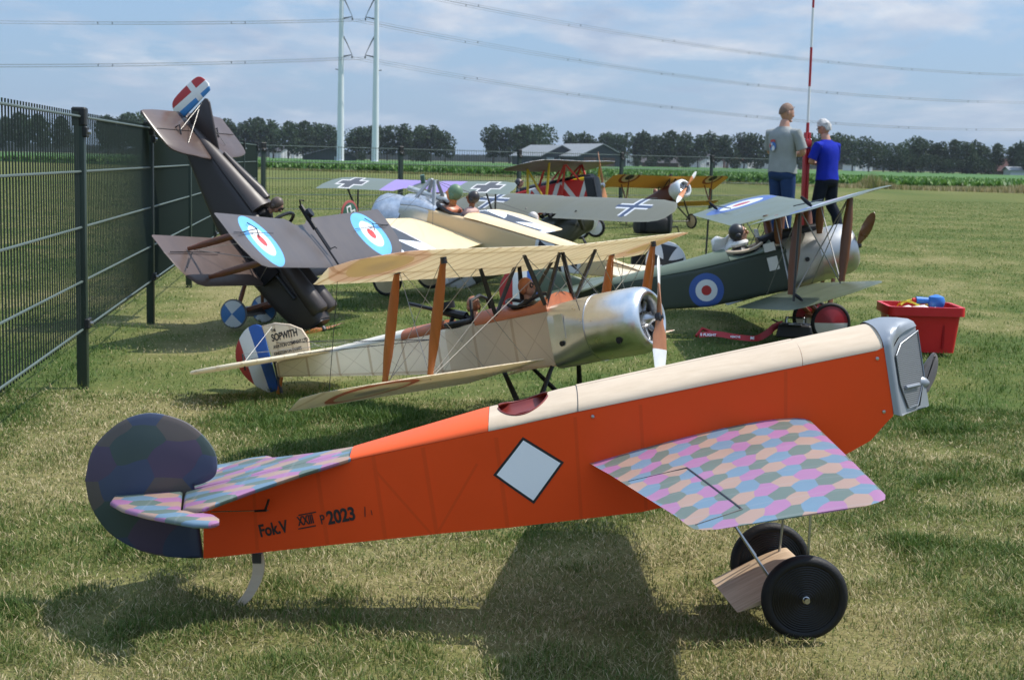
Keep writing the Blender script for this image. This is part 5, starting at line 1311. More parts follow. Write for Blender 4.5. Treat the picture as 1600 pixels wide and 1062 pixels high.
us = [(0.0, xu, xu - 1.53 + cut, zu, zu, .10), (.30, xu, xu - 1.53 + cut, fd(zu, .3), fd(zu, .3), .10), (.52, xu, xu - 1.53 + .04, fd(zu, .52), fd(zu, .52), .10), (.7, xu, xu - 1.53, fd(zu, .7), fd(zu, .7), .10), (3.9, xu, xu - 1.53, fd(zu, 3.9), fd(zu, 3.9), .10), (4.2, xu - .06, xu - 1.53, fd(zu, 4.2), fd(zu, 4.2), .09), (4.45, xu - .25, xu - 1.53, fd(zu, 4.45), fd(zu, 4.45), .06), (4.6, xu - .55, xu - 1.53, fd(zu, 4.6), fd(zu, 4.6), .04), (4.69, xu - .95, xu - 1.50, fd(zu, 4.69), fd(zu, 4.69), .015)]
wing('upper_wing', mirror(us), M_bt, M_bl, D, n=9, und=.2)
for s in (1, -1):
    ls_ = [(.45, xl, xl - 1.48, fd(zl, .45), fd(zl, .45), .10), (3.9, xl, xl - 1.48, fd(zl, 3.9), fd(zl, 3.9), .10), (4.2, xl - .06, xl - 1.48, fd(zl, 4.2), fd(zl, 4.2), .09), (4.45, xl - .25, xl - 1.48, fd(zl, 4.45), fd(zl, 4.45), .06), (4.6, xl - .55, xl - 1.48, fd(zl, 4.6), fd(zl, 4.6), .04), (4.69, xl - .95, xl - 1.45, fd(zl, 4.69), fd(zl, 4.69), .015)]
    wing('lower_wing', [(s * a[0],) + a[1:] for a in ls_], M_bl, M_bl, D, n=9, und=.2)
    mk('aileron_gap', tube((xl - .95, s * 2.0, fd(zl, 2.0) + .09), (xl - .95, s * 4.5, fd(zl, 4.5) + .06), .012, n=5), M_gun, D)
    mk('aileron_gap', tube((xu - .95, s * 2.4, fd(zu, 2.4) + .09), (xu - .95, s * 4.5, fd(zu, 4.5) + .05), .008, n=5), M_gun, D)
    mk('pushrod', path([(xl - .45, s * 4.4, fd(zl, 4.4) + .12), (xl - .85, s * 3.7, fd(zl, 3.7) + .16)], .014, 5), M_gun, D)
    mk('aileron_horn', path([(xu - 1.25, s * 3.4, fd(zu, 3.4) + .06), (xu - 1.0, s * 3.4, fd(zu, 3.4) + .16), (xu - .8, s * 3.4, fd(zu, 3.4) + .08)], .013, 5), M_gun, D)
    mk('control_rod', path([(xu - 1.0, s * 3.4, fd(zu, 3.4) + .14), (xu - .9, s * 4.3, fd(zu, 4.3) + .10)], .012, 5), M_gun, D)
    for y in (3.5,):
        for dx in (-.22, -1.05): mk('interplane_strut', strut((xl + dx, s * y, fd(zl, y) + .06), (xu + dx, s * y, fd(zu, y)), .085, .04, (1, 0, 0), .6), M_walnut, D)
    wires(D, M_wire, [((xl - .2, s * .5, zl), (xu - .2, s * 3.5, fd(zu, 3.5))), ((xl - 1.05, s * 3.5, fd(zl, 3.5)), (xu - 1.05, s * .7, zu)), ((xl - 1.05, s * 3.5, fd(zl, 3.5) + .06), (xu - .2, s * 3.5, fd(zu, 3.5)))], .008)
    for dx in (-.2, -1.1): mk('cabane_strut', strut((xl + dx, s * .46, .42), (xu + dx, s * .70, zu), .06, .03, (1, 0, 0), .8, 8), M_gun, D)
    for fx in (-.9, -1.75): mk('undercarriage_leg', strut((fx, s * .42, dzb(fx) + .04), (-1.18, s * .70, -1.35), .06, .035, (1, 0, 0), .8, 8), M_walnut, D)
    def qd(g):
        u, v, _ = g.uv(); f = g.gt(g.mul(u, v), 0.0); return g.mix(f, (.60, .62, .62), (.05, .17, .40))
    w = wheel(D, (-1.177, s * .82, -1.375), .37, .13, mat('quartered wheel cover', (.5, .5, .5), .45, var=.04, fn=qd), mat('grey tyre', (.14, .14, .135), .7, var=.1), .08)
    w.rotation_euler = (0, rad(-5), 0)
    tp = [(-5.0, .10), (-5.02, 1.2), (-5.12, 1.95), (-5.35, 2.3), (-6.25, 2.34), (-6.5, 2.15), (-6.55, .45), (-6.4, .06)]
    fixn(mk('tailplane', plate([tuple(p) for p in catmull(tp, 3)], .07, lambda a, b, h: (a, s * b, .40 + h)), M_bl, D, angle=60))
    mk('elevator_gap', tube((-5.85, s * .12, .44), (-5.85, s * 2.25, .44), .010, n=5), M_gun, D)
    mk('elevator_horn', path([(-5.95, s * .95, .42), (-5.92, s * .95, .56), (-5.7, s * .95, .44)], .022, 5), M_dsteel, D)
    mk('tail_strut', path([(-5.8, s * .95, .46), (-6.3, s * .06, 1.02)], .007, 6), M_wire, D)
    mk('tail_strut', path([(-5.4, s * .95, .46), (-6.25, s * .06, .9)], .007, 6), M_wire, D)
mk('undercarriage_axle', tube((-1.177, -.85, -1.37), (-1.177, .85, -1.37), .035), M_blk, D)
mk('axle_fairing', strut((-1.177, -.7, -1.37), (-1.177, .7, -1.37), .16, .05, (1, 0, 0), 1, 10), M_bd, D)
fixn(mk('fin', plate([(-6.32, .45), (-6.36, 1.16), (-6.30, 1.21), (-6.18, 1.20), (-5.4, .80), (-4.7, .45)], .06, lambda a, b, h: (a, h, b)), M_bf, D, angle=60))
def dr_fn(g):
    u, v, _ = g.uv(); q = g.add(u, g.mul(v, -.05))
    c = g.mix(g.lt(q, -6.59), (.05, .22, .50), RWB['white']); return g.mix(g.lt(q, -6.78), c, RWB['red'])
M_drud = mat('brown plane striped rudder', (.5, .5, .5), .45, var=.05, fn=lambda g: layers(g, dr_fn(g), [(band(g, g.uv()[1], .98, 1.14), RWB['white'])]))
fixn(mk('rudder', plate([(-6.38, .30), (-6.42, 1.40)] + [tuple(p) for p in catmull([(-6.58, 1.48), (-6.86, 1.42), (-6.96, 1.22), (-6.96, .6), (-6.88, .36), (-6.68, .26)], 3, False)], .06, lambda a, b, h: (a, h, b)), M_drud, D, angle=60))
pilot(D, (-2.75, .02, .98), 1.35, mat('brown white helmet', (.09, .06, .045), .5, var=.5, vs=9), M_skin, M_gun, 0, M_gun)
gz = zu + .10
gb = mk('machine_gun', strut((xu - 1.75, .12, gz + .20), (xu - 1.05, .12, gz + .14), .07, .05, (0, 0, 1), .9, 8), M_gun, D)
mk('gun_barrel', path([(xu - 1.1, .12, gz + .14), (xu + .04, .12, gz + .06)], .026, 8), M_gun, gb)
mk('gun_jacket', path([(xu - 1.1, .24, gz + .12), (xu - .42, .24, gz + .08)], .036, 8), M_gun, gb)
mk('ammunition_drum', tube((xu - 1.45, .12, gz + .24), (xu - 1.445, .12, gz + .33), .12, n=18), M_gun, gb)
mk('gun_sight', path([(xu - .45, .24, gz + .08), (xu - .42, .32, gz + .20), (xu - .36, .33, gz + .21)], .014, 6), M_gun, gb)
mk('gun_grip', path([(xu - 1.72, .12, gz + .20), (xu - 1.85, .06, gz + .30), (xu - 1.80, .18, gz + .33)], .025, 6), M_gun, gb)
mk('gun_hoop', path([(-2.35, .62 * math.cos(t) , .50 + .62 * math.sin(t)) for t in np.linspace(0.3, math.pi - .3, 14)], .045, 8), M_gun, D)

for o in list(D.children):
    if o.name.split('.')[0] in ('fuselage', 'rear_decking', 'headrest', 'tailplane', 'elevator_gap', 'elevator_horn', 'tail_strut', 'fin', 'rudder'):
        o.scale.x = .95
        if o.name.startswith(('tailplane', 'elevator_gap')): o.scale.y = .86
# ================================================================== cream monoplane with black crosses
EC = (0.72, 0.56, 0.33)
def ein_w(g):
    u, v, _ = g.uv(); c = g.mix(0.0, EC, EC)
    for s, yc in ((-1, 2.75), (1, 2.95)):
        c = layers(g, c, [(rect(g, u, v, s * yc, -1.78, .82, .93), (.74, .76, .82)), (paty(g, u, v, s * yc, -1.78, .79, .17, .50), (.045, .05, .06))])
    return c
M_ew = mat('cream cross wing', EC, .42, var=.04, vs=2, fn=ein_w, spec=.4)
def ein_f(g):
    u, v, _ = g.uv(); c = g.mix(0.0, (0.60, 0.45, 0.26), (0.60, 0.45, 0.26))
    return layers(g, c, [(rect(g, u, v, -4.35, .12, .52, .6), (.60, .60, .62)), (paty(g, u, v, -4.35, .10, .45, .16, .50), (.02, .02, .025))])
M_ef = mat('cream fuselage cloth', EC, .45, var=.05, vs=2, fn=ein_f, spec=.35)
def ein_d(g):
    u, v, _ = g.uv(); c = g.mix(0.0, EC, EC)
    return c
M_ed = mat('cream decking with cross', EC, .42, var=.04, vs=2, fn=ein_d, spec=.4)
def ein_r(g):
    u, v, _ = g.uv(); c = g.mix(0.0, (.60, .61, .63), (.60, .61, .63))
    return layers(g, c, [(paty(g, u, v, -6.60, .43, .36, .15, .52), (.02, .02, .025))])
M_er = mat('white rudder with cross', (.6, .6, .6), .45, var=.03, fn=ein_r)
M_swirl = mat('swirled aluminium', (.5, .52, .55), .34, .9, var=.25, vs=9, bump=.1, bs=25)
ein = plane('cream model monoplane with black crosses and silver cowl behind the brown nose-standing plane', 'model aeroplane', (-1.017, 11.339, .581), (156.14, -10.05, -.6), .3483)
Ee = ein
ez = lambda x: float(np.interp(x, [-6.3, -4.2, -2.5, -.9], [.12, .31, .42, .44]))
eb = lambda x: float(np.interp(x, [-6.3, -4.2, -2.5, -.9], [.0, -.30, -.52, -.55]))
ew = lambda x: float(np.interp(x, [-6.3, -4.2, -2.2, -.6], [.05, .28, .42, .44]))
fixn(mk('fuselage', body([(x, ew(x), (ez(x) + eb(x)) / 2, (ez(x) - eb(x)) / 2, (ez(x) - eb(x)) / 2, 14, 14) for x in (-6.3, -5.7, -5.0, -4.3, -3.5, -2.8, -2.0, -1.30)], 40), M_ef, Ee, angle=30))
V, F = [], []
for x in np.linspace(-6.28, -2.15, 14):
    for j in range(9): V.append((x, ew(x) * (j / 4 - 1) * 1.005, ez(x) + .012 + (.10 * (1 - (j / 4 - 1) ** 2) if x > -4.9 else .02)))
for i in range(13):
    for j in range(8): F.append((i * 9 + j, (i + 1) * 9 + j, (i + 1) * 9 + j + 1, i * 9 + j + 1))
fixn(mk('rear_decking', (V, F), M_ed, Ee, uv=[(p[1], p[0]) for p in V]))
fixn(mk('metal_panel', body([(-1.32, .435, -.05, .48, .50, 12, 12), (-1.0, .45, -.03, .50, .53, 10, 10), (-.62, .46, -.03, .50, .53, 6, 6)], 40), M_panel, Ee, angle=30))
fixn(mk('engine_decking', body([(-1.45, .40, .42, .12, .04, 2, 2), (-1.25, .42, .43, .17, .04, 2, 2), (-1.0, .44, .44, .20, .04, 2, 2), (-.62, .46, .40, .22, .04, 2, 2)], 24), M_swirl, Ee))
fixn(mk('cowl', lathe([(-.66, .50), (-.3, .53), (-.05, .51), (.06, .44), (.08, .36), (0, .32)], 44, 'x', caps=False), M_swirl, Ee, angle=60))
fixn(mk('firewall', lathe([(-.08, .01), (-.08, .34), (-.10, .34)], 24, 'x'), M_gun, Ee))
propeller(Ee, (.2, 0, 0), 1.15, .2, 0, M_propw, M_dsteel).rotation_euler = (rad(-6), 0, 0)
mk('cockpit_coaming', path([(-1.75 + .42 * math.cos(t), .36 * math.sin(t), .46 + .10 * math.cos(t)) for t in np.linspace(0, 2 * math.pi, 26)], .045, 6), M_gun, Ee)
fixn(mk('cockpit_floor', body([(-2.1, .3, .42, .02, .05, 2, 2), (-1.75, .36, .46, .02, .05, 2, 2), (-1.4, .3, .46, .02, .05, 2, 2)], 16), M_gun, Ee))
for s in (1, -1):
    w_ = [(.40, -.90, -2.70, .14, -.02, .13), (2.0, -.90, -2.70, .18, .03 if s < 0 else -.14, .13)] + ([(2.9, -.88, -2.70, .22, -.20, .12), (3.2, -.92, -2.65, .24, -.20, .10), (3.4, -1.05, -2.5, .25, -.15, .06), (3.5, -1.3, -2.3, .23, -.08, .015)] if s > 0 else [(3.6, -.90, -2.70, .20, .07, .12), (3.9, -.96, -2.70, .21, .08, .09), (4.08, -1.15, -2.66, .21, .09, .05), (4.16, -1.5, -2.5, .20, .10, .015)])
    wing('wing', [(s * a[0],) + a[1:] for a in w_], M_ew, M_creamt, Ee, n=10, und=.1)
    for x0, x1 in ((-.85, -1.05), (-1.35, -1.15)): mk('pylon_strut', strut((x0, s * .30, .50), (x1, s * .05, 1.02), .05, .025, (1, 0, 0), .8, 8), mat('grey strut', (.30, .32, .34), .4, .4, var=.05), Ee)
    wires(Ee, M_dwire, [((-1.1, 0, 1.02), (-1.15, s * 3.6, .40)), ((-1.1, 0, 1.02), (-2.1, s * 3.6, .32)), ((-1.1, 0, 1.02), (-2.1, s * 1.7, .30)), ((-.7, s * .8, -1.0), (-1.2, s * 2.8, .2))], .004)
    for fx in (-.35, -1.1): mk('undercarriage_leg', strut((fx, s * .36, -.5), (-.905, s * .9, -1.14), .05, .03, (1, 0, 0), .8, 8), M_blk, Ee)
    wheel(Ee, (-.905, s * 1.0, -1.17), .36, .13, mat('cream disc', (.52, .42, .26), .5), M_black, .14)
    tp = [(-5.5, .05), (-5.6, .7), (-5.95, 1.15), (-6.4, 1.1), (-6.6, .6), (-6.5, .06)]
    fixn(mk('elevator', plate([tuple(p) for p in catmull(tp, 4)], .05, lambda a, b, h: (a, s * b, .10 + h)), M_creamt, Ee, angle=60))
mk('undercarriage_axle', tube((-.905, -1.0, -1.16), (-.905, 1.0, -1.16), .03), M_blk, Ee)
mk('tail_skid', strut((-5.9, 0, .0), (-6.2, 0, -.62), .04, .03, (1, 0, 0), .8, 8), M_walnut, Ee)
fixn(mk('rudder', plate([(-6.60 + .43 * math.cos(t), .43 + .43 * math.sin(t)) for t in np.linspace(0, 2 * math.pi, 44)[:-1]], .05, lambda a, b, h: (a, h, b)), M_er, Ee, angle=60))
mk('machine_gun', tube((-1.55, -.16, .62), (-.45, -.16, .70), .06, n=10), M_panel, Ee)
pilot(Ee, (-1.66, .02, .86), 1.35, mat('green flying helmet', (.11, .19, .11), .5, var=.15), mat('orange face', (.62, .22, .06), .5), M_tanl, 0, None)
pilot(Ee, (-2.08, -.05, .84), 1.05, mat('dark headrest cap', (.03, .025, .025), .4), M_leather, mat('pink scarf', (.45, .28, .24), .6), 0, None)

# ================================================================== lilac and green winged plane behind it
GG = (0.13, 0.16, 0.135)
def alb_fn(g):
    u, v, _ = g.uv(); c = g.mix(0.0, GG, GG)
    c = g.mix(band(g, u, -1.75, 1.35), c, (.27, .20, .46))
    c = g.mix(band(g, g.add(u, g.mul(v, .6)), -.75, -.15), c, GG)
    for s in (-1, 1):
        c = layers(g, c, [(balken(g, u, v, s * 2.95, -.70, .62, .27), (.62, .60, .58)), (balken(g, u, v, s * 2.95, -.70, .55, .19), (.055, .055, .06)), ])
    return c
M_aw = mat('lilac and green wing', GG, .4, var=.05, vs=2, fn=alb_fn, spec=.5)
alb = plane('lilac and grey green winged model biplane with outlined crosses behind the silver cowl', 'model aeroplane', (-.80, 13.55, .82), (62, -15, 0), .245)
A = alb
aw = [(0, .0, -.95, 0, -.05, .1), (.5, .0, -.95, .0, -.05, .1), (.75, 0, -1.32, .0, -.05, .1), (3.3, 0, -1.40, .05, 0, .1), (3.75, -.12, -1.45, .06, 0, .08), (4.0, -.45, -1.5, .06, 0, .05), (4.12, -.9, -1.45, .04, 0, .015)]
wing('upper_wing', mirror(aw), M_aw, M_aw, A, n=9, und=.15)
for s in (1, -1):
    wing('lower_wing', [(s * a[0], a[1] - .3, a[2] * .75 - .3, a[3] - 1.35, a[4] - 1.35, a[5] * .8) for a in ((.35, 0, -1.2, 0, -.05, .1), (3.4, 0, -1.2, .1, .05, .1), (3.8, -.3, -1.1, .1, .06, .05), (3.9, -.6, -1, .1, .08, .01))], M_aw, M_aw, A, n=8, und=.15)
    mk('vee_strut', strut((-.55, s * 3.0, -1.25), (-.2, s * 3.0, .02), .05, .03, (1, 0, 0), .8, 8), M_blk, A)
    mk('vee_strut', strut((-.55, s * 3.0, -1.25), (-1.0, s * 3.0, .0), .05, .03, (1, 0, 0), .8, 8), M_blk, A)
    mk('cabane_strut', strut((-.3, s * .3, -.72), (-.2, s * .5, .0), .05, .03, (1, 0, 0), .8, 8), M_blk, A)
    wheel(A, (.0, s * .75, -2.50), .33, .12, M_creamt, M_black)
    mk('undercarriage_leg', strut((-.2, s * .35, -1.45), (0, s * .65, -2.45), .05, .03, (1, 0, 0), .8, 8), M_blk, A)
    fixn(mk('tailplane', plate([tuple(p) for p in catmull([(-4.1, .05), (-4.3, .7), (-4.8, 1.3), (-5.4, 1.2), (-5.5, .1)], 4)], .05, lambda a, b, h: (a, s * b, -1.0 + h)), mat('green tail', GG, .45), A, angle=60))
fixn(mk('fuselage', body([(1.2, .1, -1.1, .12, .12, 2, 2), (1.0, .32, -1.1, .36, .36, 2.2, 2.2), (.2, .42, -1.1, .46, .46, 2.4, 2.4), (-1.2, .42, -1.1, .44, .46, 2.3, 2.3), (-3.2, .28, -1.05, .30, .34, 2.2, 2.2), (-5.2, .06, -1.0, .12, .14, 2, 2)], 28), M_panel, A))
mk('undercarriage_axle', tube((0, -.75, -2.48), (0, .75, -2.48), .03), M_blk, A)
propeller(A, (1.3, 0, -1.1), 1.2, .2, 0, M_propw, M_dsteel).rotation_euler = (rad(40), 0, 0)
def arud(g):
    u, v, _ = g.uv(); r = g.hyp(g.sub(u, -5.28), g.sub(v, .20))
    c = g.mix(0.0, (.30, .055, .045), (.30, .055, .045)); c = g.mix(g.lt(r, .44), c, (.018, .075, .045))
    return layers(g, c, [(balken(g, u, v, -5.28, .20, .34, .13), (.62, .62, .60)), (balken(g, u, v, -5.28, .20, .285, .075), (.018, .075, .045))])
M_ar = mat('green rudder with red rim', (.1, .1, .1), .45, var=.04, fn=arud)
fixn(mk('rudder', plate([(-5.28 + .52 * math.cos(t), (.20 if math.sin(t) > 0 else -.1) + .52 * math.sin(t)) for t in np.linspace(0, 2 * math.pi, 40)[:-1]], .05, lambda a, b, h: (a, h, b)), M_ar, A, angle=60)).rotation_euler = (0, 0, 0)
mk('radiator_neck', tube((-.35, .0, -.05), (-.35, 0, .32), .09, n=10), mat('green pipe', (.06, .12, .08), .4), A)
mk('machine_gun', tube((-.9, .15, -.55), (.3, .15, -.5), .06, n=8), M_gun, A)
mk('machine_gun', tube((-.9, -.15, -.55), (.3, -.15, -.5), .06, n=8), M_gun, A)

# ================================================================== olive parasol monoplane
OL = (0.120, 0.122, 0.088)
def par_fn(g):
    u, v, _ = g.uv(); c = g.mix(0.0, OL, OL)
    c = g.mix(g.mul(ribs(g, u, .35, .03), .15), c, (.07, .075, .05))
    for s in (-1, 1):
        c = layers(g, c, [(balken(g, u, v, s * 2.65, -.66, .54, .15), (.52, .54, .56)), (balken(g, u, v, s * 2.65, -.66, .60, .075), (.025, .045, .10))])
    return c
M_pw = mat('olive parasol wing', OL, .42, var=.06, vs=2, fn=par_fn, spec=.4)
M_of = mat('dark olive cowl metal', (.040, .043, .032), .35, var=.1, spec=.5)
par = plane('olive parasol model monoplane with navy and white crosses and white ringed cowl, tail hidden by the cream plane', 'model aeroplane', (.60, 13.2, .54), (44, -21, 0), .325)
par['label'] = 'olive parasol winged model monoplane with navy crosses and a white cowl ring'
Q = par
pz = .62
pws = [(0, -.15, -1.2, pz, pz - .06, .13), (.32, -.15, -1.2, pz, pz - .06, .13), (.42, -.10, -1.50, pz, pz - .06, .13), (3.2, -.10, -1.50, pz + .02, pz - .04, .11), (3.75, -.25, -1.45, pz + .02, pz - .03, .08), (4.0, -.55, -1.35, pz + .02, pz - .02, .04), (4.1, -.8, -1.2, pz, pz - .01, .01)]
wing('parasol_wing', mirror(pws), M_pw, M_pw, Q, n=9, und=.2)
fixn(mk('fuselage', body([(-.35, .44, 0, .44, .44, 2.4, 2.4), (-1.2, .44, -.02, .42, .44, 4, 4), (-2.4, .36, 0, .34, .40, 5, 5), (-4.0, .2, .05, .22, .26, 5, 5), (-5.3, .05, .1, .12, .14, 4, 4)], 32), M_of, Q))
fixn(mk('cowl', lathe([(-.40, .45), (-.02, .47)], 40, 'x', caps=False), M_of, Q))
fixn(mk('cowl_ring', lathe([(-.04, .475), (.14, .47), (.22, .42), (.24, .34), (.18, .30)], 40, 'x', caps=False), M_whitep, Q))
fixn(mk('engine_block', lathe([(-.05, .42), (.0, .42), (.05, .15), (.2, .08), (.3, .01)], 20, 'x'), M_gun, Q))
propeller(Q, (.36, 0, 0), 1.1, .24, 0, M_propw, M_dsteel).rotation_euler = (rad(-8), 0, 0)
for s in (1, -1):
    for a, b in (((-.45, s * .40, .1), (-.30, s * .95, pz)), ((-.45, s * .40, -.2), (-1.1, s * .95, pz)), ((-.45, s * .3, .35), (-.3, s * .35, pz))): mk('wing_strut', strut(a, b, .05, .03, (1, 0, 0), .8, 8), M_gun, Q)
    mk('undercarriage_leg', strut((-.5, s * .35, -.4), (-.55, s * .7, -1.12), .05, .03, (1, 0, 0), .8, 8), M_blk, Q)
    wheel(Q, (-.55, s * .8, -1.08), .34, .12, M_of, M_black)
    mk('tailplane', plate([(-4.4, .05), (-4.9, .8), (-5.4, .7), (-5.4, .05)], .05, lambda a, b, h: (a, s * b, .16 + h)), M_pw, Q)
    mk('machine_gun', tube((-1.3, s * .12, .52), (-.1, s * .12, .50), .055, n=8), M_gun, Q)
mk('undercarriage_axle', tube((-.55, -.8, -1.08), (-.55, .8, -1.08), .03), M_blk, Q)
mk('rudder', plate([(-5.45 + .34 * math.cos(t), .3 + .36 * math.sin(t)) for t in np.linspace(0, 2 * math.pi, 24)[:-1]], .05, lambda a, b, h: (a, h, b)), M_whitep, Q)
pilot(Q, (-1.75, 0, .66), 1.2, mat('pale helmet', (.5, .47, .45), .5), M_skin, M_whitep, 0, None)

# ================================================================== red and white zigzag biplane
def zig_fn(g):
    u, v, _ = g.uv(); red = (.48, .018, .015); wht = (.58, .58, .58)
    c = g.mix(0.0, red, red)
    tri = g.ab(g.sub(g.mul(g.mod(g.div(g.add(u, .1), 1.15), 1.0), 2.0), 1.0))
    z = g.add(-.50, g.mul(tri, 1.05))
    c = g.mix(g.mul(g.lt(g.ab(g.sub(v, z)), .17), band(g, u, -3.6, -.3)), c, wht)
    c = g.mix(g.mul(g.gt(u, -1.55), g.gt(v, g.add(.30, g.mul(g.add(u, .3), -.30)))), c, (.62, .42, .02))
    c = g.mix(g.gt(u, -.32), c, (.02, .022, .03))
    c = g.mix(g.lt(u, -3.75), c, (.03, .03, .02)); c = g.mix(g.lt(u, -3.85), c, (.60, .42, .02)); c = g.mix(band(g, u, -4.35, -4.2), c, (.02, .02, .02))
    return g.mix(g.lt(u, -4.6), c, (.60, .60, .63))
M_zf = mat('red white zigzag cloth', (.5, .1, .1), .42, var=.04, fn=zig_fn, spec=.4)
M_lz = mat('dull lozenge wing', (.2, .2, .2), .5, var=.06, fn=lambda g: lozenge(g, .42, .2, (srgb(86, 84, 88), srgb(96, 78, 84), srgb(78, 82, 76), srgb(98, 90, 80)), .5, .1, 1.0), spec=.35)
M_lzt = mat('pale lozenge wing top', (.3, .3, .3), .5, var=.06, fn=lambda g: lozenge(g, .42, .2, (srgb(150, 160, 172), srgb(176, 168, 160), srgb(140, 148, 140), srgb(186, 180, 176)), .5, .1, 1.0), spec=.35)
M_yel = mat('yellow strut paint', (.62, .40, .02), .45, var=.05)
M_reds = mat('red strut paint', (.45, .02, .015), .45, var=.05)
fok = plane('red model biplane with white zigzags, yellow nose top and lozenge patterned upper wing', 'model aeroplane', (1.02, 18.4, .72), (-22, -13, 0), .34)
K = fok
fixn(mk('fuselage', body([(-.02, .36, -.05, .46, .46, 9, 9), (-.4, .40, -.05, .50, .50, 12, 12), (-2.4, .42, -.06, .50, .50, 12, 12), (-3.8, .34, 0, .36, .36, 12, 12), (-5.2, .18, .04, .22, .24, 12, 12), (-6.4, .05, .06, .13, .15, 8, 8)], 36), M_zf, K, angle=30))
fixn(mk('engine_cover', body([(-3.1, .2, .44, .12, .1, 2, 2), (-2.2, .28, .46, .14, .1, 2, 2), (-.5, .30, .46, .10, .1, 2, 2), (-.1, .25, .44, .08, .1, 2, 2)], 18), M_gun, K))
fixn(mk('radiator_front', body([(-.01, .34, -.05, .44, .44, 7, 7), (.03, .33, -.05, .43, .43, 7, 7)], 28), M_gun, K))
propeller(K, (.22, 0, .02), 1.25, .24, 0, mat('copper wood propeller', (.52, .22, .09), .35, var=.1), M_steel).rotation_euler = (rad(82), 0, 0)
uz = 1.02
kw = [(0, -.35, -1.85, uz, uz - .1, .16), (2.8, -.35, -1.85, uz + .03, uz - .06, .15), (3.9, -.38, -1.85, uz + .03, uz - .05, .12), (4.3, -.6, -1.8, uz + .03, uz - .03, .07), (4.45, -.9, -1.65, uz + .02, uz, .02)]
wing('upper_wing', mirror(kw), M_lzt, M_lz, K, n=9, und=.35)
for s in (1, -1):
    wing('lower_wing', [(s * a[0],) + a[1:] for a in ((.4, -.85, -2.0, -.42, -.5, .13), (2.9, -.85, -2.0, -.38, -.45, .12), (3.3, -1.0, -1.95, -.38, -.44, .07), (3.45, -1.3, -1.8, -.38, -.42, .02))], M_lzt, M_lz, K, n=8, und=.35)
    mk('interplane_strut', strut((-1.05, s * 2.75, -.32), (-.65, s * 2.75, uz), .05, .03, (1, 0, 0), .8, 8), M_yel, K)
    mk('interplane_strut', strut((-1.75, s * 2.75, -.36), (-1.5, s * 2.75, uz - .05), .05, .03, (1, 0, 0), .8, 8), M_yel, K)
    mk('interplane_strut', strut((-1.05, s * 2.75, -.32), (-1.5, s * 2.75, uz - .05), .04, .025, (1, 0, 0), .8, 8), M_yel, K)
    for a, b in (((-.5, s * .41, .35), (-.75, s * .9, uz)), ((-1.3, s * .42, -.2), (-.75, s * .9, uz)), ((-1.35, s * .42, .42), (-.75, s * .9, uz)), ((-2.1, s * .40, .42), (-1.6, s * .85, uz - .05))): mk('cabane_strut', strut(a, b, .045, .028, (1, 0, 0), .8, 8), M_reds, K)
    for fx in (-.4, -1.2): mk('undercarriage_leg', strut((fx, s * .36, -.5), (-.65, s * .75, -1.36), .05, .03, (1, 0, 0), .8, 8), M_reds, K)
    wheel(K, (-.65, s * .85, -1.40), .38, .13, M_whitep, M_black)
    mk('tailplane', plate([(-5.2, .05), (-5.6, 1.0), (-6.4, 1.1), (-6.6, .05)], .05, lambda a, b, h: (a, s * b, .22 + h)), M_whitep, K)
mk('undercarriage_axle', tube((-.65, -.85, -1.4), (-.65, .85, -1.4), .03), M_blk, K)
mk('tail_skid', tube((-5.8, 0, .0), (-6.0, 0, -.80), .03), M_walnut, K)
mk('rudder', plate([tuple(p) for p in catmull([(-6.4, .0), (-6.4, .7), (-6.7, .85), (-7.0, .5), (-6.9, .1)], 3)], .05, lambda a, b, h: (a, h, b)), M_whitep, K)
pilot(K, (-3.0, 0, .78), 1.15, mat('dark leather cap', (.03, .025, .03), .4), M_skin, M_gun, 0, M_gun)

# ================================================================== yellow sesquiplane by the far fence
NY = (.82, .50, .10)
def nie_fn(g):
    u, v, _ = g.uv(); c = g.mix(0.0, NY, NY)
    for s in (-1, 1): c = layers(g, c, roundel(g, u, v, s * 2.75, -.62, .56, ((.30, .07, .02), (.66, .60, .42), (.03, .04, .05)), (1, .74, .42)))
    return c
M_nw = mat('yellow sesquiplane wing', NY, .45, var=.05, vs=2, fn=nie_fn, transl=.5)
M_nt = mat('pale yellow wing top', (.68, .50, .24), .45, var=.05)
M_nf = mat('dark red fuselage cloth', (.10, .022, .015), .4, var=.1, spec=.45)
M_ncw = mat('white enamel cowl', (.66, .69, .72), .25, var=.03, coat=.4)
nie = plane('yellow winged model biplane with dark red fuselage and white cowl near the far fence', 'model aeroplane', (2.72, 23.9, .64), (-53, -20, 0), .335)
N = nie
nw = [(0, -.40, -1.55, .74, .50, .1), (3.3, -.40, -1.55, .80, .56, .1), (3.65, -.45, -1.7, .80, .54, .08), (3.8, -.6, -1.75, .79, .55, .03)]
wing('upper_wing', mirror(nw), M_nt, M_nw, N, n=8, und=.15)
fixn(mk('fuselage', body([(-.55, .42, 0, .44, .44, 3, 3), (-1.4, .38, -.02, .42, .42, 6, 6), (-3, .26, 0, .30, .32, 7, 7), (-4.7, .05, .08, .12, .16, 5, 5)], 28), M_nf, N, angle=35))
fixn(mk('cowl', lathe([(-.60, .45), (-.2, .48), (.0, .46), (.09, .40), (.10, .33), (.02, .30), (-.1, .30)], 44, 'x', caps=False), M_ncw, N, angle=60))
fixn(mk('firewall', lathe([(-.16, .01), (-.16, .32), (-.18, .32)], 24, 'x'), M_gun, N))
fixn(mk('crankcase', lathe([(-.15, .12), (0, .12), (.12, .05), (.16, .01)], 16, 'x'), M_steel, N))
for k in range(7):
    t = 2 * math.pi * k / 7; mk('engine_cylinder', tube((-.06, .1 * math.cos(t), .1 * math.sin(t)), (-.06, .30 * math.cos(t), .30 * math.sin(t)), .05, n=8), M_steel, N)
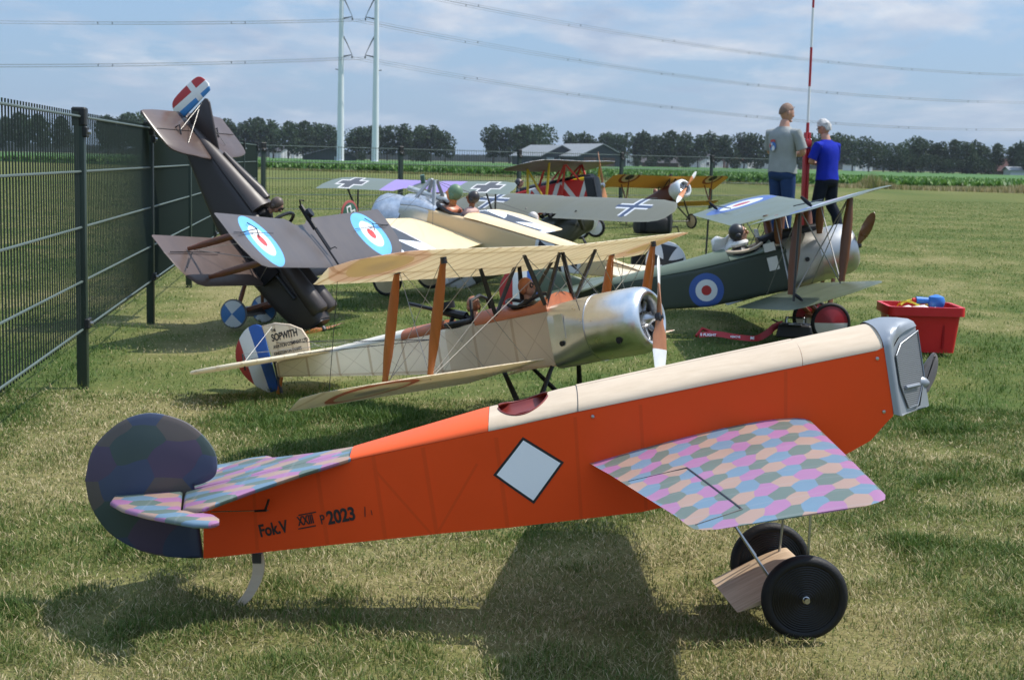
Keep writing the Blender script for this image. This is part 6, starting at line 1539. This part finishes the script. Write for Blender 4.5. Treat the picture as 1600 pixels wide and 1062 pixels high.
propeller(N, (.2, 0, 0), 1.18, .24, 0, mat('orange propeller white tips', (.5, .2, .06), .35, fn=lambda g: g.mix(g.gt(g.uv()[0], .62), (.55, .20, .07), (.72, .72, .72)), var=.05), M_dsteel).rotation_euler = (rad(42), 0, 0)
for s in (1, -1):
    wing('lower_wing', [(s * a[0],) + a[1:] for a in ((.38, -.95, -1.65, -.36, -.4, .07), (3.1, -.95, -1.65, -.28, -.32, .07), (3.3, -1.1, -1.6, -.28, -.31, .03))], M_nt, M_nw, N, n=8, und=.2)
    mk('vee_strut', strut((-1.2, s * 2.75, -.26), (-.65, s * 2.75, .74), .045, .025, (1, 0, 0), .8, 8), M_walnut, N)
    mk('vee_strut', strut((-1.2, s * 2.75, -.26), (-1.3, s * 2.75, .70), .045, .025, (1, 0, 0), .8, 8), M_walnut, N)
    for a, b in (((-.65, s * .3, .36), (-.6, s * .18, .72)), ((-1.5, s * .28, .34), (-1.35, s * .2, .68)), ((-1.05, s * .3, .36), (-.6, s * .18, .72))): mk('cabane_strut', strut(a, b, .035, .02, (1, 0, 0), .8, 8), M_gun, N)
    for fx in (-.5, -1.15): mk('undercarriage_leg', strut((fx, s * .34, -.40), (-.75, s * .72, -1.38), .045, .03, (1, 0, 0), .8, 8), M_blk, N)
    wheel(N, (-.75, s * .80, -1.42), .37, .12, mat('tan wheel cover', (.50, .36, .20), .5), M_black, .13, .4, M_dsteel)
    mk('tailplane', plate([tuple(p) for p in catmull([(-4.1, .05), (-4.3, .9), (-4.8, 1.1), (-5.1, .6), (-4.9, .05)], 3)], .05, lambda a, b, h: (a, s * b, .14 + h)), M_nt, N)
mk('undercarriage_axle', tube((-.75, -.8, -1.42), (-.75, .8, -1.42), .03), M_blk, N)
mk('tail_skid', tube((-4.4, 0, .0), (-4.55, 0, -.55), .03), M_walnut, N)
mk('rudder', plate([tuple(p) for p in catmull([(-4.72, -.02), (-4.72, .75), (-5.1, .95), (-5.5, .7), (-5.5, .25), (-5.1, .0)], 4)], .05, lambda a, b, h: (a, h, b)), mat('tricolour rudder', (.5, .5, .5), .45, fn=rud_fn(-5.27, -5.0, 0.0, .5), var=.03), N)
pilot(N, (-1.95, 0, .50), 1.0, M_leather, M_skin, M_whitep, 0, None)
mk('machine_gun', tube((-1.6, 0, .86), (-.6, 0, .90), .05, n=8), M_gun, N)
# ================================================================== things lying about
M_red = mat('red plastic', (.60, .013, .018), .38, var=.08, vs=4, spec=.45)
def crate():
    t = thing('crate', 'open red plastic crate standing on the lawn at the right', 'crate', (2.305, 8.30, 0), (0, 0, rad(-2)))
    wb, db, wt, dt, h, th = .172, .14, .196, .165, .258, .006
    V, F = [], []
    for (w, d, z) in ((wb, db, 0.005), (wt, dt, h), (wt - th, dt - th, h), (wb - th, db - th, .012)):
        r = .03
        for (sx, sy) in ((-1, -1), (1, -1), (1, 1), (-1, 1)):
            a0 = math.atan2(sy, sx) - math.pi / 4
            for k in range(5):
                a = a0 + math.pi / 2 * k / 4; V.append((sx * (w - r) + r * math.cos(a), sy * (d - r) + r * math.sin(a), z))
    n = 20
    for k in range(3):
        for j in range(n): F.append((k * n + j, k * n + (j + 1) % n, (k + 1) * n + (j + 1) % n, (k + 1) * n + j))
    F.append(tuple(range(n - 1, -1, -1))); F.append(tuple(3 * n + j for j in range(n)))
    fixn(mk('crate_body', (V, F), M_red, t, angle=30))
    V, F = [], []
    for (o, z) in ((.001, h - .045), (.016, h - .045), (.016, h + .004), (-.006, h + .004), (-.006, h - .01)):
        r = .032; w, d = wt + o, dt + o
        for (sx, sy) in ((-1, -1), (1, -1), (1, 1), (-1, 1)):
            a0 = math.atan2(sy, sx) - math.pi / 4
            for k in range(5):
                a = a0 + math.pi / 2 * k / 4; V.append((sx * (w - r) + r * math.cos(a), sy * (d - r) + r * math.sin(a), z))
    for k in range(4):
        for j in range(n): F.append((k * n + j, k * n + (j + 1) % n, (k + 1) * n + (j + 1) % n, (k + 1) * n + j))
    fixn(mk('crate_rim', (V, F), M_red, t, angle=30))
    for s in (-1, 1):
        for x in (-.10, .10): mk('crate_rib', box(s * (wt + .004) if False else x, -dt * .925, .115, .012, .006, .17), M_red, t, smooth=False)
    return t
crate()
M_wpl = mat('white plastic', (.70, .70, .68), .4, var=.05)
M_blu = mat('blue plastic', (.03, .17, .55), .35, var=.05)
M_ycab = mat('yellow cable', (.62, .52, .03), .45, var=0)
M_gcab = mat('green cable', (.18, .38, .06), .45, var=0)
for i, (x, y, r, L, a, lb) in enumerate(((2.19, 8.24, .036, .16, 20, 'white bottle lying at the left corner of the red crate'), (2.27, 8.26, .040, .17, -15, 'larger white bottle lying in the middle of the red crate'))):
    b = thing('bottle', lb, 'bottle', (x, y, .215), (0, rad(78), rad(a)))
    fixn(mk('bottle_body', lathe([(-L / 2, .002), (-L / 2, r * .9), (-L / 2 + .01, r), (L / 2 - .03, r), (L / 2, r * .35), (L / 2 + .01, r * .35), (L / 2 + .012, .002)], 20, 'z'), M_wpl, b))
    fixn(mk('cap', lathe([(L / 2 + .008, .001), (L / 2 + .008, r * .42), (L / 2 + .03, r * .42), (L / 2 + .032, .001)], 16, 'z'), M_wpl, b))
tagit(mk('cable', path([(2.18 + .10 * math.cos(t * 1.0) + .11, 8.35 + .07 * math.sin(t), .243 + .035 * math.sin(1.7 * t + 1)) for t in np.linspace(0, 8.6, 46)], .0055, 6), M_ycab), 'coiled yellow cable looping over the rim of the red crate', 'cable')
tagit(mk('cable', path([(2.25, 8.22, .215), (2.30, 8.21, .25), (2.35, 8.23, .245), (2.40, 8.30, .235), (2.42, 8.38, .21)], .006, 6), M_gcab), 'short green cable lying across the red crate', 'cable')
pm_ = thing('hand_pump', 'blue hand pump with red tip sticking out of the red crate', 'pump', (2.40, 8.32, .205))
fixn(mk('pump_body', lathe([(-.05, .03), (0, .034), (.03, .033), (.05, .045), (.075, .05), (.10, .042), (.112, .01)], 20, 'z'), M_blu, pm_))
fixn(mk('nozzle', lathe([(0, .022), (.07, .017), (.075, .004)], 14, 'x', (-.115, 0, .078)), M_blu, pm_))
mk('red_tip', tube((-.10, 0, .078), (-.135, 0, .078), .014, n=10), M_red, pm_)
# strap with print
st = []
pts = catmull([Vector(p) for p in ((1.10, 8.60, .012), (1.20, 8.58, .022), (1.30, 8.54, .012), (1.42, 8.50, .010), (1.50, 8.58, .03), (1.57, 8.70, .06), (1.63, 8.76, .075))], 6, False)
V, F = [], []
for i, p in enumerate(pts):
    t_ = pts[min(i + 1, len(pts) - 1)] - pts[max(i - 1, 0)]; nrm = Vector((-t_.y, t_.x, 0)).normalized(); tl = Vector((0, 0, 1)) * .8 + nrm * .6
    wd = .022
    V += [p - tl * .002, p + tl * wd * 1.6, p + tl * wd * 1.6 + nrm * .002, p - tl * .002 + nrm * .002]
for i in range(len(pts) - 1):
    for j in range(4): F.append((i * 4 + j, (i + 1) * 4 + j, (i + 1) * 4 + (j + 1) % 4, i * 4 + (j + 1) % 4))
strap = tagit(fixn(mk('strap', (V, F), mat('red webbing', (.42, .012, .018), .55, var=.1, bump=.2, bs=300))), 'red webbing strap with white lettering lying on the grass in front of the green biplane', 'strap')
V2 = [(1.09, 8.66, .012), (1.13, 8.72, .05), (1.20, 8.70, .03), (1.27, 8.66, .012)]
mk('strap_loop', join(path(V2, .010, 5)), strap.data.materials[0], strap)
text('lettering', 'E FLIGHT', .024, M_whitep, strap, (1.105, 8.590, .022), (.985, -.10, -.01), (0, .6, .8), .0022, .0006, .95)
text('lettering', 'REMOVE', .018, M_whitep, strap, (1.275, 8.545, .020), (.985, -.22, 0), (0, .6, .8), .0022, .0003, .85)
text('lettering', 'BE', .024, M_whitep, strap, (1.385, 8.505, .018), (.985, -.20, 0), (0, .6, .8), .0022, .0008, .9)
tx = thing('transmitter', 'black radio transmitter lying on the grass at the end of the red strap', 'transmitter', (1.68, 8.70, 0.0), (0, 0, rad(-12)))
bevel_box('transmitter_body', box(0, 0, .055, .22, .17, .075, .86), mat('black plastic', (.012, .012, .013), .4, var=.1), tx, .014, 3)
for s in (-1, 1):
    mk('stick', join(tube((s * .05, .0, .09), (s * .05, .005, .125), .004, n=8), sphere((s * .05, .005, .127), .008, .008, .008, 8, 6)), M_steel, tx)
    mk('gimbal', lathe([(0, .001), (0, .03), (.006, .028), (.006, .001)], 20, 'z', (s * .05, 0, .092)), M_dsteel, tx)
bevel_box('screen', box(0, -.055, .094, .08, .04, .004), mat('grey screen', (.2, .22, .22), .15, var=0), tx, .001, 1)
mk('handle', path([(-.06, .07, .09), (-.06, .10, .12), (.06, .10, .12), (.06, .07, .09)], .006, 8), M_dsteel, tx)
mk('antenna', path([(-.10, .07, .09), (-.14, .05, .11)], .005, 6), M_black, tx)
# rucksack
M_nyl = mat('black nylon', (.010, .010, .012), .65, var=.3, vs=10, bump=.4, bs=40)
bag = thing('rucksack', 'black nylon rucksack on the grass below the yellow winged biplane', 'rucksack', (2.03, 21.7, 0), (0, 0, rad(12)))
fixn(mk('bag_body', body([(-.27, .10, .20, .10, .16, 3, 5), (-.24, .16, .22, .19, .22, 3, 5), (0, .19, .23, .24, .23, 3, 5), (.22, .17, .22, .20, .22, 3, 5), (.27, .10, .2, .12, .17, 3, 5)], 28), M_nyl, bag))
fixn(mk('front_pocket', body([(-.16, .05, .16, .08, .12, 3, 4), (-.12, .07, .16, .11, .14, 3, 4), (.10, .07, .16, .11, .14, 3, 4), (.15, .05, .16, .08, .12, 3, 4)], 20), M_nyl, bag, loc=(0, -.20, 0)))
for s in (-1, 1): mk('shoulder_strap', path([(s * .13, .18, .42), (s * .15, .26, .30), (s * .14, .24, .08)], .018, 8), M_nyl, bag)
mk('carry_handle', path([(-.06, 0, .46), (-.05, 0, .52), (.05, 0, .52), (.06, 0, .46)], .012, 8), M_nyl, bag)
mk('loose_strap', path([(.25, -.1, .1), (.34, -.12, .12), (.38, -.1, .02)], .01, 6), M_nyl, bag)
# starter table and box behind the striped fin
tb = thing('folding_table', 'small low black folding table with a pink packet beside the white cross rudder', 'table', (1.19, 13.7, 0))
fixn(mk('tabletop', lathe([(.215, .01), (.215, .19), (.235, .195), (.235, .01)], 30, 'z'), mat('black tabletop', (.02, .02, .022), .35), tb))
for a in (0.6, 2.2, 3.8, 5.4): mk('leg', tube((.06 * math.cos(a), .06 * math.sin(a), .22), (.15 * math.cos(a), .15 * math.sin(a), 0), .012), M_dsteel, tb)
bx = thing('case', 'black case standing under the low folding table', 'case', (1.20, 13.64, 0)); bevel_box('case_body', box(0, 0, .09, .22, .16, .18), M_nyl, bx, .012, 2); mk('handle', path([(-.04, -.08, .14), (-.04, -.1, .17), (.04, -.1, .17), (.04, -.08, .14)], .006, 6), M_dsteel, bx)
pk = tagit(bevel_box('packet', box(1.20, 13.65, .250, .13, .08, .028), mat('pink card', (.50, .10, .16), .5)), 'pink packet lying on the low black folding table', 'packet')
tagit(mk('cable', path([(1.24, 13.70, .24), (1.27, 13.72, .33), (1.33, 13.74, .36), (1.38, 13.75, .30), (1.40, 13.76, .24)], .007, 6), M_black), 'black cable arching up from the low folding table', 'cable')

# ---- red and white mast
mast = thing('windsock_mast', 'red base post and thin red and white banded mast between the two people', 'mast', (4.205, 21.5, 0), (0, 0, rad(20)))
M_mred = mat('red painted steel', (.36, .014, .02), .45, var=.12, vs=3)
M_mwht = mat('white painted tube', (.70, .71, .72), .4, var=.04)
bevel_box('base_post', box(-.024, 0, .76, .036, .07, 1.52), M_mred, mast, .006, 2); bevel_box('base_post', box(.024, 0, .76, .036, .07, 1.52), M_mred, mast, .006, 2)
bevel_box('base_plate', box(0, 0, .02, .30, .30, .04), M_mred, mast, .006, 2)
bevel_box('clamp_block', box(0, -.01, 1.36, .095, .09, .10), M_mred, mast, .008, 2)
mk('hinge_bolt', tube((-.06, -.02, 1.30), (.06, -.02, 1.30), .018, n=10), M_steel, mast); mk('hinge_bolt', tube((-.06, -.02, 1.42), (.06, -.02, 1.42), .012, n=10), M_steel, mast)
mk('mast_foot', tube((0, 0, 1.30), (0, 0, 1.66), .026, .022, 12), M_mred, mast)
z = 1.62
for k in range(8): 
    mk('mast_tube', tube((0, 0, z), (0, 0, z + .555), .019 - .0008 * k, n=12), M_mwht if k % 2 == 0 else M_mred, mast); z += .555
# ================================================================== people
def skin_mesh(name, chains, m, parent=None, sub=2, extra=None):
    """chains: dict of joints name->(pos, rx, ry); edges list"""
    J, E, root = chains
    names_ = list(J); me = bpy.data.meshes.new(name)
    me.from_pydata([J[k][0] for k in names_], [(names_.index(a), names_.index(b)) for a, b in E], [])
    o = bpy.data.objects.new(name, me); COL.objects.link(o)
    md = o.modifiers.new('skin', 'SKIN'); md.use_smooth_shade = True; md.branch_smoothing = 0.6
    sk = me.skin_vertices[0].data
    for i, k in enumerate(names_):
        r = J[k][1:]; sk[i].radius = (r[0], r[1] if len(r) > 1 else r[0]); sk[i].use_root = (k == root)
    sb = o.modifiers.new('sub', 'SUBSURF'); sb.levels = sub; sb.render_levels = sub
    dg = bpy.context.evaluated_depsgraph_get()
    nm = bpy.data.meshes.new_from_object(o.evaluated_get(dg)); nm.name = name
    bpy.data.objects.remove(o)
    if extra:
        bm = bmesh.new(); bm.from_mesh(nm)
        for vf in extra:
            vs = [bm.verts.new(p) for p in vf[0]]
            for f in vf[1]:
                try: bm.faces.new([vs[i] for i in f]).smooth = True
                except ValueError: pass
        bmesh.ops.recalc_face_normals(bm, faces=bm.faces); bm.to_mesh(nm); bm.free()
    nm.materials.clear(); nm.materials.append(m)
    nm.polygons.foreach_set('use_smooth', [True] * len(nm.polygons))
    p = bpy.data.objects.new(name, nm); COL.objects.link(p); p.parent = parent
    return p
def head_parts(c, k, yaw, nod):
    """skull with jaw, nose, ears; local +x forward"""
    R = Matrix.Rotation(yaw, 3, 'Z') @ Matrix.Rotation(nod, 3, 'Y'); out = []
    def put(vf): out.append(([Vector(c) + R @ (Vector(p) * k) for p in vf[0]], vf[1]))
    V, F = sphere((0, 0, 0), .098, .078, .122, 20, 14)
    W_ = []
    for x, y, z in V:
        if z < -.01: t = min(1, (-z - .01) / .1); x += .018 * t; y *= 1 - .22 * t
        if x > .05: x -= .010 * max(0, .4 - abs(z)) * 0
        W_.append((x, y, z))
    put((W_, F))
    put(sphere((.10, 0, -.022), .022, .014, .026, 8, 6)); put(sphere((.092, 0, .005), .014, .012, .03, 8, 6))
    for s in (-1, 1):
        put(sphere((-.005, s * .080, -.012), .020, .010, .032, 8, 6)); put(sphere((.082, s * .032, .012), .012, .016, .008, 8, 6))
    put(sphere((.092, 0, -.062), .012, .026, .008, 8, 6)); put(sphere((.085, 0, -.10), .022, .03, .018, 8, 6))
    return out, R
def person(label, loc, yaw, H, cfg):
    t = thing('person', label, 'person', loc, (0, 0, yaw)); k = H / 1.80; w = cfg.get('w', 1.0); sh = .205 * w
    def P(x, y, z): return (x * k, y * k, z * k)
    ln = cfg.get('lean', 0.0); st = cfg.get('stance', .11)
    J, E = {}, []
    J['pelvis'] = (P(0, 0, .94), .135 * k * w, .105 * k); J['waist'] = (P(-.01 + ln * .2, 0, 1.10), .13 * k * w, .10 * k)
    J['chest'] = (P(-.015 + ln * .5, 0, 1.30), .15 * k * w, .115 * k); J['neckb'] = (P(-.01 + ln, 0, 1.46), .085 * k, .08 * k); J['neck'] = (P(.005 + ln * 1.2, 0, 1.53), .070 * k, .072 * k); J['skull'] = (P(.015 + ln * 1.4, 0, 1.62), .06 * k, .06 * k)
    E += [('pelvis', 'waist'), ('waist', 'chest'), ('chest', 'neckb'), ('neckb', 'neck'), ('neck', 'skull')]
    for s, n in ((1, 'l'), (-1, 'r')):
        fx, kx = cfg.get('legs', {}).get(n, (0.0, 0.0))
        J['hip' + n] = (P(0, s * .095, .90), .098 * k, .10 * k); J['knee' + n] = (P(.02 + kx, s * (st * .9), .50), .064 * k, .066 * k); J['ank' + n] = (P(-.03 + fx, s * st, .09), .036 * k, .038 * k); J['toe' + n] = (P(.10 + fx, s * (st + .02), .035), .024 * k, .020 * k)
        J['calf' + n] = (P(-.02 + (kx + fx) / 2, s * st * .95, .36), .060 * k, .064 * k)
        E += [('pelvis', 'hip' + n), ('hip' + n, 'knee' + n), ('knee' + n, 'calf' + n), ('calf' + n, 'ank' + n), ('ank' + n, 'toe' + n)]
        sx = ln * .8
        J['sho' + n] = (P(sx - .01, s * sh, 1.43), .066 * k, .062 * k); J['elb' + n] = (P(sx + .06, s * (sh + .075), 1.15), .048 * k, .046 * k)
        J['wri' + n] = (P(sx + .23, s * -.02 + s * .02, 1.17 + (.03 if s > 0 else -.03)), .031 * k, .029 * k); J['pal' + n] = (P(sx + .235, s * -.11, 1.20 + (.035 if s > 0 else -.035)), .038 * k, .022 * k)
        E += [('chest', 'sho' + n), ('sho' + n, 'elb' + n), ('elb' + n, 'wri' + n), ('wri' + n, 'pal' + n)]
        for q in range(4):
            a, b = 'f%d%s' % (q, n), 'g%d%s' % (q, n)
            J[a] = (P(sx + .232 + .006 * q, s * -.15, 1.215 + (.035 if s > 0 else -.035) - .019 * q), .0105 * k); J[b] = (P(sx + .215 + .004 * q, s * (-.185 - .004 * (1.5 - abs(q - 1.5))), 1.22 + (.03 if s > 0 else -.03) - .021 * q), .0085 * k)
            E += [('pal' + n, a), (a, b)]
        J['t' + n] = (P(sx + .225, s * -.10, 1.26 + (.02 if s > 0 else -.03)), .012 * k); E.append(('pal' + n, 't' + n))
    hc = Vector(P(.035 + ln * 1.5, 0, 1.695)); hp, R = head_parts(hc, k * 1.0, cfg.get('hyaw', 0), cfg.get('nod', 0))
    skin_mesh('body', (J, E, 'pelvis'), cfg['skin'], t, 2, hp)
    # shirt: torso rings front-back x side, sleeves folded in at the shoulder
    def tor(z, cx, rx, ry, e=2.3):
        return [((cx + rx * math.copysign(abs(math.cos(a)) ** (2 / e), math.cos(a))) * k, ry * math.copysign(abs(math.sin(a)) ** (2 / e), math.sin(a)) * k * w, (z - .015 * math.cos(a) * (z < 1.0) + .006 * math.sin(5 * a) * (z < .95)) * k) for a in [2 * math.pi * q / 28 for q in range(28)]]
    rings = [tor(.885, .0, .135, .190), tor(.89, .0, .148, .198), tor(.95, -.002 + ln * .1, .142, .192), tor(1.06, -.004 + ln * .2, .132, .184), tor(1.17, -.008 + ln * .3, .130, .186), tor(1.28, -.012 + ln * .5, .134, .198), tor(1.37, -.014 + ln * .7, .130, .210), tor(1.425, -.014 + ln * .8, .112, .188), tor(1.462, -.012 + ln * .9, .090, .145), tor(1.487, -.008 + ln, .078, .108), tor(1.505, -.004 + ln, .072, .080)]
    parts_ = [sweep(None, rings)]
    for n, s in (('l', 1), ('r', -1)):
        s0, e0 = Vector(J['sho' + n][0]), Vector(J['elb' + n][0]); c0 = Vector((ln * .8 * k, s * .10 * k, 1.385 * k))
        pts_ = [c0, c0.lerp(s0, .6), s0 + Vector((0, s * .006, -.015)), s0.lerp(e0, .3), s0.lerp(e0, .6), s0.lerp(e0, .80)]
        parts_.append(path(pts_, [.070 * k, .072 * k, .073 * k, .073 * k, .073 * k, .073 * k], 16))
    fixn(mk('t_shirt', join(*parts_), cfg['shirt'], t))
    tr_ = [sweep(None, [tor(1.0, 0, .128, .178), tor(.93, -.004, .135, .184), tor(.86, -.010, .138, .188), tor(.80, -.008, .118, .178), tor(.77, -.004, .08, .15)])]
    for n, s in (('l', 1), ('r', -1)):
        hp_, kn, cf, an = [Vector(J[q + n][0]) for q in ('hip', 'knee', 'calf', 'ank')]
        tr_.append(path([hp_ + Vector((0, 0, -.02)), hp_.lerp(kn, .35), hp_.lerp(kn, .75), kn, cf, cf.lerp(an, .6), an + Vector((.0, 0, .01)), an + Vector((.01, 0, -.055))], [v * k for v in (.108, .104, .092, .084, .080, .074, .074, .076)], 18))
    fixn(mk('trousers', join(*tr_), cfg['trousers'], t))
    for n, s in (('l', 1), ('r', -1)):
        p = Vector(J['ank' + n][0]); sh_ = fixn(mk('shoe', body([(-.10, .025, .03, .03, .03, 2, 3), (-.07, .042, .045, .05, .045, 2, 4), (.04, .045, .045, .045, .045, 2, 4), (.13, .048, .035, .03, .035, 2, 4), (.18, .025, .03, .02, .028, 2, 3)], 18), M_black, t, loc=(p.x, p.y, 0))); sh_.rotation_euler.z = s * .2; sh_.scale = (k, k, k)
    # hair
    hr = cfg['hair']; bm_parts = []
    rr = random.Random(3); V, F = sphere((0, 0, 0), .104, .085, .126, 22, 16); W_ = []
    for x, y, z in V:
        lim = (.035 + .6 * max(0, x)) if cfg['long'] == 0 else (.02 + .9 * max(0, x - .02) if x > -.02 else -.07)
        f = 1 + (cfg['fluff'] * (rr.random() - .2)); W_.append((x * f - (.006), y * f, max(z * f, lim - 1.0 * max(0, -x) * (1 if cfg['long'] == 0 else .3))))
    hv = [hc + R @ (Vector(p) * k * 1.0) for p in W_]
    fixn(mk('hair', (hv, F), hr, t))
    return t, J, hc, R, k
M_cas = mat('fair skin', (.44, .23, .16), .5, var=.06, vs=10)
def shirt_fn(c):
    def fn(g):
        n = g.noise(g.obj(), 7.0, 5.0, .6); return g.mix(g.maprange(n, .3, .7, 0, 1), tuple(x * .86 for x in c), c)
    return fn
M_gsh = mat('grey cotton', (.27, .285, .28), .85, var=.05, fn=shirt_fn((.29, .305, .30)), bump=1.0, bs=9, spec=.1)
M_bsh = mat('royal blue cotton', (.01, .02, .3), .85, var=.05, fn=shirt_fn((.012, .026, .34)), bump=1.0, bs=9, spec=.1)
M_jean = mat('blue denim', (.022, .045, .12), .85, var=.25, vs=6, bump=.3, bs=30, spec=.1)
M_dkt = mat('dark navy trousers', (.010, .013, .022), .8, var=.2, vs=6, bump=.3, bs=30, spec=.1)
M_hgr = mat('white grey hair', (.45, .44, .43), .6, var=.3, vs=40, bump=.8, bs=60)
M_hbr = mat('cropped brown hair', (.19, .115, .08), .7, var=.3, vs=60, bump=.5, bs=120)
man = person('man with cropped hair in grey t-shirt and jeans left of the red mast', (3.76, 20.9, 0), rad(38), 1.89, dict(skin=M_cas, shirt=M_gsh, trousers=M_jean, hair=M_hbr, long=0, fluff=.0, w=1.10, hyaw=rad(-22), nod=rad(12), stance=.12))
def back_print(g): return None
t, J, hc, R, k = man
V, F, cols = [], [], []
pr_m = [mat('print blue', (.06, .16, .45), .8, var=.3, vs=20), mat('print red', (.45, .08, .07), .8, var=.3, vs=20), mat('print white', (.6, .62, .66), .8, var=.1)]
for i, (dy, z, rx, rz, mi) in enumerate(((0.05, 1.31, .050, .022, 1), (.045, 1.24, .055, .060, 0), (.035, 1.215, .028, .035, 2), (.065, 1.265, .018, .02, 2), (.09, 1.25, .014, .03, 1))):
    vs = [(0, 0, 0)] + [(0, rx * math.cos(a) * k, rz * math.sin(a) * k) for a in np.linspace(0, 6.283, 17)[:-1]]
    V = []
    for p in vs:
        y, zz = dy * k + p[1], z * k + p[2]
        V.append((-.145 * k - .012 * i * .1 + .9 * (y / k) ** 2 * k - .016 - .002 * i, y, zz))
    mk('shirt_print', (V, [(0, j + 1, (j + 1) % 16 + 1) for j in range(16)]), pr_m[mi], t)
wom = person('white haired person in blue t-shirt, head bowed, right of the red mast', (4.52, 21.5, 0), rad(128), 1.70, dict(skin=M_cas, shirt=M_bsh, trousers=M_dkt, hair=M_hgr, long=1, fluff=.2, w=1.0, hyaw=rad(14), nod=rad(30), lean=.05, stance=.14, legs={'l': (.10, .06), 'r': (-.14, -.02)}))
t, J, hc, R, k = wom
gl = []
for s in (-1, 1): gl.append(torus((.096, s * .034, .008), .022, .004, 'x', 14, 5)); gl.append(tube((.09, s * .06, .01), (-.02, s * .085, .0), .004, n=5))
glv = join(*gl); mk('sunglasses', ([hc + R @ (Vector(p) * k) for p in glv[0]], glv[1]), M_black, t)
